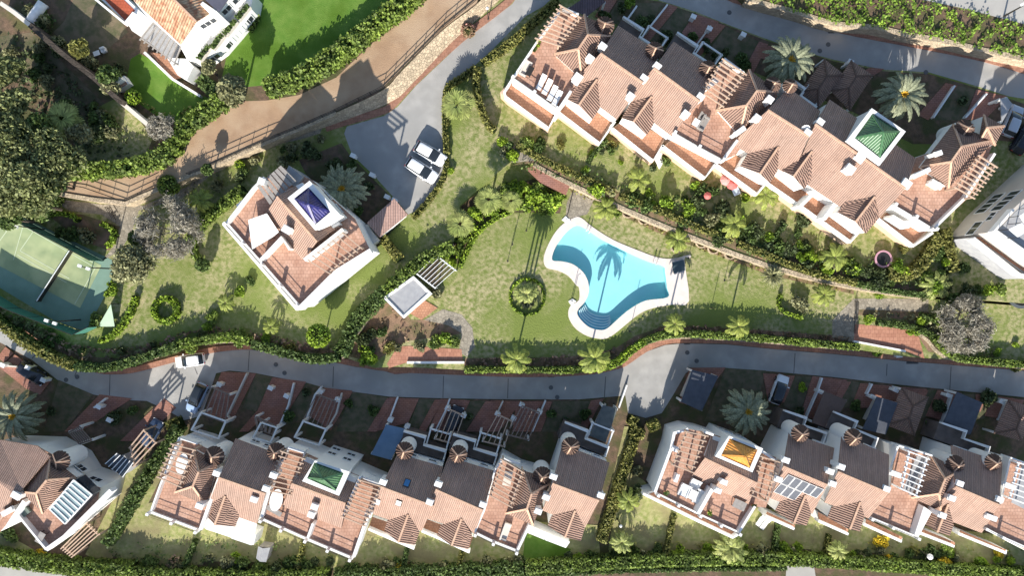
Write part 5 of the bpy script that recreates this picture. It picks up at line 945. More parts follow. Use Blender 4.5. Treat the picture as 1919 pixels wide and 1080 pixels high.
tree('@ 198,145', 1.6, 3.5, ZT, HEDGE, 'leafy tree left of the garden barbecue', name='broadleaf_tree'); tree('@ 150,95', 1.5, 3.5, ZT, HEDGEO, 'small tree at the foot of the shaded lawn', name='broadleaf_tree'); tree('@ 205,165', 1.4, 3, ZT, OLIVE, 'olive green tree beside the sand coloured wall', name='olive_tree')
twig_tree('@ 312,430', 4.3, 7, ZU, 'big grey leafless tree between path and left lawn', n=8500); twig_tree('@ 1812,608', 4.0, 6, ZM, 'big pale grey tree at the right below the grey building', n=8500); tree('@ 252,500', 3.2, 6, ZU, OLIVE, 'olive green tree beside the tennis court', 5200, .15, 'olive_tree')
twig_tree('@ 245,505', 3.2, 6, ZU, 'thin grey tree growing through the olive tree', n=2200) if False else None
twig_tree('@ 300,238', 2.0, 3.5, ZT, 'bare branched tree in the corner of the walled garden', n=800)
def cone_tree(q, r, h_, z, m, label):
    c = P(pts(q)[0], z); t = empty('cypress_tree', c, label, 'tree'); n = int(170 * r * h_); zz = RG.uniform(0.05, 1, n) ** .9; a_ = RG.uniform(0, 6.28, n); rr = r * np.sin(np.clip(zz * 2.6 + .35, 0, 3.1)) ** .7 * RG.uniform(.85, 1.05, n)
    C = np.stack([c.x + rr * np.cos(a_), c.y + rr * np.sin(a_), z + .4 + zz * (h_ - .4)], 1); U, V = rand_uv(n, .16, .3); quads('crown', C, U, V, m, t); MB().rev(c, [(.1, 0), (r * .25, .5), (r * .85, h_ * .3), (r * .75, h_ * .6), (.05, h_ * .97)], 12).out('inner_branches', CORE, t); MB().rev(c, [(.12, -.05), (.1, 1)], 8).out('trunk', BARK, t)
cone_tree('@ 388,496', 1.0, 4.2, ZU, HEDGE, 'slim dark cypress on the left lawn') if False else None
cone_tree('@ 389,498', .8, 2.8, ZU, HEDGE, 'small clipped cypress on the left lawn')
[palm('feather', q, h_, ZM, lb, sc_, trunk=.13) for q, h_, lb, sc_ in (('@ 978,548', 5.5, 'left of the three slim palms in the round bed', .5), ('@ 986,552', 6.2, 'tallest of the three slim palms in the round bed', .55), ('@ 995,546', 5.0, 'right of the three slim palms in the round bed', .5))]
# round clipped trees
def ball(q, r, h_, z, m, label):
    c = P(pts(q)[0], z + h_); t = empty('ball_tree', Vector((c.x, c.y, z)), label, 'tree'); n = int(420 * r * r); v = RG.normal(size=(n, 3)); v /= np.linalg.norm(v, axis=1)[:, None]; C = v * r * RG.uniform(.93, 1.05, (n, 1)); C[:, 2] *= .9; C += np.array(c); U, V = rand_uv(n, .13, .2); quads('crown', C, U, V, m, t)
    MB().rev(c, [(.02, -r * .78)] + [(r * .9 * math.cos(a_), r * .8 * math.sin(a_)) for a_ in (-1, -.5, 0, .5, 1)] + [(.02, r * .8)], 14, False).out('inner_branches', CORE, t); MB().rev(Vector((c.x, c.y, z)), [(.1, 0), (.07, h_ - r * .6)], 8).out('trunk', BARK, t)
ball('@ 597,630', 1.45, 3.4, ZU, LIME, 'bright lime ball tree below the villa lawn'); ball('@ 108,82', .95, 1.6, ZT, OLIVE, 'olive clipped ball tree by the estate wall'); ball('@ 249,182', .95, 1.2, ZT, LIME, 'lime clipped ball tree beside the garden barbecue'); ball('@ 357,652', .8, .9, ZU - 2, HEDGEB, 'green clipped ball beside the parked white car')
ball('@ 258,446', 1.1, 2.6, ZU, HEDGE, 'dark clipped ball tree below the grey leafless tree'); ball('@ 103,374', 1.0, 1.0, ZU, HEDGE, 'dark clipped ball where the stone path starts'); ball('@ 316,348', 1.3, 1.4, ZT - 1.5, HEDGEB, 'green clipped ball at the end of the dirt track hedge'); ball('@ 449,308', .6, .8, ZU, LIME, 'small lime ball by the path behind the villa'); ball('@ 388,318', .7, 2.2, ZT, HEDGE, 'dark clipped ball beside the iron railing')
ball('@ 1562,36', .9, .9, ZU + .3, HEDGEO, 'olive clipped ball by the upper road wall'); ball('@ 878,57', .9, .9, ZU + .2, leafm('pink_blossom', (.30, .14, .13), (.14, .15, .04)), 'round bush with pink blossom by the stone wall'); ball('@ 1644,659', .65, .7, ZR + .2, LIME, 'small lime ball at the right white parapet'); ball('@ 1904,688', .65, .7, ZR + .2, HEDGEO, 'small green ball at the right end of the lower road')
# lush shrubs (survey x, y, radius m, material, label)
def many(rows, z, group=None):
    for i, (x, y, r, m, lb) in enumerate(rows): shrub((x, y), r, z, m, lb, group=group, var=i % 3)
many([(965, 362, 1.7, LIME, 'lime shrub at the left of the central bed top'), (1000, 372, 1.9, LIME, 'lime shrub in the middle of the central bed top'), (1032, 382, 1.8, LIME, 'lime shrub above the pool deck corner'), (985, 385, 1.2, HEDGEB, 'green shrub below the lime shrubs of the central bed'), (940, 378, 1.2, HEDGEB, 'green shrub between two fan palms of the central bed'),
    (890, 400, 1.3, LIME, 'lime shrub beside the second fan palm'), (835, 455, 1.4, LIME, 'lime shrub above the slatted canopy'), (860, 470, 1.0, HEDGEB, 'green shrub right of the slatted canopy'), (838, 478, .9, LIME, 'small lime shrub touching the slatted canopy'), (820, 550, 1.0, OLIVE, 'olive shrub beside the pool house'),
    (690, 667, 1.5, LIME, 'lime shrub at the left of the pool gate'), (700, 672, 1.0, LIME, 'second lime shrub at the left of the pool gate'), (835, 632, 1.3, LIME, 'lime shrub above the brick ramp'), (818, 640, 1.1, HEDGEB, 'green shrub at the left above the brick ramp'), (852, 643, 1.1, HEDGEB, 'green shrub at the right above the brick ramp'), (730, 650, 1.0, HEDGEO, 'olive shrub above the brick apron'),
    (988, 560, 1.3, OLIVE, 'silvery shrub in the round bed left of the pool'),  (1497, 570, 1.5, OLIVE, 'silvery shrub in the bed at the right of the lawn'), (1345, 440, .9, LIME, 'yellow green shrub by the retaining wall'), (1350, 447, 1.1, LIME, 'lime shrub above the right of the retaining wall'), (1270, 445, 1.0, HEDGE, 'dark shrub under the retaining wall near the planters'),
    (1135, 372, 1.0, HEDGE, 'dark shrub under the left of the retaining wall'), (1150, 395, 1.2, HEDGEB, 'green shrub by the wall above the pool'), (1645, 553, .9, LIME, 'square lime shrub by the right stone path'), (1710, 618, .9, LIME, 'lime shrub above the right brick ramp'), (1760, 600, 1.2, HEDGEB, 'green shrub left of the big grey tree'), (1010, 440, .01, HEDGE, 'x')][:-1], ZM)
many([(1225, 385, .7, LIME, 'small lime shrub behind the retaining wall'), (1300, 385, 1.4, DARKL, 'dark shrub below the fifth garden of the upper row'), (1330, 360, 1.2, HEDGE, 'green shrub in the garden with the red parasol'), (1345, 395, 1.5, DARKL, 'large dark shrub behind the wall at mid length'), (1365, 340, 1.3, DARKL, 'dark shrub beside the blue garden table'), (1300, 350, .9, LIME, 'lime shrub left of the red parasol'), (1190, 380, 1.0, HEDGE, 'dark shrub behind the wall near the pool corner'),
    (1245, 300, .9, HEDGE, 'dark shrub by the white garden step'), (1395, 370, .9, LIME, 'lime shrub by the fifth garden edge'), (1500, 410, 1.3, DARKL, 'dark shrub under the dish house terrace'), (1470, 470, 1.4, DARKL, 'dark shrub left of the trampoline garden'), (1560, 480, 1.3, HEDGE, 'green shrub left of the trampoline'), (1590, 495, 1.2, HEDGEB, 'bright shrub below the trampoline'), (1620, 510, 1.1, DARKL, 'dark shrub left of the sweeping olive hedge'),
    (1690, 462, 1.1, HEDGEO, 'round olive shrub above the trampoline'), (1410, 430, 1.2, HEDGE, 'green shrub behind the yellow shrub'), (1440, 462, 1.0, DARKL, 'dark shrub right behind the retaining wall'), (1735, 520, 1.5, HEDGEB, 'bright leafy shrub at the top of the right stone path'), (1765, 530, 1.4, DARKL, 'dark shrub right of the sweeping hedge'), (1800, 500, 1.2, HEDGE, 'green shrub left of the grey building'), (1870, 540, 1.2, HEDGEB, 'green shrub beside the black trampoline'),
    (1145, 270, .8, HEDGEO, 'olive shrub in the garden of the second upper house'), (1110, 290, .8, LIME, 'lime shrub at the foot of the first garden divider'), (990, 270, 1.4, HEDGEB, 'bright shrub above the small stone paving'), (870, 400, .01, HEDGE, 'x'), (1050, 275, .9, HEDGEO, 'low shrub at the edge of the first upper garden'), (845, 320, .8, LIME, 'lime shrub at the right of the parked cars'), (450, 545, .8, LIME, 'lime shrub below the front wall of the villa'), (470, 525, .8, HEDGE, 'green shrub below the front wall of the villa'), (425, 570, .8, LIME, 'lime shrub on the line between the left lawns'), (400, 595, 1.0, HEDGEB, 'bright shrub above the left roadside hedge'),
    (390, 612, .9, LIME, 'yellow green shrub above the white parked car'), (545, 655, 1.2, HEDGEO, 'olive shrub over the roadside wall'), (455, 632, 1.6, HEDGEB, 'round shrub at the roadside hedge'), (500, 635, .9, LIME, 'lime shrub beside the dark yucca'), (145, 440, 1.6, HEDGE, 'dark leafy bush beside the tennis court'), (165, 440, 1.4, OLIVE, 'pale leafy bush beside the tennis court'), (120, 435, 1.1, HEDGE, 'dark bush touching the court fence'), (55, 397, 1.0, LIME, 'lime bush at the upper court corner'), (185, 600, 1.2, HEDGEB, 'bright bush at the lower court end'), (215, 545, 1.2, LIME, 'lime bush beside the court bench'), (660, 315, 1.0, HEDGE, 'dark shrub in the villa yard'), (670, 400, 1.3, HEDGE, 'green shrub below the villa palm'), (490, 350, .01, HEDGE, 'x')], ZU)
many([(1152, 945, 1.1, HEDGEO, 'shrub left of the straight clipped hedge'), (1195, 880, .9, OLIVE, 'olive shrub at the wall of the orange towered house'), (1190, 920, 1.3, DARKL, 'dark shrub below the wall of the orange towered house'), (1110, 1045, 1.2, HEDGE, 'green shrub at the bottom end of the straight hedge'), (1080, 1045, 1.0, LIME, 'lime shrub at the bottom end of the middle row'), (1230, 1030, 1.1, HEDGE, 'dark shrub in the first right garden'), (1330, 1035, 1.0, LIME, 'lime shrub in the second right garden'),
    (1465, 1020, 1.0, LIME, 'lime shrub below the solar panel house'), (1645, 1012, 1.2, YELL, 'yellow shrub in the fourth right garden'), (1658, 1048, 1.0, YELL, 'small yellow shrub in front of the hedge'), (1765, 1055, 1.5, YELL, 'large golden shrub at the lower right'), (1770, 1030, 1.3, HEDGEB, 'bright shrub beside the golden shrub'), (1868, 1035, .9, YELL, 'yellow shrub near the lower right corner'), (1620, 1035, 1.0, DARKL, 'dark shrub left of the yellow shrubs'), (1710, 1030, .9, HEDGEO, 'olive shrub right of the yellow shrub'),
    (750, 1070, 1.4, YELL, 'yellow shrub at the bottom edge of the middle gardens'), (545, 1050, 1.3, HEDGE, 'green shrub below the second garden'), (505, 1010, .01, HEDGE, 'x'), (490, 1060, 1.3, HEDGEB, 'bright shrub left of the green shrub'), (445, 1045, 1.0, LIME, 'lime shrub beside the grey shed'), (660, 1062, 1.1, HEDGE, 'dark shrub below the double house'), (620, 1045, .01, HEDGE, 'x'), (620, 1050, 1.0, DARKL, 'dark shrub in front of the double house'), (215, 1062, 1.0, HEDGE, 'green shrub left of the bottom gate'), (280, 1050, 1.3, HEDGE, 'green shrub right of the bottom gate'), (330, 1055, 1.2, DRY, 'dry brown shrub in the bottom hedge'),
    (25, 1000, 1.3, HEDGE, 'dark shrub left of the corner house tip'), (80, 1035, .7, YELL, 'small yellow shrub at the tip of the corner house'), (925, 1062, 1.0, HEDGE, 'dark shrub below the furnished terrace'), (970, 1050, 1.2, OLIVE, 'olive shrub at the foot of the last middle house'), (700, 900, .01, HEDGE, 'x')], ZR)
def crowd(poly, n, z, rr, mats, what, where, seed, tall=1.1):
    p = pts(poly); R_ = random.Random(seed); x0, x1, y0, y1 = min(a[0] for a in p), max(a[0] for a in p), min(a[1] for a in p), max(a[1] for a in p); k = 0; tries = 0
    while k < n and tries < 4000:
        tries += 1; q = (R_.uniform(x0, x1), R_.uniform(y0, y1))
        if not inside(q, p): continue
        m, mn = R_.choice(mats); r = R_.uniform(*rr); shrub(q, r, z, m, f'{mn} {what} {where}', name=what, cat=what, group=f'{mn} {what} {where}', h_=r * R_.uniform(.8, 1.5) * tall, var=k % 3); k += 1
DM, HM, OM, LM = (DARKL, 'blackish green'), (HEDGE, 'deep green'), (OLIVE, 'grey green'), (LIME, 'yellow green')
crowd('@ 1075,322 1160,352 1230,375 1330,400 1440,440 1540,478 1700,505 1740,525 1740,545 1600,526 1440,486 1230,408 1070,338', 46, ZU, (.6, 1.35), (DM, HM, HM, OM, LM), 'shrub', 'crowding behind the long retaining wall', 1, 1.3)
crowd('@ 1130,262 1210,300 1300,345 1400,380 1500,430 1600,470 1590,500 1450,455 1300,400 1160,345 1080,315', 22, ZU, (.4, .9), (DM, HM, LM), 'bush', 'among the gardens of the upper row', 2)
crowd('@ 215,1042 400,1040 560,1046 700,1052 960,1048 1120,1030 1130,1042 980,1056 700,1066 215,1058', 30, ZR, (.55, 1.25), (DM, HM, OM, HM), 'shrub', 'at the foot of the lower middle gardens', 3, 1.2)
crowd('@ 1140,1025 1300,1020 1560,1024 1700,1030 1935,1045 1935,1062 1700,1045 1420,1032 1140,1042', 30, ZR, (.55, 1.2), (DM, HM, OM, LM), 'shrub', 'at the foot of the lower right gardens', 4, 1.2)
crowd('@ 60,-10 110,40 90,75 160,110 230,130 240,160 200,170 110,95 50,30', 16, ZT, (.6, 1.3), (DM, HM, OM), 'bush', 'along the old wall of the estate', 5, 1.4)
crowd('@ -10,60 60,70 180,190 225,240 240,265 140,250 60,160 -10,150', 18, ZT, (.7, 1.6), (DM, HM, OM), 'bush', 'under the estate trees', 6, 1.5)
crowd('@ 0,590 50,620 110,652 170,672 280,655 400,628 470,628 470,634 400,620 280,645 170,660 60,600', 18, ZU, (.4, .9), (DM, OM, HM), 'bush', 'behind the left roadside hedge', 7)
crowd('@ 1600,595 1700,605 1760,640 1870,665 1910,650 1860,620 1760,590 1620,588', 16, ZM, (.5, 1.1), (HM, OM, LM), 'bush', 'round the big pale grey tree', 8)
crowd('@ 1755,470 1850,545 1800,570 1740,565 1700,530', 14, ZU, (.7, 1.4), (HM, DM, OM, LM), 'bush', 'below the grey building', 9, 1.3)
crowd('@ 650,655 720,600 745,590 700,655 670,668', 8, ZM, (.5, 1.1), (DM, HM), 'shrub', 'on the bed below the pool house', 10, 1.2)
crowd('@ 720,660 850,628 860,645 760,655', 7, ZM, (.5, .9), (HM, OM), 'bush', 'above the brick ramp of the pool', 11)
crowd('@ 1110,40 1150,5 1290,60 1420,120 1400,140 1280,100 1150,50', 14, ZU, (.5, 1.1), (DM, HM), 'shrub', 'in the shade of the upper front yards', 12)
crowd('@ 480,285 560,262 640,260 560,300 470,345 420,370 390,365', 12, ZU, (.5, 1.1), (HM, OM, DM), 'shrub', 'beside the stone path behind the villa', 13, 1.2)
crowd('@ 940,240 1010,262 1060,285 1050,300 960,300 930,280', 9, ZU, (.6, 1.2), (HM, LM, OM), 'shrub', 'in front of the first upper house', 14, 1.2)
for i, (x, y, r, m) in enumerate([(950, 358, 1.2, 1), (978, 352, 1.3, 0), (1012, 352, 1.2, 1), (1045, 368, 1.2, 0), (1015, 392, 1.1, 1), (965, 385, 1.0, 0), (925, 392, 1.0, 0), (905, 385, 1.1, 1), (880, 425, 1.2, 0), (868, 448, 1.1, 1), (850, 440, 1.1, 0), (848, 492, .8, 0)]):
    shrub((x, y), r, ZM, (LIME, HEDGEB)[m], ('yellow green', 'mid green')[m] + ' shrub of the dense central bed above the pool', group=('yellow green', 'mid green')[m] + ' shrubs of the central bed', h_=r * 1.5, var=i % 3)
for i, (x, y, r, m) in enumerate([(700, 770, .9, 0), (880, 780, .8, 1), (655, 755, .7, 0), (575, 735, .9, 1), (545, 780, 1.1, 0), (1060, 790, 1.0, 1), (1095, 775, .9, 0), (1035, 775, .8, 0), (1500, 725, .7, 2), (1495, 770, 1.0, 1), (1600, 760, .9, 0), (1755, 760, 1.2, 1), (1850, 745, 1.3, 1), (1740, 800, 1.0, 0), (1570, 810, .9, 2), (100, 770, 1.0, 1), (215, 780, 1.2, 1), (250, 770, .9, 0), (1165, 20, 1.0, 1), (1205, 45, 1.2, 0), (1250, 70, 1.1, 1), (1345, 110, 1.1, 1), (1390, 120, .9, 0), (1800, 190, 1.0, 1), (1180, 5, 1.2, 2), (630, 310, 1.2, 1), (695, 350, 1.0, 1), (590, 290, 1.1, 1)]):
    shrub((x, y), r, ZU if y < 400 else ZR, (HEDGE, DARKL, LIME)[m], ('dark garden shrub', 'blackish green garden shrub', 'lime garden shrub')[m] + ' in a shaded front yard', group=('green', 'dark', 'lime')[m] + ' shrubs in shaded front yards', var=i % 2)
for o in [o for o in COL.objects if o.get('label') == 'x']:
    for c in list(o.children): bpy.data.objects.remove(c)
    bpy.data.objects.remove(o)
# palms
palm('date', 'd 160,455', 4.5, ZU, 'large date palm above the left half of the upper road row', 1.02, trunk=.4); palm('date', 'd 1000,715', 4.5, ZU, 'large date palm above the green tower of the upper row', 1.0, trunk=.4)
palm('date', 'f 650,340', 4.0, ZU, 'large date palm in the yard of the blue towered villa', 1.0, trunk=.4); palm('date', 'i 120,960', 4.0, ZR, 'large date palm at the lower left corner house', 1.05, trunk=.4); palm('date', 'k 1760,925', 4.0, ZR, 'large date palm beside the orange tower', 1.0, trunk=.4)
for q, h_, s_, lb in (('k 1700,290', 4.6, .8, 'young yellow green palm right of the pool along the road'), ('k 1220,270', 4.6, .72, 'young palm directly below the pool at the right'), ('k 620,530', 6.2, 1.05, 'tall palm below the pool that shades the water'), ('k 30,540', 5.0, .95, 'young palm left of the tall palm below the pool')):
    palm('young', q, h_, ZM, lb, s_, trunk=.12)
palm('young', 'l 420,50', 2.2, ZM, 'yellow palm in the bed at the right end of the lawn', .8, trunk=.12); palm('young', 'h 500,850', 2.5, ZU, 'young palm left of the trampoline', .9, trunk=.12)
palm('banana', 'g 950,270', 2.4, ZU, 'banana plant in the second upper garden', 1.0, cat='plant', trunk=.12); palm('banana', 'g 1660,600', 2.2, ZU, 'banana plant behind the retaining wall', 1.0, cat='plant', trunk=.12); palm('young', 'g 700,480', 1.8, ZM, 'low green palm above the pool corner', .85, trunk=.12); palm('young', 'g 1240,720', 1.8, ZM, 'low green palm under the retaining wall', .85, trunk=.12)
palm('young', 'g 1900,380', 2.5, ZU, 'palm in front of the fifth upper house', .9, trunk=.12)
for q, h_, s_, lb in (('f 1740,420', 4.6, .95, 'fan palm at the top of the central bed'), ('f 1530,600', 2.8, 1.0, 'fan palm in the middle of the central bed'), ('g -10,430', 2.4, .75, 'small fan palm at the right of the central bed')): palm('fan', q, h_, ZM, lb, s_, trunk=.15)
palm('fan', 'b 1510,790', 2.2, ZU, 'fan palm right of the parking court', 1.15, trunk=.18); palm('fan', 'a 490,900', 3.0, ZT, 'fan palm below the dark estate trees', 1.25, trunk=.18)
palm('spiky', 'h 30,985', 1.6, ZM, 'pale spiky yucca under the retaining wall', 1.05, cat='plant'); palm('feather', 'l 1250,-20', 2.5, ZM, 'feathery green palm left of the big grey tree', .9, trunk=.15)
palm('feather', 'o 820,830', 2.0, ZR, 'feathery palm at the foot of the straight hedge', .7, trunk=.15); palm('feather', 'o 1640,870', 2.5, ZR, 'pale feathery palm below the orange towered house', 1.0, trunk=.15); palm('feather', 'p 520,890', 2.2, ZR, 'pale palm in the third right garden', .6, trunk=.15)
palm('young', 'o 870,520', 2.5, ZR, 'palm between the straight hedge and the orange towered house', .8, trunk=.12); palm('young', 'j 110,290', 1.6, ZU, 'dark yucca palm above the roadside hedge', .55, trunk=.1); palm('young', 'i 1690,110', 1.5, ZU, 'yellow green palm between the left lawns', .6, trunk=.1)
palm('feather', 'g 140,-40', 3.0, ZU, 'palm at the left of the first upper garden', .7, trunk=.14) if False else None
palm('young', 'e 1500,420', 2.6, ZU, 'thin palm behind the blue towered villa', .8, trunk=.1)
# ---------------------------------------------------------------- front yards, gates, carports
DK = [0]
def drive(q, z, label, group):
    p = pts(q); DK[0] += 1; z += DK[0] * .003; return tag(MB().prism([P(a_, z + .05) for a_ in p], z - .2).out('driveway', BRICK), label, None, None, 'structure')
ORD = ['first', 'second', 'third', 'fourth', 'fifth', 'sixth', 'seventh', 'eighth', 'ninth', 'tenth', 'eleventh', 'twelfth']
DR = ['i 745,800 990,830 600,1079 480,1079', 'i 1090,960 1230,830 1320,900 1060,1150 900,1150', 'i 1660,630 1919,640 1740,1000 1530,940', 'j 120,672 375,705 165,1050 -20,985', 'j 470,745 720,772 560,1070 400,960', 'j 1000,822 1220,832 1140,1010 890,1079', 'j 1385,832 1605,845 1490,1079 1290,1079', 'j 1760,845 1919,850 k 70,850 -100,1080 j 1640,1079', 'k 30,848 300,852 215,1079 0,1079', 'k 590,848 690,830 640,900 560,1060 500,1060',
      'k 1330,600 1600,598 1540,680 1400,900 1250,860', 'l -40,640 200,660 120,860 0,860', 'l 330,662 590,690 500,900 400,1000 240,960', 'l 690,715 1190,760 1100,900 620,900', 'l 1270,765 1450,790 1330,1000 1180,960', 'l 1690,810 1919,840 1860,1000 1620,960', 'd 760,505 870,515 700,620 600,600', 'd 1330,620 1420,640 1200,900 1120,860', 'd 1560,670 1790,720 1640,880 1470,900', 'c 1180,30 1240,50 1010,330 950,300', 'c 1370,100 1550,160 1400,400 1230,300', 'c 700,-20 790,-10 690,150 620,120', 'c 1500,160 1600,190 1400,430 1360,390', 'd 0,340 60,350 0,460 -80,420', 'i 40,440 100,490 30,560 -20,520', 'i 110,500 380,690 300,800 200,760 0,600', 'c 1850,310 1919,330 1800,560 1740,520']
for i, q in enumerate(DR): drive(q, ZU if q[0] in 'cd' else ZR, ('brick driveway sloping from the road to a house'), None)
DR += ['j 0,930 60,960 -60,1079 -130,1079', 'j 650,770 722,780 600,1000 530,1079 490,1060', 'k 120,1000 215,1040 150,1079 60,1079', 'j 980,830 1040,830 900,1079 830,1079', 'j 1340,838 1400,838 1270,1079 1210,1079', 'j 1720,850 1790,850 1640,1079 1570,1079', 'l 560,700 620,706 480,960 430,940', 'l 1130,765 1200,770 1090,990 1040,980', 'l 1560,800 1640,808 1590,930 1540,920']
for q in DR[27:]: drive(q, ZR, 'narrow brick path beside a driveway', None)
for q in ('i 1660,640 1915,650 1745,990 1540,935', 'j 1000,825 1215,835 1135,1000 900,1060', 'j 480,748 715,775 560,1060 410,960'): pass
def yard(q, z, k): sheet('front_yard', pts(q), z + .012 + .001 * k, LAWND, label='dark grassy front yard between driveways')  # house shade put into the dark grass colour
for k, q in enumerate(['j 720,780 990,822 880,1079 600,1079', 'j 1220,835 1380,832 1290,1079 1130,1079', 'j 1605,850 1750,845 1640,1079 1490,1079', 'k 310,850 590,850 500,1079 220,1079', 'j 375,710 480,740 400,960 180,1050', 'l 200,665 330,665 230,960 110,880', 'l 580,690 720,715 620,900 500,900', 'l 1190,760 1290,770 1200,960 1080,1000', 'l 1450,790 1690,815 1620,980 1330,1000', 'k 1600,600 1900,620 1800,1000 1440,1000', 'j 0,640 120,670 0,930 -100,900', 'i 440,690 700,800 480,1079 330,1079']): yard(q, ZR, k)
for k, q in enumerate(['c 800,0 960,20 830,200 700,150', 'c 960,20 1150,20 940,290 830,200', 'c 1230,60 1370,100 1230,300 1010,340', 'c 1600,200 1850,310 1740,520 1420,450', 'd 1420,640 1560,670 1450,900 1210,900']): yard(q, ZU, k)
sheet('front_yard', pts('@ 1060,-20 1235,2 1252,8 1305,25 1435,75 1565,115 1655,133 1740,138 1827,163 1890,184 1935,200 1935,270 1860,262 1780,270 1710,270 1600,210 1450,150 1300,90 1150,40'), ZU + .011, SOIL, label='earthy front yards of the upper row')
YW = ['i 1850,640 1700,960 1740,1000', 'j 280,715 240,880 165,1050', 'j 490,740 440,800 370,1000', 'j 640,790 600,940 520,1079', 'j 1060,820 1000,980', 'j 1450,835 1420,920 1340,1079', 'j 1850,850 1800,960', 'k 250,845 150,1079', 'k 860,730 800,900', 'k 700,870 590,1079', 'l 405,675 370,780 260,1030', 'l 780,720 740,800', 'l 810,830 730,990', 'l 1380,800 1290,1079', 'l 1790,860 1740,1000', 'k 1345,635 1270,815', 'c 1165,30 960,290', 'c 935,40 850,160', 'c 1490,190 1340,390', 'd 1480,880 1640,700', 'd 1240,880 1400,640', 'i 0,580 200,600', 'i 700,900 790,830', 'i 270,700 360,690']
for i, q in enumerate(YW):
    z = ZU if q[0] in 'cd' else ZR; mb = MB(); ribbon(mb, [P(p, z + .7) for p in pts(q)], z - .05, z + .7, .2); tag(mb.out('garden_wall', WHITE if i % 3 else CREAM), 'low rendered wall between front yards, %s of those along the %s road' % (ORD[i] if i < 12 else ORD[i - 12] + ' further', 'upper' if z == ZU else 'lower'), 'wall', 'low walls between front yards')
GP = [('i 15,580', 0), ('i 205,598', 0), ('i 320,692', 0), ('i 735,892', 0), ('i 815,992', 0), ('i 1640,725', 0), ('j 105,752', 0), ('j 225,812', 0), ('j 480,778', 0), ('j 608,838', 0), ('j 1005,992', 0), ('j 1130,1042', 0), ('j 1435,905', 0), ('j 1555,958', 0), ('j 1810,945', 0), ('k 72,878', 0), ('k 205,930', 0), ('k 10,978', 0), ('l 390,778', 0), ('l 785,818', 0), ('l 960,768', 0), ('l 1355,808', 0), ('l 1755,855', 0), ('c 1360,120', ZU), ('c 1480,210', ZU), ('c 1735,255', ZU), ('d 620,460', ZU), ('f 725,85', ZU), ('f 868,230', ZU), ('f 980,395', ZU), ('f 1035,420', ZU)]
NEAR = ['at the left edge of the lower road', 'left of the covered car', 'right of the covered car', 'at the driveway above the corner house', 'second along the driveway above the corner house', 'beside the dark car on the road', 'left at the third driveway', 'right at the third driveway', 'left at the fourth driveway', 'right at the fourth driveway', 'left of the blue carport', 'right of the blue carport', 'left of the caged car', 'right of the caged car', 'left at the beamed driveway', 'left at the last beamed driveway', 'right at the last beamed driveway', 'lower left at the last beamed driveway', 'at the brown carport', 'at the first slate flat carport', 'at the tiled carport', 'at the second slate flat carport', 'at the last tiled carport', 'left at the upper brick yard', 'right at the upper brick yard', 'beyond the upper brick yard', 'between the two tiled carports of the upper road', 'at the parking court, topmost', 'at the parking court, middle', 'at the parking court beside the garage wing', 'at the parking court, lowest']
for (q, z), nr in zip(GP, NEAR):
    c = P(pts(q)[0], z + 1.5); mb = MB(); mb.box(c, .55, .4, z, z + 1.35, -.45); mb.box(c, .7, .55, z + 1.352, z + 1.5, -.45); tag(mb.out('gate_post', WHITE), 'white gate post ' + nr, 'gate post', 'white gate posts')
def ypergola(a_, b_, n, z, zt, m, label, w_=.11, slab=None):
    A = [P(p, z + zt) for p in pts(a_)]; B = [P(p, z + zt) for p in pts(b_)]; m = mat('brown_grey_timber', (.27, .20, .16), (.20, .15, .12), 3, .85) if m is WOODG else m; t = empty('driveway_pergola', Vector((A[0].x, A[0].y, z)), label, 'pergola'); MB().bar(A[0], A[1], .18, .2).out('cross_beam', m, t); MB().bar(B[0], B[1], .18, .2).out('cross_beam', m, t)
    for i in range(n): k = i / (n - 1); MB().bar(A[0].lerp(A[1], k) + Vector((0, 0, .15)), B[0].lerp(B[1], k) + Vector((0, 0, .15)), w_).out('beam', m, t)
    for q in (*A, *B): MB().box(q, .25, .25, z, q.z, -.3).out('post', WHITE, t)
    return t
ypergola('i 1590,745 1720,800', 'i 1500,940 1690,1010', 6, ZR, 2.6, WOODG, 'grey beams over the driveway of the left end middle house')
ypergola('j 455,800 600,850', 'j 350,1000 520,1060', 6, ZR, 2.6, WOODG, 'grey beams over the fourth driveway')
ypergola('j 1435,905 1555,958', 'j 1340,1130 1480,1170', 5, ZR, 2.7, WOOD, 'pale cage of beams over the parked black car')
ypergola('j 1810,950 1919,1000', 'j 1700,1150 1860,1190', 5, ZR, 2.7, WOOD, 'pale beams left of the last beamed driveway')
ypergola('k 72,885 205,935', 'k -40,1100 120,1140', 6, ZR, 2.7, WOODG, 'long grey beams over the last driveway'); ypergola('c 1290,240 1370,290', 'c 1370,130 1480,200', 2, ZU, 2.6, WOODG, 'two grey beams over the upper brick yard') if False else None
ypergola('i 0,1010 40,970', 'i 60,1060 110,1010', 4, ZR, 2.5, WOODG, 'grey beams at the lower left corner') if False else None
ypergola('j 0,965 155,1040', 'n 20,-20 130,20', 5, ZR, 2.8, WOODG, 'short grey slatted roof over the third driveway', .3)
for a_, b_, lb in (('i 1510,935 1695,1000', 'i 1440,1065 1640,1130', 'white porch frame behind the left end middle house'), ('j 355,1000 525,1060', 'j 290,1120 470,1180', 'white porch frame over the fourth driveway'), ('i 1960,1010 2080,1050', 'i 1900,1120 2030,1160', 'white porch frame behind the awning house')):
    tag(ypergola(a_, b_, 2, ZR, 3.1, WHITE, lb, .22), None, 'porch')
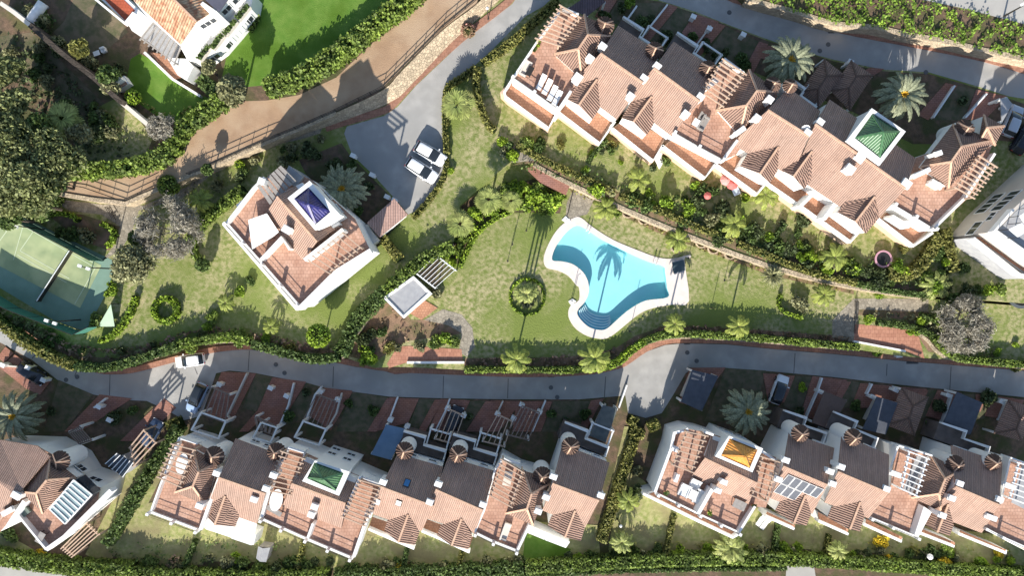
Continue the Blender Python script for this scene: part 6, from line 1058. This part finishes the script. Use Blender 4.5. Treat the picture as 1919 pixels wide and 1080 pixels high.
for q, lb in (('k 1400,365', 'small white utility box above the kerb at the road bend'), ('l 980,508', 'small white utility box beside the right brick ramp'), ('i 872,600', 'small white utility box at the kerb left of the white car')):
    c = P(pts(q)[0], ZR + .8); mb = MB(); mb.box(c, .7, .4, ZR, ZR + .8, .1); mb.box(c, .8, .5, ZR + .802, ZR + .88, .1); tag(mb.out('utility_box', PLAST), lb, 'utility box')
ypergola('m 520,0 600,-40', 'm 600,90 690,60', 7, ZR, 3.0, WOODG, 'grey ladder like beams above the corner house')
def carport(q, z, zt, m, label, hip=None, cat='carport'):
    C = [P(p, z + zt) for p in pts(q)]; t = empty('carport', Vector((C[0].x, C[0].y, z)), label, cat); c = sum(C, Vector()) / 4
    if hip: 
        R = [P(p, z + zt + 1.1) for p in pts(hip)]; mb = MB()
        for f in ([C[0], C[1], R[0]], [C[1], C[2], R[1], R[0]], [C[2], C[3], R[1]], [C[3], C[0], R[0], R[1]]): mb.slab(f, .12)
        o = mb.out('roof', m, t, uv=True); k = MB(); [k.bar(a_ + Vector((0, 0, .04)), b_ + Vector((0, 0, .04)), .2, .12) for a_, b_ in ((C[0], R[0]), (C[1], R[0]), (C[2], R[1]), (C[3], R[1]), (R[0], R[1]))]; k.out('ridge_cap', TILED, o)
    else: mb = MB(); mb.slab(C, .12); mb.out('roof', m, t, uv=True)
    for p in C: q_ = p.lerp(c, .06); MB().box(q_, .28, .28, z, p.z - .12, -.35).out('post', WHITE, t)
NAVY = mat('navy_canvas', (.085, .093, .112), (.068, .075, .092), 1.5, .9, .01, 8); BRC = mat('brown_canvas', (.13, .09, .075), (.11, .075, .06), 2, .9, .02, 8)
carport('k 1350,615 1545,662 1420,925 1265,855', ZR, 2.8, NAVY, 'dark slate flat carport at the right road bay'); carport('l 420,775 590,842 470,1065 325,1010', ZR, 2.7, BRC, 'brown flat carport right of the long white wall'); carport('l 815,815 970,862 880,1100 705,1060', ZR, 2.7, NAVY, 'dark slate flat carport left of the tiled carport')
carport('l 1415,780 1605,862 1515,1100 1290,1060', ZR, 2.7, NAVY, 'dark slate flat carport in the middle of the lower right row'); carport('l 1000,750 1200,820 1095,1110 880,1030', ZR, 2.4, TILED, 'tiled hip carport of the lower right row', 'l 1085,885 1055,975'); carport('l 1800,840 2000,900 1900,1150 1690,1090', ZR, 2.4, TILED, 'tiled hip carport at the lower right edge', 'l 1890,975 1860,1060')
carport('d 420,440 570,560 370,820 230,690', ZU, 2.6, TILED, 'left tiled hip carport of the upper road', 'd 440,570 375,665'); carport('d 620,450 785,565 610,830 470,680', ZU, 2.6, TILED, 'right tiled hip carport of the upper road', 'd 660,570 605,660')
carport('j 975,1025 1125,1060 1010,1290 860,1250', ZR, 2.5, mat('blue_canvas', (.16, .25, .36), (.13, .21, .31), 1, .8), 'light blue carport roof of the middle row'); carport('k 680,880 790,905 700,1160 580,1110', ZR, 2.8, mat('grey_sheet', (.12, .13, .12), (.08, .09, .09), 1.5, .8), 'dark grey sheet carport of the last middle house'); carport('l 20,880 165,925 60,1100 -60,1050', ZR, 2.6, BRC, 'brown carport under the white car', None) if False else None
carport('c 420,60 600,-60 700,10 560,120', ZU, 2.8, mat('mauve_tile', (.16, .11, .12), (.12, .09, .1), 1, .9, .05, kind='tile', per=(.3, .4)), 'dark tiled carport above the first upper house', None)
carport('d 1740,740 1790,730 1830,780 1750,920', ZU, 2.4, GREYW, 'pale gate canopy beside the silver car', None)
t = carport('n -20,20 0,0 10,10 0,30', ZR, 2, GREYW, 'x') if False else None
# ---------------------------------------------------------------- cars
CARG = mat('car_glass', (.02, .025, .03), None, 2, .06, spec=.7); TYRE = mat('tyre_rubber', (.02, .02, .02), None, 3, .8); RIM = mat('wheel_rim', (.4, .4, .42), None, 3, .3, metal=.8); LAMPW = mat('clear_lens', (.7, .7, .7), None, 3, .1); LAMPR = mat('red_lens', (.35, .02, .02), None, 3, .2)
def paint(n, c): return mat(n, c, c, 1, .22, spec=.6)
def loft(secs, m, name, parent, smooth=True):
    """secs: rings (x, half widths at low/mid/top, z low/mid/top) -> closed body"""
    v = []; f = []
    for x, w0, w1, w2, z0, z1, z2 in secs:
        v += [Vector((x, -w0, z0)), Vector((x, -w1, z1)), Vector((x, -w2, z2)), Vector((x, -w2 * .5, z2 + .02)), Vector((x, w2 * .5, z2 + .02)), Vector((x, w2, z2)), Vector((x, w1, z1)), Vector((x, w0, z0))]
    k = 8
    for i in range(len(secs) - 1): f += [(i * k + j, i * k + (j + 1) % k, (i + 1) * k + (j + 1) % k, (i + 1) * k + j) for j in range(k)]
    f += [tuple(range(k - 1, -1, -1)), tuple((len(secs) - 1) * k + j for j in range(k))]
    o = ob(name, [p + origin(parent) for p in v], f, m, parent, smooth=smooth); md = o.modifiers.new('b', 'BEVEL'); md.width = .05; md.segments = 2; md.limit_method = 'ANGLE'; md.angle_limit = .6; return o
def car(q, ang, z, m, label, L_=4.3, W_=1.78, kind='hatch', roofm=None, glassroof=False):
    c = P(pts(q)[0], z + .8); c.z = z; t = empty('car', c, label, 'car'); h_ = L_ / 2; w_ = W_ / 2
    loft([(-h_, w_ * .66, w_ * .7, w_ * .56, .35, .6, .78), (-h_ + .12, w_ * .93, w_ * .96, w_ * .82, .25, .65, .92), (-h_ + .9, w_, w_, w_ * .88, .22, .7, .98), (0, w_, w_, w_ * .9, .22, .7, .97), (h_ - 1.2, w_, w_, w_ * .88, .22, .68, .94), (h_ - .35, w_ * .93, w_ * .95, w_ * .78, .25, .6, .80), (h_ - .1, w_ * .80, w_ * .84, w_ * .66, .3, .56, .72), (h_, w_ * .55, w_ * .6, w_ * .45, .35, .52, .62)], m, 'body', t)
    r0, r1, r2, r3 = (-h_ + .12, -h_ + .6, .1, h_ - .98) if kind == 'hatch' else (-h_ + .35, -h_ + 1.15, .3, h_ - 1.35)
    loft([(r0, w_ * .84, w_ * .82, w_ * .74, .9, .93, .96), (r1, w_ * .88, w_ * .80, w_ * .68, .9, 1.2, 1.42), (r2, w_ * .88, w_ * .80, w_ * .68, .9, 1.2, 1.42), (r3, w_ * .84, w_ * .82, w_ * .76, .86, .9, .93)], CARG, 'glasshouse', t)
    loft([(r1 - .12, w_ * .66, w_ * .66, w_ * .60, 1.38, 1.41, 1.45), (r1 + .2, w_ * .70, w_ * .70, w_ * .64, 1.38, 1.44, 1.48), (r2 - .3, w_ * .70, w_ * .70, w_ * .64, 1.38, 1.44, 1.48), (r2 + .05, w_ * .66, w_ * .66, w_ * .60, 1.36, 1.40, 1.43)], CARG if glassroof else (roofm or m), 'roof_panel', t)
    for sx in (-1, 1):
        for sy in (-1, 1):
            wc = Vector((sx * L_ * .31, sy * (w_ - .06), .32)) + c; wv = MB(); wv.rev(Vector((0, 0, 0)), [(.31, -.1), (.32, 0), (.31, .1)], 18); wv.v = [Vector((p.x, p.z, p.y)) + wc for p in wv.v]; wo = wv.out('wheel', TYRE, t); rv = MB(); rv.rev(Vector((0, 0, 0)), [(.19, -.11), (.19, .11)], 12); rv.v = [Vector((p.x, p.z, p.y)) + wc for p in rv.v]; rv.out('rim', RIM, wo)
    for sy in (-1, 1):
        MB().box(c + Vector((h_ - .13, sy * w_ * .62, 0)), .2, .36, z + .5, z + .68).out('headlight', LAMPW, t); MB().box(c + Vector((-h_ + .08, sy * w_ * .68, 0)), .16, .3, z + .62, z + .8).out('tail_light', LAMPR, t); MB().box(c + Vector((r3 - .35, sy * (w_ + .08), 0)), .16, .2, z + .9, z + 1.05).out('mirror', m, t)
    t.rotation_euler.z = math.radians(ang); return t
WP = paint('white_paint', (.78, .79, .80)); BP = paint('blue_black_paint', (.05, .075, .13)); KP = paint('black_paint', (.02, .022, .03)); SP = paint('silver_paint', (.42, .45, .5))
car('f 1305,70', -30, ZU, WP, 'white hatchback parked nearer the top in the parking court', 4.3); car('f 1240,195', -33, ZU, WP, 'white hatchback parked nearer the villa in the parking court', 4.4)
car('i 1420,545', 188, ZR, WP, 'white car parked on the sunlit stretch of the lower road', 3.9, 1.65); car('i 1470,825', 245, ZR, paint('pale_blue_paint', (.30, .40, .56)), 'dark roofed pale blue car in the shade of the lower road', 4.2, 1.75, glassroof=True)
car('l 85,765', 70, ZR, WP, 'white car with a dark glass roof in the driveway beside the date palm', 4.0, 1.72, glassroof=True); car('j 1480,1000', 70, ZR, KP, 'black car under the pale cage of beams', 4.2)
car('d 1840,905', 68, ZU, SP, 'silver blue car at the right edge beside the upper road', 4.2); car('d 1919,1040', 60, ZU, KP, 'black car cut by the right edge beside the upper road', 4.2); car('i 230,640', -35, ZR, KP, 'black car in the yard at the lower left', 4.0); car('m 1130,10', 60, ZR, BP, 'dark car under the pale beams of the corner house', 4.0)
# ---------------------------------------------------------------- tennis court
CG = mat('court_green', (.30, .35, .19), (.25, .30, .16), .5, .9, c3=(.41, .44, .24), sc3=.3); CO = mat('court_surround', (.19, .29, .225), (.16, .25, .19), .6, .9); LN = mat('court_line', (.55, .60, .42), None, 1, .9)
st('court_surround', '@ -20,380 12,395 30,400 215,490 205,540 160,622 100,600 0,540 -60,500', ZU + .02, CO, 'green surround of the tennis court'); st('court_surface', 'e 110,570 180,585 760,910 600,1230 -300,760 -200,400', ZU + .04, CG, 'pale green tennis court')
def cl(s): a_, b_ = (P(p, ZU + .05) for p in pts(s)); LNB.bar(a_, b_, .09, .012)
LNB = MB()
for s in ('e 180,590 700,890', 'e 110,575 720,930', 'e 260,640 150,800', 'e 150,800 520,1010', 'e 130,830 500,1040', 'e 110,570 -200,1000', 'e 180,590 100,870', 'e 720,920 560,1200'): cl(s)
tag(LNB.out('court_lines', LN), 'faded lines of the tennis court', None, None, 'structure')
nt_ = empty('tennis_net', P(pts('i 310,105')[0], ZU), 'tennis net across the court with two posts', 'tennis net'); A, B = P(pts('i 310,100')[0], ZU), P(pts('e 555,800')[0], ZU)
m_ = MB(); m_.bar(A + Vector((0, 0, .5)), B + Vector((0, 0, .5)), .02, .9); m_.out('mesh', METAL, nt_); MB().bar(A + Vector((0, 0, .98)), B + Vector((0, 0, .98)), .09).out('tape', PLAST, nt_)
for q in (A, B): MB().rev(q, [(.06, 0), (.06, 1.1)], 8).out('post', METAL, nt_)
SCR = bpy.data.materials.new('green_screen_mesh'); SCR.use_nodes = True; N = SCR.node_tree.nodes; L = SCR.node_tree.links; pb = N['Principled BSDF']; pb.inputs['Base Color'].default_value = (.05, .19, .14, 1); pb.inputs['Roughness'].default_value = .8
tb = N.new('ShaderNodeBsdfTransparent'); mx = N.new('ShaderNodeMixShader'); mx.inputs[0].default_value = .88; L.new(tb.outputs[0], mx.inputs[1]); L.new(pb.outputs[0], mx.inputs[2]); L.new(mx.outputs[0], N['Material Output'].inputs[0])
def fence(line, z, h_, label, panel=SCR):
    W = [P(p, z) for p in pts(line)]; t = empty('court_fence', W[0], label, 'fence'); ps = 0
    pn_ = MB(); rl = MB()
    for a_, b_ in zip(W, W[1:]):
        pn_.bar(a_ + Vector((0, 0, h_ / 2)), b_ + Vector((0, 0, h_ / 2)), .03, h_ - .1); rl.bar(a_ + Vector((0, 0, h_)), b_ + Vector((0, 0, h_)), .07)
        k = max(1, int((b_ - a_).length / 3))
        for i in range(k): q = a_.lerp(b_, i / k); MB().rev(q, [(.05, 0), (.05, h_ + .05)], 6).out('post', METAL, t)
    pn_.out('screen', panel, t); rl.out('top_rail', METAL, t)
fence('e 0,490 60,500 780,880', ZU, 3.2, 'green screen fence behind the tennis court'); fence('i -60,20 150,150 640,340', ZU, 3.0, 'green screen fence along the road side of the tennis court'); fence('i 640,340 740,290', ZU, 2.6, 'short green screen fence at the lower court corner')
for q, lb in (('e 90,610', 'white floodlight pair at the upper left of the tennis court'), ('e 630,925', 'white floodlight pair at the right of the tennis court'), ('i 380,255', 'white floodlight pair at the road side of the tennis court')):
    c = P(pts(q)[0], ZU + 6); t = empty('floodlight_mast', Vector((c.x, c.y, ZU)), lb, 'floodlight'); MB().rev(Vector((c.x, c.y, ZU)), [(.09, 0), (.06, 6)], 8).out('mast', METAL, t); MB().bar(c - Vector((.6, -.2, 0)), c + Vector((.6, -.2, 0)), .08).out('cross_arm', METAL, t)
    for k in (-1, 1): MB().box(c + Vector((k * .5, -k * .17, 0)), .5, .35, c.z - .1, c.z + .12, -.35).out('lamp_head', PLAST, t)
q = [P(p, ZU + .6) for p in pts('i 870,120 735,290 860,290')]; t = empty('court_shelter', q[0], 'small green sloped shelter at the end of the tennis court', 'shelter'); q[0].z += 1.2; m_ = MB(); m_.slab(q, .08); m_.out('roof', mat('pale_green_sheet', (.32, .42, .30), None, 1, .7), t); m_ = MB(); [m_.bar(Vector((p.x, p.y, ZU)), p, .08) for p in q]; m_.out('post', METAL, t)
# ---------------------------------------------------------------- small things
def post(q, z, h_, lb, r=.035): c = P(pts(q)[0], z); mb = MB(); mb.rev(c, [(.12, 0), (.12, .06), (r, .08), (r, h_)], 8); return mb
for q, lb in (('g 1590,1025', 'thin dark pole on the lawn above the right hedge'), ('k 880,325', 'thin dark pole below the right arm of the pool'), ('g 105,650', 'thin dark pole on the lawn left of the pool corner'), ('k 440,95', 'thin dark pole at the shower left of the pool'), ('k 1490,150', 'thin dark pole right of the pool deck'), ('g 0,755', 'thin dark pole on the middle of the left pool lawn'), ('g 1320,855', 'thin dark pole at the upper right deck corner'), ('f 1885,880', 'thin dark pole on the lawn right of the central bed')):
    mb = post(q, ZM, 2.6, lb, .04); tag(mb.out('garden_pole', METAL), lb, 'pole', 'thin poles on the pool lawn')
def lamp(q, z, h_, lb, r=.18):
    c = P(pts(q)[0], z); t = empty('street_lamp', c, lb, 'street lamp'); MB().rev(c, [(.14, 0), (.12, .25), (.06, .3), (.05, h_)], 10).out('post', METAL, t); s_ = MB(); s_.rev(c, [(.02, h_)] + [(r * math.sin(a_), h_ + r - r * math.cos(a_)) for a_ in (.6, 1.2, 1.8, 2.4)] + [(.02, h_ + 2 * r)], 12, False); s_.out('globe', PLAST, t)
for q, z, lb in (('b 1740,145', ZU, 'street lamp on the footway near the top of the upper road'), ('i 1450,680', ZR, 'street lamp beside the shaded stretch of the lower road') if False else ('o 790,655', ZR, 'garden lamp by the straight clipped hedge'), ('p 1115,875', ZR, 'white globe lamp in front of the hedge at the lower right')): lamp(q, z, 3.6 if z else 2.6, lb, .2 if 'globe' not in lb else .38)
c = P(pts('d 1765,120')[0], ZN); t = empty('street_lamp', c, 'tall street lamp beside the pale lane at the top right', 'street lamp'); MB().rev(c, [(.12, 0), (.06, 5)], 8).bar(c + Vector((0, 0, 5)), c + Vector((-1.2, -.5, 5.2)), .07).out('post', METAL, t); MB().box(c + Vector((-1.2, -.5, 0)), .7, .3, c.z + 5.1, c.z + 5.3, .4).out('lamp_head', PLAST, t)
for i, (q, z) in enumerate((('i 578,668', ZR), ('i 495,690', ZR), ('j 148,575', ZR), ('j 213,638', ZR), ('k 290,748', ZR), ('k 337,820', ZR), ('k 1312,485', ZR), ('k 1382,548', ZR), ('d 448,332', ZU), ('d 385,380', ZU), ('d 1180,540', ZU), ('c 1627,92', ZU))):
    c = P(pts(q)[0], z + .02); mb = MB(); mb.rev(c, [(.3, 0), (.3, .02)], 18); mb.rev(c, [(.22, .018), (.22, .03)], 18); tag(mb.out('manhole_cover', mat('iron_cover', (.13, .13, .13), None, 5, .6, metal=.3)), 'round dark manhole cover, %s along the %s road from the left' % (ORD[i if i < 8 else i - 8], 'lower' if i < 8 else 'upper'), 'manhole cover', 'manhole covers')
for q, z, lb in (('j 165,490', ZR, 'dark drain grate at the kerb right of the white car'), ('k 292,660', ZR, 'dark drain grate at the kerb below the pool'), ('k 1310,412', ZR, 'dark drain grate at the kerb by the road bend'), ('l 1080,558', ZR, 'long dark drain grate at the right brick ramp'), ('d 472,235', ZU, 'dark drain grate at the kerb of the upper road')):
    c = P(pts(q)[0], z + .04); mb = MB(); [mb.box(c + Vector((0, k * .09, 0)), 1.6 if 'long' in lb else .8, .05, z, z + .05) for k in range(-2, 3)]; tag(mb.out('drain_grate', METAL), lb, 'drain')
# wall niches planted with half-round stone rings, trampolines, parasols
for i, (x, y) in enumerate(((865, 510), (985, 560), (1415, 735), (1505, 780), (1630, 820), (1230, 770))):
    c = P((960 + x / 4, 270 + y / 4), ZM); t = empty('planter_ring', c, 'half round stone planter, %s from the left under the retaining wall' % ORD[i], 'planter', 'half round planters under the wall'); mb = MB(); ribbon(mb, [c + Vector((math.cos(a_), math.sin(a_), 0)) * .75 for a_ in [-.4 - math.pi * k / 10 for k in range(10)]], ZM, ZM + .35, .16); mb.out('rim', STONE, t); C_, _l = blob(120, .6, .5); U, V = rand_uv(120, .13, .4); quads('plant', C_ + np.array(c), U, V, HEDGEO if i % 2 else DARKL, t)
def tramp(q, r, z, ringm, lb):
    c = P(pts(q)[0], z + .8); t = empty('trampoline', Vector((c.x, c.y, z)), lb, 'trampoline'); MB().rev(Vector((c.x, c.y, z)), [(r, .72), (r, .82), (r * .8, .84), (r * .8, .74)], 28, False).out('safety_pad', ringm, t); MB().rev(Vector((c.x, c.y, z)), [(r * .81, .75), (r * .81, .77)], 28).out('jumping_mat', mat('black_mat', (.02, .02, .022), None, 3, .7), t)
    for k in range(6): a_ = k * 1.047; MB().bar(Vector((c.x + r * .9 * math.cos(a_), c.y + r * .9 * math.sin(a_), z)), Vector((c.x + r * .9 * math.cos(a_), c.y + r * .9 * math.sin(a_), z + .75)), .05).out('leg', METAL, t)
tramp('h 863,862', 1.12, ZU, mat('pink_vinyl', (.55, .30, .36), None, 2, .5), 'round trampoline with a pink rim in the upper garden'); tramp('l 1900,40', 2.0, ZM, mat('grey_vinyl', (.09, .10, .11), None, 2, .5), 'large black trampoline at the right edge')
def parasol(q, r, h_, z, m, lb):
    c = P(pts(q)[0], z + h_); t = empty('parasol', Vector((c.x, c.y, z)), lb, 'parasol'); MB().rev(c, [(r, -.35), (r * .5, -.1), (.02, .05)], 8, False).out('canopy', m, t); MB().rev(Vector((c.x, c.y, z)), [(.25, 0), (.25, .08), (.03, .1), (.03, h_ + .1)], 8).out('pole', METAL, t)
RC = mat('red_canvas', (.60, .16, .14), None, 2, .8); parasol('g 1470,385', .5, 2.0, ZU, RC, 'small red parasol in the upper garden'); parasol('g 1610,265', .8, 2.1, ZU, mat('pink_canvas', (.6, .28, .25), None, 2, .8), 'pink parasol against the terrace of the upper row'); parasol('g 1655,295', .8, 2.1, ZU, RC, 'red parasol beside the blue garden table')
furn('garden_table', 'g 1665,360', 0, ZU, .9, 1.0, 25, mat('pale_blue_top', (.5, .62, .72), None, 2, .5), 'pale blue garden table next to the red parasol', 'table', 'table')
for i, (x, y) in enumerate(((1858, 655), (1890, 680))): furn('sun_lounger', f'o {x},{y}', 0, ZR, .6, 1.8, -35, PLAST, ('left' if i == 0 else 'right') + ' of the two white loungers on the grass by the solar panel house', 'sun lounger', 'lounger', 'white garden loungers')
furn('garden_bench', 'e -10,-300', 0, ZT, .6, 1.6, 35, mat('yellow_cushion', (.45, .42, .08), None, 2, .8), 'yellow cushioned lounger at the upper left edge', 'sun lounger', 'lounger')
furn('garden_table', 'a 748,412', 0, ZT, .8, .6, 20, PLAST, 'white garden table under the estate trees', 'table', 'table'); furn('garden_chair', 'a 790,382', 0, ZT, .6, .6, 20, PLAST, 'white garden chair beside the white garden table', 'chair')
# barbecue, shed, tank
c = P(pts('a 940,640')[0], ZT); t = empty('barbecue', c, 'white masonry barbecue with a tiled hood in the estate garden', 'barbecue'); MB().box(c, 1.7, 1.2, ZT, ZT + 1.0, .6).out('base', WHITE, t); MB().box(c + Vector((.2, .2, 0)), .8, .6, ZT + 1.0, ZT + 2.2, .6).out('chimney', WHITE, t); r_ = MB(); v = [c + Vector((x * .8 - y * .5, x * .5 + y * .8, 1.3 + .25 * y)) for x, y in ((-.7, -.6), (.7, -.6), (.7, .5), (-.7, .5))]; r_.slab(v, .08); r_.out('hood', TILE, t, uv=True)
for q, lb, z in (('n 10,890 70,840 110,860 95,980 70,975 10,965', 'small grey garden shed below the second middle house', ZR),):
    p = [P(a_, z + 2.1) for a_ in pts('n 15,860 105,870 75,978 0,950')]; t = empty('garden_shed', p[0] - Vector((0, 0, 2.1)), lb, 'shed'); MB().prism([a_.lerp(sum(p, Vector()) / 4, .08) for a_ in p], z, z + 1.9).out('wall', WOODG, t); r0, r1 = (p[0] + p[1]) / 2 + Vector((0, 0, .5)), (p[2] + p[3]) / 2 + Vector((0, 0, .5)); m_ = MB(); m_.slab([p[0], r0, r1, p[3]], .06); m_.slab([r0, p[1], p[2], r1], .06); m_.out('roof', GREYW, t)
c0, c1 = P(pts('a 230,160')[0], ZT + .9), P(pts('a 325,20')[0], ZT + .9); tk = MB(); tk.tube([c0, c1], .62, 16); tk.v = [Vector((p.x, p.y, max(p.z, ZT + .2))) for p in tk.v]; t = empty('water_tank', c0 - Vector((0, 0, .9)), 'white cylindrical tank beside the estate wall', 'water tank'); tk.out('tank', PLAST, t, smooth=True)
for q in (c0.lerp(c1, .2), c0.lerp(c1, .8)): MB().box(q, 1.0, .2, ZT, ZT + .4, .5).out('cradle', GREYW, t)
# white step and planters by the upper gardens, pots on terraces
p = [P(a_, ZU + .4) for a_ in pts('g 1065,110 1110,60 1155,100 1105,185')]; tag(MB().prism(p, ZU).out('garden_step', WHITE), 'white masonry step in front of the third upper house', 'step')
for i, (q, z, zt, r, lb) in enumerate((('c 195,350', ZU, 6, .5, 'yellow green potted plant at the edge of the lounger terrace'), ('c 165,385', ZU, 6, .35, 'small potted plant below the yellow green one'), ('o 1465,600', ZR, 6, .45, 'potted plant by the dividing wall of the orange towered house'), ('o 1140,450', ZR, 6, .5, 'dark potted plant at the left parapet below the orange tower'), ('f 75,865', ZU, 6, .45, 'potted plant at the front of the villa terrace'), ('f 190,755', ZU, 6, .4, 'potted plant by the inner wall of the villa terrace'), ('o 1795,545', ZR, 6, .4, 'dark potted plant by the right end of the orange towered terrace'))):
    c = P(pts(q)[0], z + zt); t = empty('potted_plant', c, lb, 'potted plant', 'potted plants on terraces'); MB().rev(c, [(.16, 0), (.24, .4), (.2, .4)], 12).out('pot', DECKO, t); C_, _l = blob(90, r, .5); U, V = rand_uv(len(C_), .11, .4); quads('leaves', C_ + np.array(c) + np.array([0, 0, .35]), U, V, LIME if i in (0, 2) else HEDGE, t)
